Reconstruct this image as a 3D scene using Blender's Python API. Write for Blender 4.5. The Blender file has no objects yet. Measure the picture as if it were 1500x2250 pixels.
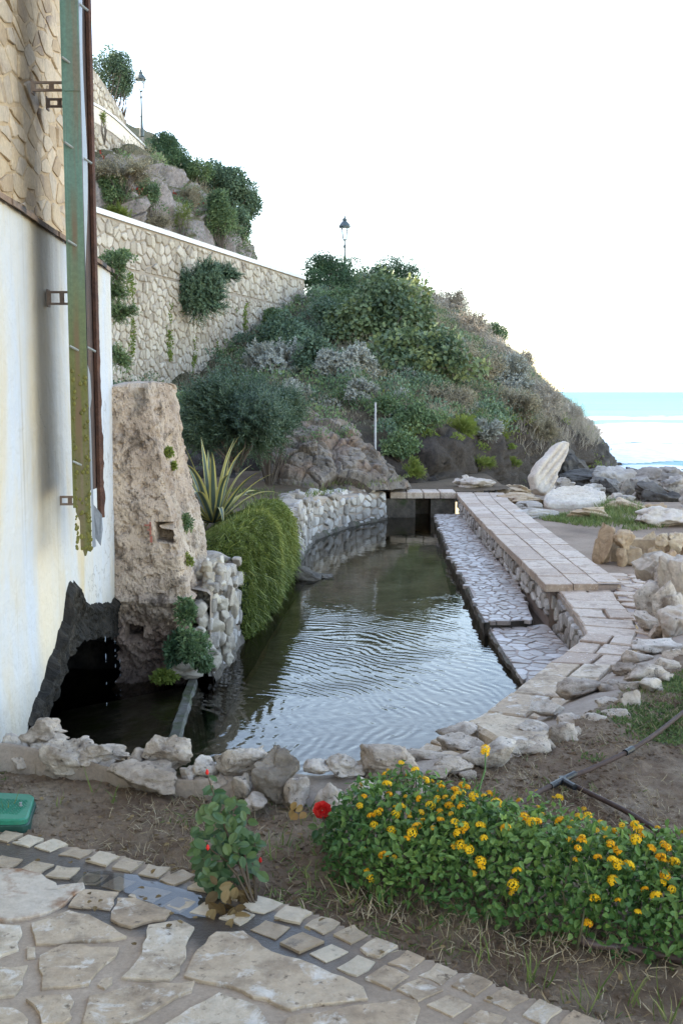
import bpy, bmesh, math, random
import numpy as np
from mathutils import Vector, Matrix
from mathutils.bvhtree import BVHTree

SC = bpy.context.scene
COL = SC.collection
# ---------------------------------------------------------------- camera
cam_data = bpy.data.cameras.new('camera')
cam = bpy.data.objects.new('camera', cam_data)
COL.objects.link(cam)
cam_data.sensor_fit = 'VERTICAL'
cam_data.sensor_width = 24.0
cam_data.sensor_height = 36.0
cam_data.lens = 38.4
cam_data.clip_start = 0.05
cam_data.clip_end = 20000
cam.location = (0, 0, 1.6)
cam.rotation_euler = (math.radians(90 - 6.301), 0, 0)
SC.camera = cam
# ---------------------------------------------------------------- sky, sun, exposure
SUN_EL, SUN_AZ = 30.0, -76.0          # azimuth measured from +Y towards +X: the sun stands left, over the hill
wld = bpy.data.worlds.new('World')
SC.world = wld
wld.use_nodes = True
wn = wld.node_tree
for n_ in list(wn.nodes): wn.nodes.remove(n_)
sky = wn.nodes.new('ShaderNodeTexSky')
sky.sky_type = 'NISHITA'
sky.sun_disc = False
sky.sun_elevation = math.radians(SUN_EL)
sky.sun_rotation = math.radians(SUN_AZ)
sky.air_density = 1.0
sky.dust_density = 0.4
sky.ozone_density = 1.0
bg = wn.nodes.new('ShaderNodeBackground')
bg.inputs['Strength'].default_value = 0.15
wo = wn.nodes.new('ShaderNodeOutputWorld')
wn.links.new(sky.outputs[0], bg.inputs[0])
wn.links.new(bg.outputs[0], wo.inputs[0])
sd = bpy.data.lights.new('sun', 'SUN')
sd.energy = 3.0
sd.angle = math.radians(0.53)
sd.color = (1.0, 0.93, 0.82)
sun = bpy.data.objects.new('sun', sd)
COL.objects.link(sun)
ae, aa = math.radians(SUN_EL), math.radians(SUN_AZ)
sdir = Vector((math.sin(aa) * math.cos(ae), math.cos(aa) * math.cos(ae), math.sin(ae)))
sun.rotation_euler = sdir.to_track_quat('Z', 'Y').to_euler()
sun.location = (-40, 10, 40)
SC.view_settings.view_transform = 'Standard'
SC.view_settings.look = 'None'
SC.view_settings.gamma = 1.0
SC.view_settings.exposure = 2.6
SC.view_settings.use_curve_mapping = False
SC.view_settings.use_white_balance = True      # the photograph is balanced for the shade
SC.view_settings.white_balance_temperature = 7650
SC.view_settings.white_balance_tint = 14
SC.render.engine = 'CYCLES'
SC.cycles.max_bounces = 8
SC.cycles.transparent_max_bounces = 12
SC.cycles.use_denoising = True

rng = np.random.default_rng(7)
R = random.Random(11)

# ---------------------------------------------------------------- materials
def _math(nt, op, a, b=None, clamp=False):
    n = nt.nodes.new('ShaderNodeMath'); n.operation = op; n.use_clamp = clamp
    for i, v in enumerate((a, b)):
        if v is None: continue
        if isinstance(v, (int, float)): n.inputs[i].default_value = v
        else: nt.links.new(v, n.inputs[i])
    return n.outputs[0]

def _noise(nt, vec, scale, detail=5, rough=.6, dist=0.0):
    n = nt.nodes.new('ShaderNodeTexNoise')
    n.inputs['Scale'].default_value = scale
    n.inputs['Detail'].default_value = detail
    n.inputs['Roughness'].default_value = rough
    n.inputs['Distortion'].default_value = dist
    nt.links.new(vec, n.inputs['Vector'])
    return n.outputs[0]

def _ramp(nt, fac, stops):
    n = nt.nodes.new('ShaderNodeValToRGB')
    e = n.color_ramp.elements
    while len(e) < len(stops): e.new(0.5)
    for i, (p, c) in enumerate(stops):
        e[i].position = p
        e[i].color = (c, c, c, 1) if isinstance(c, (int, float)) else (*c, 1)
    nt.links.new(fac, n.inputs[0])
    return n.outputs[0]

def _mix(nt, fac, a, b, mode='MIX'):
    n = nt.nodes.new('ShaderNodeMix'); n.data_type = 'RGBA'; n.blend_type = mode
    for i, v in ((0, fac), (6, a), (7, b)):
        if isinstance(v, (int, float)): n.inputs[i].default_value = v
        elif isinstance(v, tuple): n.inputs[i].default_value = (*v, 1)
        else: nt.links.new(v, n.inputs[i])
    return n.outputs[2]

def _pos(nt, sx=1, sy=1, sz=1):
    g = nt.nodes.new('ShaderNodeNewGeometry')
    if (sx, sy, sz) == (1, 1, 1): return g.outputs['Position']
    m = nt.nodes.new('ShaderNodeMapping'); m.inputs['Scale'].default_value = (sx, sy, sz)
    nt.links.new(g.outputs['Position'], m.inputs['Vector'])
    return m.outputs[0]

def _attr(nt, name='tone'):
    n = nt.nodes.new('ShaderNodeAttribute'); n.attribute_name = name
    return n.outputs['Fac']

def _base(name):
    m = bpy.data.materials.new(name); m.use_nodes = True
    nt = m.node_tree
    return m, nt, nt.nodes['Principled BSDF']

def _bump(nt, b, h, strength, dist=.02):
    n = nt.nodes.new('ShaderNodeBump')
    n.inputs['Strength'].default_value = strength
    n.inputs['Distance'].default_value = dist
    nt.links.new(h, n.inputs['Height'])
    nt.links.new(n.outputs[0], b.inputs['Normal'])

def spread(cols, lo=.25, hi=.75):
    k = max(1, len(cols) - 1)
    return [(lo + (hi - lo) * i / k, c) for i, c in enumerate(cols)]

def mat(name, cols, scale=6, tone=.5, rough=.85, bump=.5, bscale=40, bdist=.01, spec=.3, speck=None, stain=None, stretch=(1, 1, 1), metal=0, moss=None):
    """Mineral or plain surface: colour runs over cols by noise and by the piece's own tone, then specks, stains and relief."""
    m, nt, b = _base(name)
    p = _pos(nt, *stretch)
    f = _noise(nt, p, scale)
    if tone: f = _math(nt, 'ADD', _math(nt, 'MULTIPLY', f, 1 - tone), _math(nt, 'MULTIPLY', _attr(nt), tone))
    c = _ramp(nt, f, spread(cols, .5 - .25 * (1 - tone * .4) - tone * .12, .5 + .25 * (1 - tone * .4) + tone * .12))
    if stain:                      # (colour, scale, low, high)
        s = _ramp(nt, _noise(nt, p, stain[1], 6, .65), [(stain[2], 0.0), (stain[3], 1.0)])
        c = _mix(nt, s, c, stain[0])
    if moss:
        s = _ramp(nt, _noise(nt, p, moss[1], 6, .7, .5), [(moss[2], 0.0), (moss[3], 1.0)])
        c = _mix(nt, s, c, moss[0])
    if speck:                      # (colour, scale, low, high)
        s = _ramp(nt, _noise(nt, p, speck[1], 3, .7), [(speck[2], 0.0), (speck[3], 1.0)])
        c = _mix(nt, s, c, speck[0])
    g = _noise(nt, p, bscale * .9, 4, .65)
    c = _mix(nt, .35, c, _ramp(nt, g, [(.3, .45), (.7, 1.3)]), 'MULTIPLY')
    nt.links.new(c, b.inputs['Base Color'])
    b.inputs['Roughness'].default_value = rough
    b.inputs['Specular IOR Level'].default_value = spec
    b.inputs['Metallic'].default_value = metal
    if bump: _bump(nt, b, _noise(nt, p, bscale, 8, .7), bump, bdist)
    return m

def leafmat(name, cols, rough=.5, trans=.25, spec=.35, scale=1.2, edge=None):
    m, nt, b = _base(name)
    f = _math(nt, 'ADD', _math(nt, 'MULTIPLY', _noise(nt, _pos(nt), scale, 3), .45), _math(nt, 'MULTIPLY', _attr(nt), .55))
    c = _ramp(nt, f, spread(cols, .22, .78))
    if edge: c = _mix(nt, _ramp(nt, _attr(nt, 'edge'), [(.36, 0.0), (.46, 1.0)]), c, edge)
    nt.links.new(c, b.inputs['Base Color'])
    b.inputs['Roughness'].default_value = rough
    b.inputs['Specular IOR Level'].default_value = spec
    if trans:
        t = nt.nodes.new('ShaderNodeBsdfTranslucent')
        nt.links.new(_mix(nt, .5, c, (.25, .35, .05), 'MIX'), t.inputs[0]) if trans > .3 else nt.links.new(c, t.inputs[0])
        s = nt.nodes.new('ShaderNodeMixShader'); s.inputs[0].default_value = trans
        nt.links.new(b.outputs[0], s.inputs[1]); nt.links.new(t.outputs[0], s.inputs[2])
        nt.links.new(s.outputs[0], nt.nodes['Material Output'].inputs[0])
    return m

# ---------------------------------------------------------------- objects
def tag(o, label=None, cat=None, group=None, kind=None):
    for k, v in (('label', label), ('category', cat), ('group', group), ('kind', kind)):
        if v: o[k] = v
    return o

def thing(name, loc, label, cat, group=None, kind=None):
    o = bpy.data.objects.new(name, None)
    o.empty_display_size = .2
    o.location = loc
    COL.objects.link(o)
    return tag(o, label, cat, group, kind)

def wloc(o):
    v = Vector((0, 0, 0))
    while o is not None:
        v = v + o.location; o = o.parent
    return v

def link(name, me, material, parent=None, loc=None):
    o = bpy.data.objects.new(name, me)
    COL.objects.link(o)
    if material and not me.materials: me.materials.append(material)
    if parent is not None: o.parent = parent
    if loc is not None: o.location = loc
    return o

def npmesh(name, V, F, material, parent=None, tone=None, edge=None, smooth=False, own_origin=False, loops=None):
    """V (n,3) world points; F (m,k) faces of k corners, or a list of such arrays."""
    V = np.asarray(V, float)
    Fs = F if isinstance(F, list) else [F]
    off = np.array(wloc(parent)) if parent is not None else np.zeros(3)
    loc = None
    if own_origin:
        base = np.array([V[:, 0].mean(), V[:, 1].mean(), V[:, 2].min()])
        loc = Vector(base - off); off = base
    me = bpy.data.meshes.new(name)
    me.vertices.add(len(V))
    me.vertices.foreach_set('co', (V - off).astype(np.float32).ravel())
    tot = np.concatenate([np.full(len(f), f.shape[1]) for f in Fs]).astype(np.int32)
    idx = np.concatenate([f.ravel() for f in Fs]).astype(np.int32)
    me.loops.add(len(idx)); me.loops.foreach_set('vertex_index', idx)
    me.polygons.add(len(tot))
    me.polygons.foreach_set('loop_start', np.concatenate([[0], np.cumsum(tot)[:-1]]).astype(np.int32))
    me.polygons.foreach_set('loop_total', tot)
    me.polygons.foreach_set('use_smooth', np.full(len(tot), smooth))
    for nm, a in (('tone', tone), ('edge', edge)):
        if a is None: continue
        at = me.attributes.new(nm, 'FLOAT', 'POINT')
        a = np.full(len(V), a) if np.isscalar(a) else a
        at.data.foreach_set('value', np.asarray(a, np.float32))
    me.update(calc_edges=True)
    return link(name, me, material, parent, loc)

class MB:
    """Collects faces of any size, then links them as one object."""
    def __init__(s): s.v = []; s.f = []; s.t = []; s.tone = .5
    def add(s, verts, faces):
        n = len(s.v); s.v += [tuple(p) for p in verts]; s.t += [s.tone] * len(verts)
        s.f += [tuple(i + n for i in f) for f in faces]
    def box(s, c, size, ax=None, taper=1.0):
        """ax: three axis vectors (columns) or None"""
        c = Vector(c); h = Vector(size) / 2
        ax = ax or (Vector((1, 0, 0)), Vector((0, 1, 0)), Vector((0, 0, 1)))
        vs = []
        for z in (-1, 1):
            k = taper if z > 0 else 1
            for x, y in ((-1, -1), (1, -1), (1, 1), (-1, 1)):
                vs.append(c + ax[0] * h.x * x * k + ax[1] * h.y * y * k + ax[2] * h.z * z)
        s.add(vs, [(3, 2, 1, 0), (4, 5, 6, 7), (0, 1, 5, 4), (1, 2, 6, 5), (2, 3, 7, 6), (3, 0, 4, 7)])
    def tube(s, pts, r, n=8, cap=True):
        pts = [Vector(p) for p in pts]
        rs = r if isinstance(r, (list, tuple)) else [r] * len(pts)
        rings = []; up = None
        for i, p in enumerate(pts):
            d = (pts[min(i + 1, len(pts) - 1)] - pts[max(i - 1, 0)]).normalized()
            if up is None: up = d.orthogonal().normalized()
            up = (up - d * up.dot(d)).normalized(); sd_ = d.cross(up)
            rings.append([p + (up * math.cos(a) + sd_ * math.sin(a)) * rs[i] for a in [2 * math.pi * k / n for k in range(n)]])
        f = []
        for i in range(len(rings) - 1):
            for k in range(n):
                a, b = i * n + k, i * n + (k + 1) % n
                f.append((a, b, b + n, a + n))
        if cap: f += [tuple(reversed(range(n))), tuple(range((len(rings) - 1) * n, len(rings) * n))]
        s.add([p for q in rings for p in q], f)
    def lathe(s, c, prof, n=12, ax=None):
        """prof: list of (radius, height) above c"""
        c = Vector(c); v = []; f = []
        for r, z in prof:
            for k in range(n):
                a = 2 * math.pi * (k + .5) / n
                v.append(c + Vector((r * math.cos(a), r * math.sin(a), z)))
        for i in range(len(prof) - 1):
            for k in range(n):
                a, b = i * n + k, i * n + (k + 1) % n
                f.append((a, b, b + n, a + n))
        f += [tuple(reversed(range(n))), tuple(range((len(prof) - 1) * n, len(prof) * n))]
        s.add(v, f)
    def build(s, name, material, parent=None, smooth=False, own_origin=False):
        off = wloc(parent) if parent is not None else Vector((0, 0, 0))
        vs = [Vector(p) for p in s.v]; loc = None
        if own_origin:
            n = len(vs)
            base = Vector((sum(p.x for p in vs) / n, sum(p.y for p in vs) / n, min(p.z for p in vs)))
            loc = base - off; off = base
        me = bpy.data.meshes.new(name)
        me.from_pydata([p - off for p in vs], [], s.f)
        me.polygons.foreach_set('use_smooth', np.full(len(me.polygons), smooth))
        at = me.attributes.new('tone', 'FLOAT', 'POINT')
        at.data.foreach_set('value', np.asarray(s.t, np.float32))
        me.update()
        return link(name, me, material, parent, loc)

def copy_tree(o, loc, label=None):
    c = o.copy(); COL.objects.link(c); c.location = loc
    if label: c['label'] = label
    for ch in o.children:
        d = ch.copy(); COL.objects.link(d); d.parent = c
        for g in ch.children:
            e = g.copy(); COL.objects.link(e); e.parent = d
    return c

# --- terrain data
def _hash(ix, iy, iz):
    h = (ix.astype(np.int64) * 374761393 + iy.astype(np.int64) * 668265263 + iz.astype(np.int64) * 2147483647 + 1013904223) & 0xffffffff
    h = ((h ^ (h >> 13)) * 1274126177) & 0xffffffff
    h = h ^ (h >> 16)
    return (h & 0xffff) / 65535.0

def vnoise(P):
    P = np.asarray(P, float)
    i = np.floor(P).astype(np.int64); f = P - i; f = f * f * (3 - 2 * f)
    r = 0
    for dx in (0, 1):
        for dy in (0, 1):
            for dz in (0, 1):
                w = (f[..., 0] if dx else 1 - f[..., 0]) * (f[..., 1] if dy else 1 - f[..., 1]) * (f[..., 2] if dz else 1 - f[..., 2])
                r = r + w * _hash(i[..., 0] + dx, i[..., 1] + dy, i[..., 2] + dz)
    return r * 2 - 1

def fbm(P, octaves=4, gain=.5):
    P = np.asarray(P, float); r = 0; a = 1.0; t = 0
    for k in range(octaves):
        r = r + a * vnoise(P * 2 ** k + 17.3 * k); t += a; a *= gain
    return r / t

def facet(P):
    """blocky broken-rock relief: every point leans with the plane of its nearest random block; second value is 0 on the cracks"""
    P = np.asarray(P, float); sh = P.shape[:-1]; P = P.reshape(-1, 3); i0 = np.floor(P).astype(np.int64)
    d1 = np.full(len(P), 9.0); d2 = d1.copy(); val = np.zeros(len(P))
    for a in (-1, 0, 1):
        for b in (-1, 0, 1):
            for c in (-1, 0, 1):
                i = i0 + [a, b, c]; h = [_hash(i[:, 0] + 31 * k, i[:, 1] - 17 * k, i[:, 2] + 7 * k) for k in range(7)]
                q = P - (i + np.stack(h[:3], 1)); d = (q ** 2).sum(1) ** .5
                v = ((np.stack(h[3:6], 1) - .5) * 2 * q).sum(1) + .7 * (h[6] - .5)
                near = d < d1
                d2 = np.where(near, d1, np.minimum(d2, d)); val = np.where(near, v, val); d1 = np.where(near, d, d1)
    return val.reshape(sh), np.clip((d2 - d1) / .14, 0, 1).reshape(sh)

def catmull(rows, n):
    """rows (k, ..., 3) -> n samples along axis 0"""
    rows = np.asarray(rows, float); k = len(rows)
    t = np.linspace(0, k - 1, n); i = np.minimum(t.astype(int), k - 2); f = (t - i).reshape([-1] + [1] * (rows.ndim - 1))
    p0 = rows[np.maximum(i - 1, 0)]; p1 = rows[i]; p2 = rows[i + 1]; p3 = rows[np.minimum(i + 2, k - 1)]
    return .5 * (2 * p1 + (p2 - p0) * f + (2 * p0 - 5 * p1 + 4 * p2 - p3) * f ** 2 + (3 * p1 - p0 - 3 * p2 + p3) * f ** 3)

def gridquads(nr, nc):
    a = (np.arange(nr - 1)[:, None] * nc + np.arange(nc - 1)[None]).ravel()
    return np.stack([a, a + 1, a + nc + 1, a + nc], 1)

def gnormals(g):
    du = np.gradient(g, axis=1); dv = np.gradient(g, axis=0)
    n = np.cross(du, dv); n /= np.linalg.norm(n, axis=2, keepdims=True) + 1e-9
    return n

def loft(rows, nr, nc, amp, scale, ridged=.5, amp2=0., scale2=1., fade=None, blocks=()):
    g = catmull(np.array([catmull(r, nc) for r in rows]), nr)
    n = gnormals(g)
    d = fbm(g / scale, 5, .55)
    rd = 1 - 2 * np.abs(fbm(g / scale * .8 + 5.1, 4, .55))
    h = amp * ((1 - ridged) * d + ridged * (rd - .5))
    if amp2: h = h + amp2 * fbm(g / scale2 + 3.3, 4)
    for a, s in blocks:
        v, cr = facet((g + .12 * s * np.stack([fbm(g / s * 1.5 + 3 * k, 2) for k in range(3)], -1)) / s); h = h + a * v - .35 * a * (1 - cr)
    if fade is not None: h = h * np.interp(np.linspace(0, 1, nr), [f[0] for f in fade], [f[1] for f in fade])[:, None]
    g = g + n * h[..., None]
    return g.reshape(-1, 3), gridquads(nr, nc)

TERRAIN = {}
# the headland: each row is a contour line of the slope, from its foot to the crest and down the far side
TERRAIN['headland'] = loft([
    [(-3.924,17.000,-0.457), (-3.338,19.000,-0.098), (-2.342,20.000,-0.162), (-1.348,21.500,-0.258), (-0.090,21.500,-0.412), (1.259,21.500,-0.412), (2.260,22.500,-0.506), (4.601,27.500,-0.858), (7.105,34.000,-1.225), (11.744,45.000,-1.762)],
    [(-4.805,21.000,0.732), (-3.844,22.000,0.690), (-2.622,22.500,0.623), (-1.406,22.500,0.436), (-0.094,22.500,0.436), (1.314,22.500,0.201), (2.499,24.000,0.358), (4.829,29.000,0.220), (7.717,36.000,-0.038), (11.350,46.000,-1.068)],
    [(-5.586,24.500,1.398), (-4.445,25.500,1.127), (-3.021,26.000,1.171), (-1.678,27.000,1.467), (-0.108,26.000,1.386), (1.186,26.000,1.278), (3.019,28.000,1.254), (5.474,33.000,1.192), (8.054,40.000,0.742), (10.867,47.500,-0.266)],
    [(-5.871,25.800,1.812), (-4.871,28.000,1.577), (-3.590,31.000,2.008), (-2.042,33.000,2.791), (-0.136,33.000,2.952), (1.633,33.000,2.818), (3.755,35.000,2.748), (6.128,39.000,2.161), (8.677,45.000,1.081), (10.861,49.500,0.067)],
    [(-5.916,26.000,1.867), (-5.039,29.000,1.898), (-3.814,33.000,2.615), (-2.313,37.500,4.052), (-0.246,40.000,4.864), (2.020,41.000,4.862), (4.153,43.000,4.586), (6.498,45.000,3.168), (8.748,48.000,1.560), (10.846,51.000,0.231)],
    [(-6.150,27.000,1.600), (-5.390,31.000,1.728), (-4.163,36.000,2.487), (-2.592,42.000,4.091), (-0.289,47.000,5.814), (2.211,49.000,5.796), (4.404,51.000,4.935), (7.245,54.000,3.151), (9.806,57.000,1.130), (11.893,59.000,-0.301)],
    [(-6.636,29.000,0.401), (-5.758,33.000,0.646), (-4.647,40.000,0.940), (-3.106,50.000,1.600), (-0.347,56.000,2.291), (2.731,60.000,2.094), (5.392,62.000,1.600), (8.232,64.000,0.544), (10.978,66.000,-0.855), (13.023,68.000,-1.636)],
], 150, 220, .55, 2.2, .45, .12, .5, [(0, .9), (.25, .9), (.4, .7), (1, .7)], blocks=((.28, 1.3), (.10, .45)))
# the rock face above the lower retaining wall and the ground the upper roads stand on
TERRAIN['hillside'] = loft([
    [(-13.327,26.000,3.931), (-9.724,28.000,5.011), (-8.084,30.000,5.435), (-7.209,33.000,5.819), (-6.352,37.000,5.960), (-5.365,41.000,6.266), (-4.500,44.000,6.431), (-4.178,46.000,6.651), (-4.194,50.000,7.090), (-4.985,58.000,7.735)],
    [(-14.300,28.000,5.011), (-10.377,30.000,6.332), (-8.583,32.000,7.029), (-7.606,35.000,7.677), (-6.661,39.000,7.984), (-5.475,42.000,7.808), (-4.628,44.500,7.733), (-4.175,46.500,7.730), (-4.373,51.000,8.120), (-5.100,58.000,8.201)],
    [(-15.776,31.000,6.367), (-11.369,33.000,7.981), (-9.356,35.000,8.575), (-8.016,37.000,9.046), (-7.130,40.000,9.493), (-6.111,43.000,9.236), (-5.237,46.000,9.222), (-4.649,48.000,9.172), (-4.704,52.000,9.182), (-5.450,58.000,8.666)],
    [(-17.241,34.000,7.906), (-12.713,37.000,9.628), (-10.276,38.500,9.802), (-8.658,40.000,9.965), (-8.006,43.000,10.423), (-6.932,45.000,10.213), (-6.042,48.000,10.124), (-5.492,51.000,10.252), (-5.483,55.000,10.276), (-6.123,60.000,9.390)],
    [(-21.222,42.000,10.713), (-16.456,48.000,12.953), (-13.849,52.000,13.696), (-11.665,54.000,13.845), (-10.785,58.000,14.184), (-9.715,60.000,13.864), (-8.032,60.000,12.729), (-7.068,60.000,12.017), (-6.699,61.000,11.465), (-7.051,64.000,10.166)],
    [(-30.237,60.000,16.026), (-23.271,68.000,18.744), (-18.634,70.000,18.157), (-15.334,71.000,17.839), (-13.385,72.000,17.363), (-11.679,74.000,16.929), (-10.207,74.000,15.326), (-9.318,74.000,14.448), (-8.729,74.000,13.567), (-8.756,74.000,11.504)],
    [(-46.255,90.000,7.485), (-32.153,92.000,7.616), (-24.966,92.000,7.616), (-20.237,92.000,7.616), (-17.400,92.000,7.616), (-14.752,92.000,7.616), (-12.861,92.000,7.616), (-11.726,92.000,7.616), (-11.348,92.000,7.616), (-10.970,92.000,7.616)],
], 120, 130, .8, 2.6, .6, .15, .7, [(0, .3), (.12, 1), (.45, 1), (.6, .3), (1, .3)], blocks=((.55, 2.4), (.2, .9)))
# the grey rock outcrop between the terrace and the headland
TERRAIN['rock_outcrop'] = loft([
    [(-1.495,18.800,-0.159), (-1.078,18.400,-0.099), (-0.536,18.300,-0.089), (0.077,18.500,-0.108), (0.633,18.900,-0.129), (1.009,19.300,-0.149), (1.267,20.200,-0.231)],
    [(-1.426,19.200,0.246), (-1.064,18.900,0.386), (-0.549,18.800,0.431), (0.079,18.900,0.386), (0.577,19.200,0.246), (0.917,19.600,0.095), (1.151,20.400,-0.078)],
    [(-1.409,19.900,0.570), (-1.044,19.600,0.806), (-0.632,19.500,0.915), (0.041,19.600,0.806), (0.511,19.800,0.575), (0.826,20.200,0.260), (1.042,20.800,0.003)],
    [(-1.371,20.600,0.748), (-1.027,20.600,0.987), (-0.599,20.600,1.132), (0.000,20.700,1.002), (0.433,20.800,0.723), (0.771,21.000,0.312), (0.983,21.400,0.001)],
    [(-1.492,22.400,0.487), (-1.118,22.400,0.674), (-0.652,22.400,0.860), (-0.047,22.400,0.813), (0.420,22.400,0.534), (0.747,22.400,0.161), (0.936,22.400,-0.120)],
], 170, 230, .20, .9, .5, .05, .2, [(0, .5), (.2, 1), (1, 1)], blocks=((.24, 1.25), (.10, .42), (.035, .13)))
def mound(x, y):
    """height of the low flowering bush over the soil"""
    xs = [-.2, 0, .4, .7, 1.0, 1.6, 2.0]
    yc = np.interp(x, xs, [3.62, 3.59, 3.43, 3.24, 3.08, 2.78, 2.55]); hw = np.interp(x, xs, [.15, .23, .29, .25, .23, .21, .2])
    e = 1 - ((y - yc) / hw) ** 2 - np.clip((.12 - x) / .17, 0, 2) ** 2 - np.clip((x - 1.7) / .3, 0, 2) ** 2
    P = np.stack([x * 4.4, y * 4.4, 0 * x], -1)
    return np.clip(e, 0, 1) ** .5 * (np.interp(x, xs, [.15, .22, .29, .30, .30, .26, .22]) + .13 * fbm(P, 3)), e
# --- end terrain data

def zyard(x, y):
    """the trodden ground right of the walkway, falling towards the sea"""
    return np.interp(y, [0, 11, 16, 18, 21.5, 24, 28, 32, 36, 44, 80], [-.28, -.28, -.29, -.33, -.5, -.8, -1.0, -1.25, -1.7, -2.4, -4.5])

# ---------------------------------------------------------------- materials of the place
M_soil = mat('soil', [(.10, .06, .038), (.19, .125, .08), (.29, .21, .145)], 3.5, 0, .95, 1.0, 45, .02, .2, stain=((.33, .255, .18), 1.6, .48, .68), speck=((.20, .15, .10), 60, .66, .76))
M_terrace = mat('terrace_soil', [(.075, .05, .03), (.15, .105, .065)], 2, 0, .95, .9, 30, .02, .2)
M_yard = mat('yard_earth', [(.15, .10, .068), (.25, .175, .12), (.33, .245, .175)], 1.3, 0, .9, .5, 40, .01, .3)
M_mortar = mat('mortar', [(.22, .165, .125), (.32, .25, .195), (.40, .33, .265)], 5, 0, .9, .7, 70, .006, .25)
M_mortar_wall = mat('mortar_wall', [(.27, .22, .17), (.37, .31, .25)], 3, 0, .95, .8, 50, .008, .2)
M_facade_mortar = mat('facade_mortar', [(.41, .285, .175), (.51, .37, .235), (.56, .43, .29)], 3, 0, .95, .8, 40, .012, .2, stain=((.20, .15, .12), 1.4, .55, .72))
M_facade_stone = mat('facade_stone', [(.40, .285, .185), (.53, .395, .26), (.44, .355, .275), (.60, .46, .32)], 5, .55, .9, .8, 45, .01, .25, stain=((.22, .16, .13), 2.0, .56, .70))
M_rubble = mat('rubble_stone', [(.34, .285, .22), (.46, .395, .31), (.52, .46, .38), (.41, .35, .285)], 4, .7, .9, .7, 25, .015, .25, stain=((.24, .20, .165), .9, .55, .72))
M_poolstone = mat('pool_wall_stone', [(.30, .26, .22), (.42, .37, .32), (.52, .47, .42)], 6, .7, .9, .8, 40, .012, .25, stain=((.16, .135, .115), 1.6, .5, .68))
M_lime = mat('limestone', [(.45, .355, .275), (.60, .49, .395), (.68, .585, .49)], 7, .5, .85, 1.0, 26, .03, .3, stain=((.27, .205, .155), 4.5, .5, .66), speck=((.13, .105, .085), 34, .60, .69))
M_lime_brown = mat('brown_limestone', [(.24, .195, .155), (.33, .275, .22)], 5, .4, .9, 1.0, 18, .02, .25, stain=((.15, .12, .09), 3, .5, .68))
M_flag = mat('flagstone', [(.45, .32, .21), (.54, .41, .285), (.62, .51, .385)], 5, .4, .8, 1.0, 24, .015, .3, stain=((.30, .215, .145), 7, .48, .66), moss=((.68, .60, .51), 11, .54, .66), speck=((.17, .12, .08), 30, .60, .72))
M_flag_wet = mat('wet_cobble', [(.34, .24, .15), (.50, .385, .265), (.58, .47, .34)], 9, .6, .5, 1.0, 24, .012, .45, stain=((.10, .075, .06), 9, .58, .70))
M_flag_rust = mat('rust_stained_flagstone', [(.50, .405, .31), (.60, .52, .43)], 3, .3, .8, .8, 30, .008, .3, stain=((.25, .115, .05), 5.5, .49, .62))
M_slab = mat('pink_slab', [(.35, .235, .16), (.43, .305, .215), (.50, .38, .285)], 5, .55, .6, .8, 45, .008, .4, stain=((.28, .185, .125), 9, .5, .66), speck=((.66, .58, .50), 45, .6, .7))
M_ledge = mat('wet_ledge_stone', [(.25, .19, .15), (.34, .275, .23), (.47, .41, .37)], 5, .6, .40, .6, 40, .008, .5)
M_ledge_mortar = mat('wet_ledge_mortar', [(.22, .155, .12), (.30, .22, .175)], 5, 0, .55, .6, 50, .006, .4)
M_core = mat('damp_core', [(.055, .045, .035), (.12, .095, .07), (.19, .155, .12)], 5, 0, .8, 1.0, 22, .02, .3, stain=((.05, .065, .02), 3, .55, .7))
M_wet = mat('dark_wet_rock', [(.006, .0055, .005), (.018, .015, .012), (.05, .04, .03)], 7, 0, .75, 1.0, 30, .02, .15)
M_boulder = mat('sea_boulder', [(.24, .195, .16), (.42, .36, .305), (.56, .50, .44)], 1.6, .5, .85, 1.0, 9, .03, .3, stain=((.10, .085, .075), 1.0, .54, .68))
M_boulder_dark = mat('dark_sea_boulder', [(.055, .045, .037), (.16, .135, .11), (.37, .315, .26)], 1.5, .3, .8, 1.0, 9, .03, .35)
M_boulder_white = mat('white_boulder', [(.46, .37, .29), (.55, .46, .375), (.62, .54, .455)], 2.5, .3, .85, .9, 20, .02, .3, stain=((.42, .33, .26), 3, .5, .7))
M_boulder_tan = mat('orange_rock', [(.36, .235, .14), (.46, .33, .21), (.52, .41, .29)], 4, .5, .85, .9, 20, .02, .3, stain=((.25, .155, .095), 4, .52, .68))
M_white_paint = mat('white_coping', [(.62, .60, .57), (.74, .72, .69)], 1.5, 0, .7, .2, 20, .004)
M_parapet = mat('cream_parapet', [(.62, .53, .43), (.70, .61, .52)], .7, 0, .8, .2, 10, .004)
M_poolfloor = mat('pool_floor', [(.15, .125, .085), (.30, .26, .19), (.44, .39, .30)], 1.8, 0, .9, .6, 12, .02, .2, speck=((.26, .24, .19), 9, .62, .7))

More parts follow.
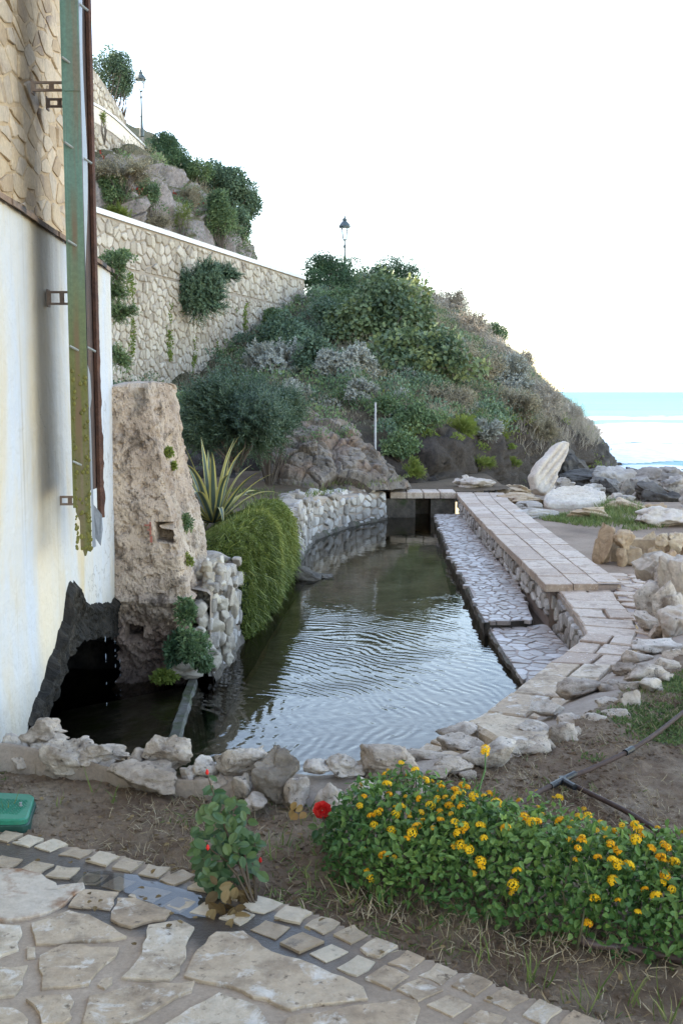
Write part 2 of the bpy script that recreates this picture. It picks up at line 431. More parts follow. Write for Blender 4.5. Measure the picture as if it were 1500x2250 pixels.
def slope_material(name, rock, rock2, earth, green, lo, hi, foot=None):
    m, nt, b = _base(name)
    p = _pos(nt)
    rc = _ramp(nt, _noise(nt, p, 1.1, 8, .7, .6), [(.3, rock), (.5, rock2), (.72, tuple(1.35 * c for c in rock2))])
    ec = _ramp(nt, _noise(nt, p, .9, 7, .7), [(.35, earth), (.62, green)])
    g = nt.nodes.new('ShaderNodeNewGeometry')
    sx = nt.nodes.new('ShaderNodeSeparateXYZ'); nt.links.new(g.outputs['Normal'], sx.inputs[0])
    f = _math(nt, 'ADD', sx.outputs[2], _math(nt, 'MULTIPLY', _noise(nt, p, .8, 6, .7), .5))
    c = _mix(nt, _ramp(nt, f, [(lo, 0.0), (hi, 1.0)]), rc, ec)
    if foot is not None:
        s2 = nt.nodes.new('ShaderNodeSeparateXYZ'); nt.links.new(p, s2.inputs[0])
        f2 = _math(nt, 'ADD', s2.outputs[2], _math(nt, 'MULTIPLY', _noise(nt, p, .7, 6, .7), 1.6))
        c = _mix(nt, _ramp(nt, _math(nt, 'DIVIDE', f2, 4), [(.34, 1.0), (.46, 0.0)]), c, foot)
    c = _mix(nt, .6, c, _ramp(nt, _noise(nt, p, 9, 5, .7), [(.3, .4), (.7, 1.4)]), 'MULTIPLY')
    nt.links.new(c, b.inputs['Base Color'])
    b.inputs['Roughness'].default_value = .9
    b.inputs['Specular IOR Level'].default_value = .2
    _bump(nt, b, _noise(nt, p, 6, 9, .75), 1.0, .12)
    return m

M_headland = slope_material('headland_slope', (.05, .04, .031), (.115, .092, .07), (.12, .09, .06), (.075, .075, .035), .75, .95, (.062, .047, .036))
M_hillside = slope_material('hillside_slope', (.17, .145, .135), (.29, .25, .235), (.16, .125, .075), (.10, .10, .045), .70, .95)
M_outcrop = mat('grey_outcrop', [(.10, .08, .065), (.20, .165, .135), (.33, .285, .24)], 1.5, 0, .9, 1.0, 14, .04, .25, stain=((.24, .16, .115), 1.2, .52, .66), speck=((.05, .04, .033), 5, .6, .72))

# ---------------------------------------------------------------- terrain and ground
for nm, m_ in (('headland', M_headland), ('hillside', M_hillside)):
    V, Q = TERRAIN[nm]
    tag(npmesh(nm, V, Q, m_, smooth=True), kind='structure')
V, Q = TERRAIN['rock_outcrop']
o = npmesh('rock_outcrop', V, Q, M_outcrop, smooth=False)
tag(o, 'grey fissured rock outcrop rising behind the soil terrace at the pool head', 'rock outcrop')
_tv, _tf = [], []
for nm in TERRAIN:
    V, Q = TERRAIN[nm]; n_ = len(_tv)
    _tv += [tuple(p) for p in V]; _tf += [tuple(int(i) + n_ for i in q) for q in Q]
BVH = BVHTree.FromPolygons(_tv, _tf)
def ground_z(x, y, z0=60.0, default=-.3):
    h = BVH.ray_cast(Vector((x, y, z0)), Vector((0, 0, -1)))
    return h[0].z if h[0] is not None else default

def sheet(name, x0, x1, y0, y1, nx, ny, zf, m, keep=None, kind='structure', smooth=True):
    x, y = np.meshgrid(np.linspace(x0, x1, nx), np.linspace(y0, y1, ny))
    z = zf(x, y)
    V = np.stack([x, y, z], 2).reshape(-1, 3); Q = gridquads(ny, nx)
    if keep is not None:
        c = V[Q].mean(1); Q = Q[keep(c[:, 0], c[:, 1])]
        used = np.unique(Q); mp = np.zeros(len(V), int); mp[used] = np.arange(len(used)); V = V[used]; Q = mp[Q]
    return tag(npmesh(name, V, Q, m, smooth=smooth), kind=kind)

# added hill, unseen left of the frame, blocking the sun to shade the cove
def zmtn(x, y):
    d = np.clip((-9 - x) / 20, 0, 1)
    return -2 + 24 * d ** .7 * np.clip((y + 30) / 20, 0, 1) * np.clip((90 - y) / 15, 0, 1) + 1.5 * fbm(np.stack([x, y, 0 * x], -1) / 6, 4)
sheet('added_shade_hill', -70, -9, -40, 95, 60, 120, zmtn, M_hillside)

# soil bed between paving and pool (rests a touch below the paving)
def np_poly_mask(x, y, poly):
    ins = np.zeros(np.shape(x), bool); n = len(poly)
    for i in range(n):
        x0, y0 = poly[i][:2]; x1, y1 = poly[(i + 1) % n][:2]
        c = ((y0 > y) != (y1 > y)) & (x < (x1 - x0) * (y - y0) / (y1 - y0 + 1e-12) + x0)
        ins ^= c
    return ins
BORDER = [(-2.786,4.806,0.000), (-1.232,3.789,0.000), (-0.814,3.679,0.000), (-0.448,3.429,0.000), (-0.157,3.278,0.000), (0.258,2.933,0.000), (0.662,2.630,0.000), (0.931,2.467,0.000), (2.026,2.467,0.000)]   # outer edge of the cobble edging
BED = BORDER + [(6.336,8.093,0.000), (2.755,7.298,0.000), (2.026,6.525,0.000), (1.373,5.539,0.000), (0.947,4.904,-0.000), (0.656,4.622,0.000), (0.202,4.265,0.000), (-0.091,4.215,0.000), (-0.278,4.291,0.000), (-0.602,4.369,0.000), (-0.800,4.423,0.000), (-1.139,4.563,0.000), (-1.528,4.743,-0.000), (-2.167,4.806,0.000)]
def zbed(x, y):
    P = np.stack([x, y, 0 * x], -1)
    return -.012 + .022 * fbm(P * 3.2, 4) + .016 * fbm(P * 14, 3) + .008 * fbm(P * 45, 2)
sheet('soil_bed', -3.0, 5.0, 1.7, 9.0, 560, 510, zbed, M_soil, lambda x, y: np_poly_mask(x, y, BED))
# broad ground under everything on the right, and the terrace behind the pool wall
sheet('yard_ground', 1.9, 60, 6.0, 60, 200, 200, lambda x, y: zyard(x, y) + .03 * fbm(np.stack([x, y, 0 * x], -1) * 1.3, 4), M_yard, lambda x, y: x > np.interp(y, [6, 7, 8.5, 10, 10.6, 19.4, 20.4, 60], [2.2, 2.4, 2.7, 2.75, 2.55, 2.75, 1.9, 1.9]))
TERR = [(-.97, 9.6), (-.70, 14.2), (-.48, 16.7), (.1, 18.3), (.75, 19.4), (1.4, 19.6), (3.2, 20.6), (3.2, 27), (-14, 27), (-14, 9.6)]
sheet('terrace_ground', -14, 3.4, 9.4, 27, 260, 240, lambda x, y: .03 + .05 * fbm(np.stack([x, y, 0 * x], -1) * 1.1, 5) - .26 * np.clip((x + .8) / 1.4, 0, 1), M_terrace, lambda x, y: np_poly_mask(x, y, TERR))
sheet('pool_floor', -3.2, 2.2, 4.2, 20.4, 60, 140, lambda x, y: -1.0 + .10 * fbm(np.stack([x, y, 0 * x], -1) * 1.6, 4) - .2 * np.clip((y - 6) / 5, 0, 1) * np.clip((16 - y) / 5, 0, 1), M_poolfloor)

# ---------------------------------------------------------------- water
def water_material(name, tint, ring=True):
    m, nt, b = _base(name)
    nt.nodes.remove(b)
    out = nt.nodes['Material Output']
    p = _pos(nt)
    n1 = _noise(nt, p, 5.5, 3, .5); n2 = _noise(nt, p, 1.1, 3, .5)
    h = _math(nt, 'MULTIPLY', n1, .0022)
    if ring:                       # rings running out from where the drips fall
        mp = nt.nodes.new('ShaderNodeVectorMath'); mp.operation = 'DISTANCE'
        nt.links.new(p, mp.inputs[0]); mp.inputs[1].default_value = RING
        d = mp.outputs['Value']
        dd = _math(nt, 'ADD', d, _math(nt, 'MULTIPLY', n2, .75))
        w = _math(nt, 'SINE', _math(nt, 'MULTIPLY', dd, 2 * math.pi / .092))
        fall = _ramp(nt, _math(nt, 'DIVIDE', d, 9.0), [(0.0, .9), (.25, .8), (.5, .22), (.75, .03)])
        h = _math(nt, 'ADD', h, _math(nt, 'MULTIPLY', _math(nt, 'MULTIPLY', w, fall), .0009))
        h = _math(nt, 'ADD', h, _math(nt, 'MULTIPLY', _math(nt, 'MULTIPLY', _noise(nt, p, 16, 2, .5), fall), .0016))
    bp = nt.nodes.new('ShaderNodeBump'); bp.inputs['Strength'].default_value = 1; bp.inputs['Distance'].default_value = 1
    nt.links.new(h, bp.inputs['Height'])
    fr = nt.nodes.new('ShaderNodeFresnel'); fr.inputs['IOR'].default_value = 1.36; nt.links.new(bp.outputs[0], fr.inputs['Normal'])
    gl = nt.nodes.new('ShaderNodeBsdfGlossy'); gl.inputs['Roughness'].default_value = .03; nt.links.new(bp.outputs[0], gl.inputs['Normal'])
    tr = nt.nodes.new('ShaderNodeBsdfTransparent'); tr.inputs[0].default_value = (*tint, 1)
    mx = nt.nodes.new('ShaderNodeMixShader')
    nt.links.new(fr.outputs[0], mx.inputs[0]); nt.links.new(tr.outputs[0], mx.inputs[1]); nt.links.new(gl.outputs[0], mx.inputs[2])
    nt.links.new(mx.outputs[0], out.inputs[0])
    return m
RING = (-1.45, 7.2, -.65)
M_water = water_material('pool_water', (.68, .63, .52))
tag(npmesh('pool_water', [(-3.1, 4.3, -.65), (2.1, 4.3, -.65), (2.1, 20.2, -.65), (-3.1, 20.2, -.65)], np.array([[0, 1, 2, 3]]), M_water), kind='structure')

m, nt, b = _base('sea_water')
p = _pos(nt)
sx = nt.nodes.new('ShaderNodeSeparateXYZ'); nt.links.new(p, sx.inputs[0])
band = _math(nt, 'ADD', _math(nt, 'DIVIDE', sx.outputs[1], 900.0), _math(nt, 'MULTIPLY', _noise(nt, _pos(nt, .01, .03, 1), 1.0, 4), .25))
c = _ramp(nt, band, [(.10, (.20, .38, .36)), (.3, (.085, .29, .30)), (.8, (.07, .23, .29))])
st = _ramp(nt, _noise(nt, _pos(nt, .04, .22, 1), 1.0, 6, .65), [(.35, .7), (.65, 1.25)])
c = _mix(nt, .6, c, st, 'MULTIPLY')
nt.links.new(c, b.inputs['Base Color']); b.inputs['Roughness'].default_value = .5; b.inputs['Specular IOR Level'].default_value = .15
_bump(nt, b, _noise(nt, _pos(nt, .5, 1.4, 1), 1.0, 5, .6), .8, .25)
M_sea = m
tag(npmesh('sea', [(-9000, 38, -1.55), (9000, 38, -1.55), (9000, 12000, -1.55), (-9000, 12000, -1.55)], np.array([[0, 1, 2, 3]]), M_sea), kind='structure')
# breaking surf: a lumpy white sheet with a ragged seaward edge
M_foam = mat('foam', [(.74, .78, .79), (.84, .86, .86)], .6, 0, .8, .6, 2.5, .1, .2, stretch=(1, .5, 1))
def foam(name, x0, x1, y0, y1, nx, ny, z, th, sc, label):
    x, y = np.meshgrid(np.linspace(x0, x1, nx), np.linspace(y0, y1, ny))
    P = np.stack([x * .35, y * .8, 0 * x], -1)
    t = (y - y0) / (y1 - y0)
    h = 2.0 * fbm(P * sc, 5) + .55 - 1.15 * np.abs(2 * t - 1) ** 3
    V = np.stack([x, y, z + .02 + .16 * np.clip(h - th, -.3, 1)], 2).reshape(-1, 3)
    Q = gridquads(ny, nx); Q = Q[h.reshape(-1)[Q].mean(1) > th]
    return tag(npmesh(name, V, Q, M_foam, smooth=True), kind='stuff')
foam('surf', 6, 140, 42, 104, 330, 330, -1.55, -.25, .3, '')
foam('breaker_foam', 6, 170, 112, 150, 300, 120, -1.55, .75, .35, '')
foam('shore_foam', 8, 60, 38, 47, 260, 120, -1.54, .1, .9, '')

# ---------------------------------------------------------------- masonry
def clip(poly, nx, ny, c):
    out = []; n = len(poly)
    for i in range(n):
        a, b_ = poly[i], poly[(i + 1) % n]
        da = nx * a[0] + ny * a[1] - c; db = nx * b_[0] + ny * b_[1] - c
        if da <= 0: out.append(a)
        if da * db < 0:
            t = da / (da - db); out.append((a[0] + (b_[0] - a[0]) * t, a[1] + (b_[1] - a[1]) * t))
    return out

def cells(bound, du, dv, gap, jitter=.42, seed=1, drop=.16):
    """irregular stones: Voronoi cells of a jittered brick-like grid, inset by half the joint; bound is a convex polygon"""
    r = random.Random(seed)
    us = [p[0] for p in bound]; vs = [p[1] for p in bound]
    pts = []; row = 0; v = min(vs) - dv
    while v < max(vs) + dv:
        u = min(us) - du + (du / 2 if row % 2 else 0)
        while u < max(us) + du:
            if r.random() > drop: pts.append((u + du * r.uniform(-jitter, jitter), v + dv * r.uniform(-jitter, jitter))); u += du
        v += dv; row += 1
    A = np.array(pts) * [1, du / dv]
    k = du / dv; out = []
    b2 = [(p[0], p[1] * k) for p in bound]
    for i in range(len(A)):
        d = A - A[i]; d2 = (d ** 2).sum(1)
        poly = b2
        for j in np.argsort(d2)[1:22]:
            L = math.sqrt(d2[j]); nx, ny = d[j] / L
            c = nx * A[i][0] + ny * A[i][1] + L / 2
            poly = clip(poly, nx, ny, c)
            if len(poly) < 3: break
        if len(poly) < 3: continue
        poly = [(p[0], p[1] / k) for p in poly]
        poly = inset(poly, gap / 2)
        if len(poly) >= 3 and area(poly) > .12 * du * dv: out.append(poly)
    return out

def area(p):
    return .5 * sum(p[i][0] * p[(i + 1) % len(p)][1] - p[(i + 1) % len(p)][0] * p[i][1] for i in range(len(p)))

def inset(poly, g):
    out = poly; n = len(poly); s = 1 if area(poly) > 0 else -1
    for i in range(n):
        a, b_ = poly[i], poly[(i + 1) % n]
        ex, ey = b_[0] - a[0], b_[1] - a[1]; L = math.hypot(ex, ey)
        if L < 1e-6: continue
        nx, ny = s * ey / L, -s * ex / L
        out = clip(out, nx, ny, nx * a[0] + ny * a[1] - g)
        if len(out) < 3: return []
    return out

def tidy(poly, mn):
    out = []
    for p in poly:
        if not out or math.hypot(p[0] - out[-1][0], p[1] - out[-1][1]) > mn: out.append(p)
    if len(out) > 3 and math.hypot(out[0][0] - out[-1][0], out[0][1] - out[-1][1]) < mn: out.pop()
    return out

def chamfer(poly, t):
    out = []; n = len(poly)
    for i in range(n):
        a, p, b_ = poly[i - 1], poly[i], poly[(i + 1) % n]
        out.append((p[0] + (a[0] - p[0]) * t, p[1] + (a[1] - p[1]) * t))
        out.append((p[0] + (b_[0] - p[0]) * t, p[1] + (b_[1] - p[1]) * t))
    return out

def rough(poly, step, amp, r):
    """split long edges and shake them"""
    out = []; n = len(poly)
    for i in range(n):
        a, b_ = poly[i], poly[(i + 1) % n]; L = math.hypot(b_[0] - a[0], b_[1] - a[1]); k = max(1, int(L / step))
        for j in range(k):
            t = j / k; x = a[0] + (b_[0] - a[0]) * t; y = a[1] + (b_[1] - a[1]) * t
            q = amp if j else amp * .5
            out.append((x + r.uniform(-q, q), y + r.uniform(-q, q)))
    return out

def frame(O, U, V):
    O, U, V = Vector(O), Vector(U).normalized(), Vector(V).normalized(); N = U.cross(V).normalized()
    return lambda u, v, w: O + U * u + V * v + N * w

def path_frame(pts, z0, side=1):
    """u runs along a plan polyline, v is height above z0, w leaves the wall (to the right of the path when side = 1)"""
    P = [Vector((p[0], p[1], 0)) for p in pts]
    L = [0.0]
    for i in range(len(P) - 1): L.append(L[-1] + (P[i + 1] - P[i]).length)
    def nrm(i):
        d = (P[min(i + 1, len(P) - 1)] - P[max(i - 1, 0)]).normalized()
        return Vector((d.y, -d.x, 0)) * side
    NR = [nrm(i) for i in range(len(P))]
    def f(u, v, w):
        i = 0
        while i < len(L) - 2 and u > L[i + 1]: i += 1
        t = (u - L[i]) / (L[i + 1] - L[i])
        p = P[i].lerp(P[i + 1], t); n = NR[i].lerp(NR[i + 1], t)
        return p + n * w + Vector((0, 0, z0 + v))
    return f, L[-1]

def stone(mb, poly, fr, h, r, ch=.2, back=-.02, top=.84, lift=.1):
    if ch: poly = chamfer(poly, ch)
    n = len(poly); cx = sum(p[0] for p in poly) / n; cy = sum(p[1] for p in poly) / n
    tx, ty = r.uniform(-1, 1) * h * lift, r.uniform(-1, 1) * h * lift
    sz = max(1e-3, max(math.hypot(p[0] - cx, p[1] - cy) for p in poly))
    V = [fr(p[0], p[1], back) for p in poly]
    V += [fr(cx + (p[0] - cx) * .985, cy + (p[1] - cy) * .985, h * r.uniform(.45, .62)) for p in poly]
    V += [fr(cx + (p[0] - cx) * top, cy + (p[1] - cy) * top, h * r.uniform(.88, 1.06) + tx * (p[0] - cx) / sz + ty * (p[1] - cy) / sz) for p in poly]
    V.append(fr(cx + r.uniform(-.1, .1) * sz, cy + r.uniform(-.1, .1) * sz, h * r.uniform(.95, 1.15)))
    F = []
    flip = area(poly) < 0
    for k in (0, 1):
        for i in range(n):
            a, b_ = k * n + i, k * n + (i + 1) % n
            F.append((a, b_, b_ + n, a + n))
    for i in range(n): F.append((2 * n + i, 2 * n + (i + 1) % n, 3 * n))
    if flip: F = [tuple(reversed(f)) for f in F]
    mb.tone = r.random()
    mb.add(V, F)

def masonry(polys, fr, h, material, parent, seed, name='stone', limit=300, key=None, ch=.2, hj=.5, **kw):
    """each stone a part of its own; past the limit the rest is one mesh"""
    r = random.Random(seed)
    if key: polys = sorted(polys, key=key)
    rest = None; made = []
    for i, p in enumerate(polys):
        hh = h * r.uniform(1 - hj, 1 + hj)
        if i < limit:
            mb = MB(); stone(mb, p, fr, hh, r, ch, **kw); made.append(mb.build(name, material, parent, own_origin=True))
        else:
            rest = rest or MB(); stone(rest, p, fr, hh, r, ch, **kw)
    if rest: tag(rest.build(name + 's', material, parent), kind='stuff')
    return made

def ico(sub):
    bm = bmesh.new(); bmesh.ops.create_icosphere(bm, subdivisions=sub, radius=1)
    V = np.array([v.co[:] for v in bm.verts]); F = np.array([[v.index for v in f.verts] for f in bm.faces]); bm.free()
    return V, F
ICO = {k: ico(k) for k in (1, 2, 3, 4, 5)}

def rock(base, w, h, d=None, seed=0, cuts=9, sub=4, amp=.12, lean=0., sink=.18, fine=.045, blk=1.0):
    """a boulder: a ball cut by flat planes, then roughened; base is the middle of its foot"""
    r = np.random.default_rng(seed)
    V, F = ICO[sub]; V = V.copy()
    for k in range(cuts):
        n = r.normal(size=3); n /= np.linalg.norm(n); c = r.uniform(.42, .80)
        s = V @ n - c; V = V - np.where(s > 0, s * .93, 0)[:, None] * n
    nn = V / (np.linalg.norm(V, axis=1, keepdims=True) + 1e-9)
    o = r.uniform(0, 50, 3)
    V = V + nn * (amp * fbm(V * 1.7 + o, 4, .6) + fine * fbm(V * 6 + o, 4, .65) - .9 * amp * (.5 - np.abs(fbm(V * 2.4 + o * 2, 4, .6)).clip(0, .5)))[:, None]
    fv, fc = facet(V * 1.5 + o); V = V + nn * blk * (.16 * fv - .05 * (1 - fc))[:, None]
    fv, fc = facet(V * 4 + o); V = V + nn * (.035 * fv - .014 * (1 - fc))[:, None]
    a = r.uniform(0, 6.28); ca, sa = math.cos(a), math.sin(a)
    V = V @ np.array([[ca, -sa, 0], [sa, ca, 0], [0, 0, 1]])
    V = V - V.min(0); V = V / V.max(0) - [.5, .5, 0]
    d = d if d else w * r.uniform(.7, .9)
    hh = h / (1 - sink)
    V = V * [w, d, hh] - [0, 0, hh * sink]
    V[:, 0] += lean * V[:, 2]
    return V + np.array(base) + [0, d * .3, 0], F

def rock_obj(name, args, material, parent=None, **kw):
    V, F = rock(*args, **kw)
    return npmesh(name, V, F, material, parent, tone=R.random(), smooth=True, own_origin=True)
# ---------------------------------------------------------------- the house at the left
WA, WB = Vector((-1.57, 5.02, 0)), Vector((-1.711, 8.1, 0))
WU = (WB - WA).normalized()
WN = Vector((WU.y, -WU.x, 0))                     # out of the wall, towards the pool
wallf = frame(WA, WU, (0, 0, 1))                  # u along the wall, v = height, w = out of it
S_END = (WB - WA).length + .18
def su(p): return ((Vector(p) - WA).dot(WU), p[2])
m, nt, b = _base('plaster')
p = _pos(nt)
pv = _pos(nt, 1, 1, .35)
c = _ramp(nt, _noise(nt, pv, 1.9, 6, .6, .4), [(.40, (.49, .51, .54)), (.54, (.53, .50, .455)), (.68, (.54, .44, .30))])
sy = nt.nodes.new('ShaderNodeSeparateXYZ'); nt.links.new(p, sy.inputs[0])
yy = _math(nt, 'ADD', sy.outputs[1], _math(nt, 'MULTIPLY', _math(nt, 'SUBTRACT', _noise(nt, _pos(nt, 2, 2, .5), 1.6, 4), .5), .35))
zz = sy.outputs[2]
# rain streaks below the ledge and the brackets, with some painted shade
s1 = _ramp(nt, _math(nt, 'DIVIDE', yy, 10), [(.560, 0.0), (.578, .8), (.60, .8), (.64, .0)])
c = _mix(nt, _math(nt, 'MULTIPLY', s1, .75), c, (.70, .565, .38))
s2 = _ramp(nt, _math(nt, 'DIVIDE', yy, 10), [(.575, 0.0), (.60, 1.0), (.645, 1.0), (.68, 0.0)])  # grey band by the pipe: stain plus soft shade painted into the colour
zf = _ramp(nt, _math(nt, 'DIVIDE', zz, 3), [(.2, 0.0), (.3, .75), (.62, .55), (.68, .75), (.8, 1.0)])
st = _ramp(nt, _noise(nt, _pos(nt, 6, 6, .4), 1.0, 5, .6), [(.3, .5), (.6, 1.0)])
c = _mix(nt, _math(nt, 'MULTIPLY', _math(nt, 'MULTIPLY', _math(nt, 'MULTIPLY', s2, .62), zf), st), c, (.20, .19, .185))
# damp green-grey towards the broken foot
c = _mix(nt, _math(nt, 'MULTIPLY', _ramp(nt, _math(nt, 'ADD', zz, _math(nt, 'MULTIPLY', _noise(nt, p, 3, 5), .4)), [(.12, 1.0), (.46, 0.0)]), .6), c, (.30, .27, .22))
c = _mix(nt, _ramp(nt, _noise(nt, p, 5, 8, .75, 1.5), [(.70, 0.0), (.74, .5)]), c, (.50, .44, .36))
ck = _math(nt, 'ABSOLUTE', _math(nt, 'SUBTRACT', _noise(nt, p, 1.3, 7, .6, .8), .5))
ck = _math(nt, 'MULTIPLY', _ramp(nt, ck, [(.0, 1.0), (.006, 0.0)]), _ramp(nt, _noise(nt, p, .8, 2), [(.50, 0.0), (.58, .7)]))
c = _mix(nt, ck, c, (.20, .17, .14))
dl_ = _ramp(nt, _noise(nt, _pos(nt, 30, 30, .35), 1.0, 3, .5), [(.60, 0.0), (.66, .45)])
c = _mix(nt, _math(nt, 'MULTIPLY', dl_, _ramp(nt, _noise(nt, _pos(nt, 1.5, 1.5, .5), 1.0, 3), [(.42, 0.0), (.60, 1.0)])), c, (.33, .28, .21))
nt.links.new(c, b.inputs['Base Color']); b.inputs['Roughness'].default_value = .9; b.inputs['Specular IOR Level'].default_value = .2
_bump(nt, b, _math(nt, 'ADD', _noise(nt, p, 9, 8, .65), _noise(nt, p, 1.6, 3)), .8, .03)
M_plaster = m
M_tile = mat('terracotta_ledge', [(.20, .125, .085), (.30, .20, .14)], 6, .5, .9, .6, 40, .01, .2, stain=((.06, .055, .055), 1.6, .5, .62))

house = thing('house', (-5.5, 3.0, 0), 'tall house with whitewashed plaster below and tan rubble stone above the ledge', 'house')
EDGE = [(-1.586,5.379,-0.112), (-1.591,5.483,-0.061), (-1.597,5.611,-0.021), (-1.603,5.743,0.011), (-1.610,5.886,0.080), (-1.617,6.046,0.138), (-1.623,6.175,0.193), (-1.628,6.282,0.236), (-1.630,6.329,0.294), (-1.632,6.377,0.361), (-1.635,6.436,0.402), (-1.639,6.519,0.417), (-1.642,6.585,0.391), (-1.644,6.642,0.392), (-1.647,6.707,0.343), (-1.650,6.776,0.313), (-1.653,6.828,0.250), (-1.656,6.896,0.189), (-1.662,7.037,0.185), (-1.670,7.211,0.134), (-1.679,7.400,0.118), (-1.689,7.611,0.059), (-1.701,7.877,0.009)]
ed = [su(p) for p in EDGE]
er = random.Random(5)
ed2 = []
for i in range(len(ed) - 1):
    for k in range(4):
        t = k / 4; ed2.append((ed[i][0] + (ed[i + 1][0] - ed[i][0]) * t + er.uniform(-.012, .012), ed[i][1] + (ed[i + 1][1] - ed[i][1]) * t + er.uniform(-.016, .016)))
LZ = 2.487
outl = [(-9, LZ), (-9, -.2), (ed2[0][0], -.2)] + ed2 + [(S_END, ed[-1][1]), (S_END, LZ)]
mb = MB(); n = len(outl)
mb.add([wallf(u, v, 0) for u, v in outl] + [wallf(u, v, -.045) for u, v in outl],
       [tuple(range(n)), tuple(range(2 * n - 1, n - 1, -1))] + [(i, (i + n), ((i + 1) % n) + n, (i + 1) % n) for i in range(n)])
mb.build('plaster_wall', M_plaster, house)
mb = MB()
def slab3(u0, u1, v0, v1, w0, w1):
    a = [wallf(u, v, w) for w in (w0, w1) for v in (v0, v1) for u in (u0, u1)]
    mb.add(a, [(0, 1, 3, 2), (4, 6, 7, 5), (0, 4, 5, 1), (2, 3, 7, 6), (0, 2, 6, 4), (1, 5, 7, 3)])
slab3(-9, S_END - .003, .33, LZ - .01, -7, -.048)
slab3(-9, -.05, -1.2, .327, -7, -.048)
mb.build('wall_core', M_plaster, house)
mb = MB(); slab3(-9, S_END - .62, LZ - .006, 9.0, -7, -.05); mb.build('upper_wall', M_facade_mortar, house)
mb = MB(); slab3(-9.3, S_END + .3, 9.003, 9.25, -7.3, .3); mb.build('roof', M_tile, house)
# sloping tiles on the ledge between plaster and stone
for k in range(30):
    u0 = -4.5 + k * .265
    if u0 > S_END: break
    u1 = min(u0 + .255, S_END + .01); j = R.uniform(-.006, .006)
    mb = MB(); mb.tone = R.random()
    q = [(.028 + j, LZ - .012), (.028 + j, LZ + .016), (-.048, LZ + .055 + j), (-.048, LZ + .02)]
    a = [wallf(u, v, w) for u in (u0, u1) for w, v in q]
    mb.add(a, [(0, 1, 2, 3), (7, 6, 5, 4), (0, 4, 5, 1), (1, 5, 6, 2), (2, 6, 7, 3), (3, 7, 4, 0)])
    mb.build('ledge_tile', M_tile, house, own_origin=True)
fr = lambda u, v, w: wallf(u, v, w - .05)
pol = cells([(-2.2, LZ + .06), (S_END - .63, LZ + .06), (S_END - .63, 5.6), (-2.2, 5.6)], .21, .10, .014, .55, 3, .25)
pol = [rough(tidy(p, .02), .09, .008, er) for p in pol]
masonry(pol, fr, .007, M_facade_stone, house, 4, key=lambda p: 0 if (p[0][0] > .1 and p[0][1] < 4.7) else 1, ch=.12, hj=.8, top=.9, lift=.8)

# dark broken masonry showing under the torn plaster, and the flooded cavity below the house
mb_ = []
LOW = [(-1.592,5.504,-0.135), (-1.600,5.682,-0.128), (-1.611,5.905,-0.119), (-1.620,6.108,-0.031), (-1.628,6.293,0.029), (-1.639,6.537,0.039), (-1.656,6.903,0.012), (-1.678,7.389,-0.084), (-1.707,8.006,-0.242)]
lo = [su(p) for p in LOW]
ns, nv = 110, 34
us = np.linspace(ed[0][0], S_END - .01, ns)
top_ = np.interp(us, [e[0] for e in sorted(ed)], [e[1] for e in sorted(ed)]) + .02
bot = np.interp(us, [l[0] for l in lo], [l[1] for l in lo])
bot = np.minimum(bot, top_ - .17)
g = np.zeros((nv, ns, 3))
for j in range(nv):
    t = j / (nv - 1)
    for i in range(ns):
        if t < .25: v, w = top_[i] + .26 * (1 - t / .25), -.045 + .075 * (t / .25) ** 10
        else:
            q = (t - .25) / .75
            v = top_[i] + (bot[i] - top_[i]) * min(q * 1.25, 1); w = .03 - .025 * q if q < .8 else .010 - 1.8 * (q - .8)
        g[j, i] = wallf(us[i], v, w)
N_ = gnormals(g)
g = g + np.array(WN) * (np.clip(np.linspace(0, 1, nv) / .3, .12, 1)[:, None] * (.055 * fbm(g * 7, 4) + .03 * np.abs(fbm(g * [9, 22, 22], 3))))[..., None]
g[..., 2] += .03 * fbm(g * [20, 20, 6], 3)
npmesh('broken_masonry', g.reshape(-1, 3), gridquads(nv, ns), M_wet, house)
mb = MB(); rr = random.Random(3)
for k in range(46):                      # splinters of lath and plaster hanging from the break
    u = rr.uniform(ed[0][0], .9); v = np.interp(u, us, bot) + rr.uniform(-.01, .09)
    a = wallf(u, v, -.05 + rr.uniform(-.03, .02)); mb.tone = rr.random()
    mb.tube([a, a + WU * rr.uniform(.01, .03) + Vector((0, 0, -.06)) + WN * .01, a + WU * rr.uniform(.02, .06) + Vector((0, 0, -rr.uniform(.07, .14)))], [.012, .009, .003], 5)
mb.build('splinters', mat('old_splinter', [(.06, .045, .035), (.16, .12, .09)], 8, .7, .9, .6, 60), house)
def cave(name, pts, ny_, nx_):
    gg = np.zeros((ny_, nx_, 3))
    for j in range(ny_):
        for i in range(nx_):
            a = Vector(pts[0]).lerp(Vector(pts[1]), i / (nx_ - 1)); c_ = Vector(pts[3]).lerp(Vector(pts[2]), i / (nx_ - 1))
            gg[j, i] = a.lerp(c_, j / (ny_ - 1))
    gg = gg + gnormals(gg) * (.10 * fbm(gg * 3, 4) + .07 * np.abs(fbm(gg * 6, 3)))[..., None]
    npmesh(name, gg.reshape(-1, 3), gridquads(ny_, nx_), M_wet, house)
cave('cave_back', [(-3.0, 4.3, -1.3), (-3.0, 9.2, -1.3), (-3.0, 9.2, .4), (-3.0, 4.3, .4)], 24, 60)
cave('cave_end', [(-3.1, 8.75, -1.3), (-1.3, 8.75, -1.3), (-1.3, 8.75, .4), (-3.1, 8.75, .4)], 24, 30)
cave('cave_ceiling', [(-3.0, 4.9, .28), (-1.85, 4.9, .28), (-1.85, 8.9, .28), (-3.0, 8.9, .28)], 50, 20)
tag(bpy.data.objects['cave_end'], 'dark wet stones at the end of the cavity')

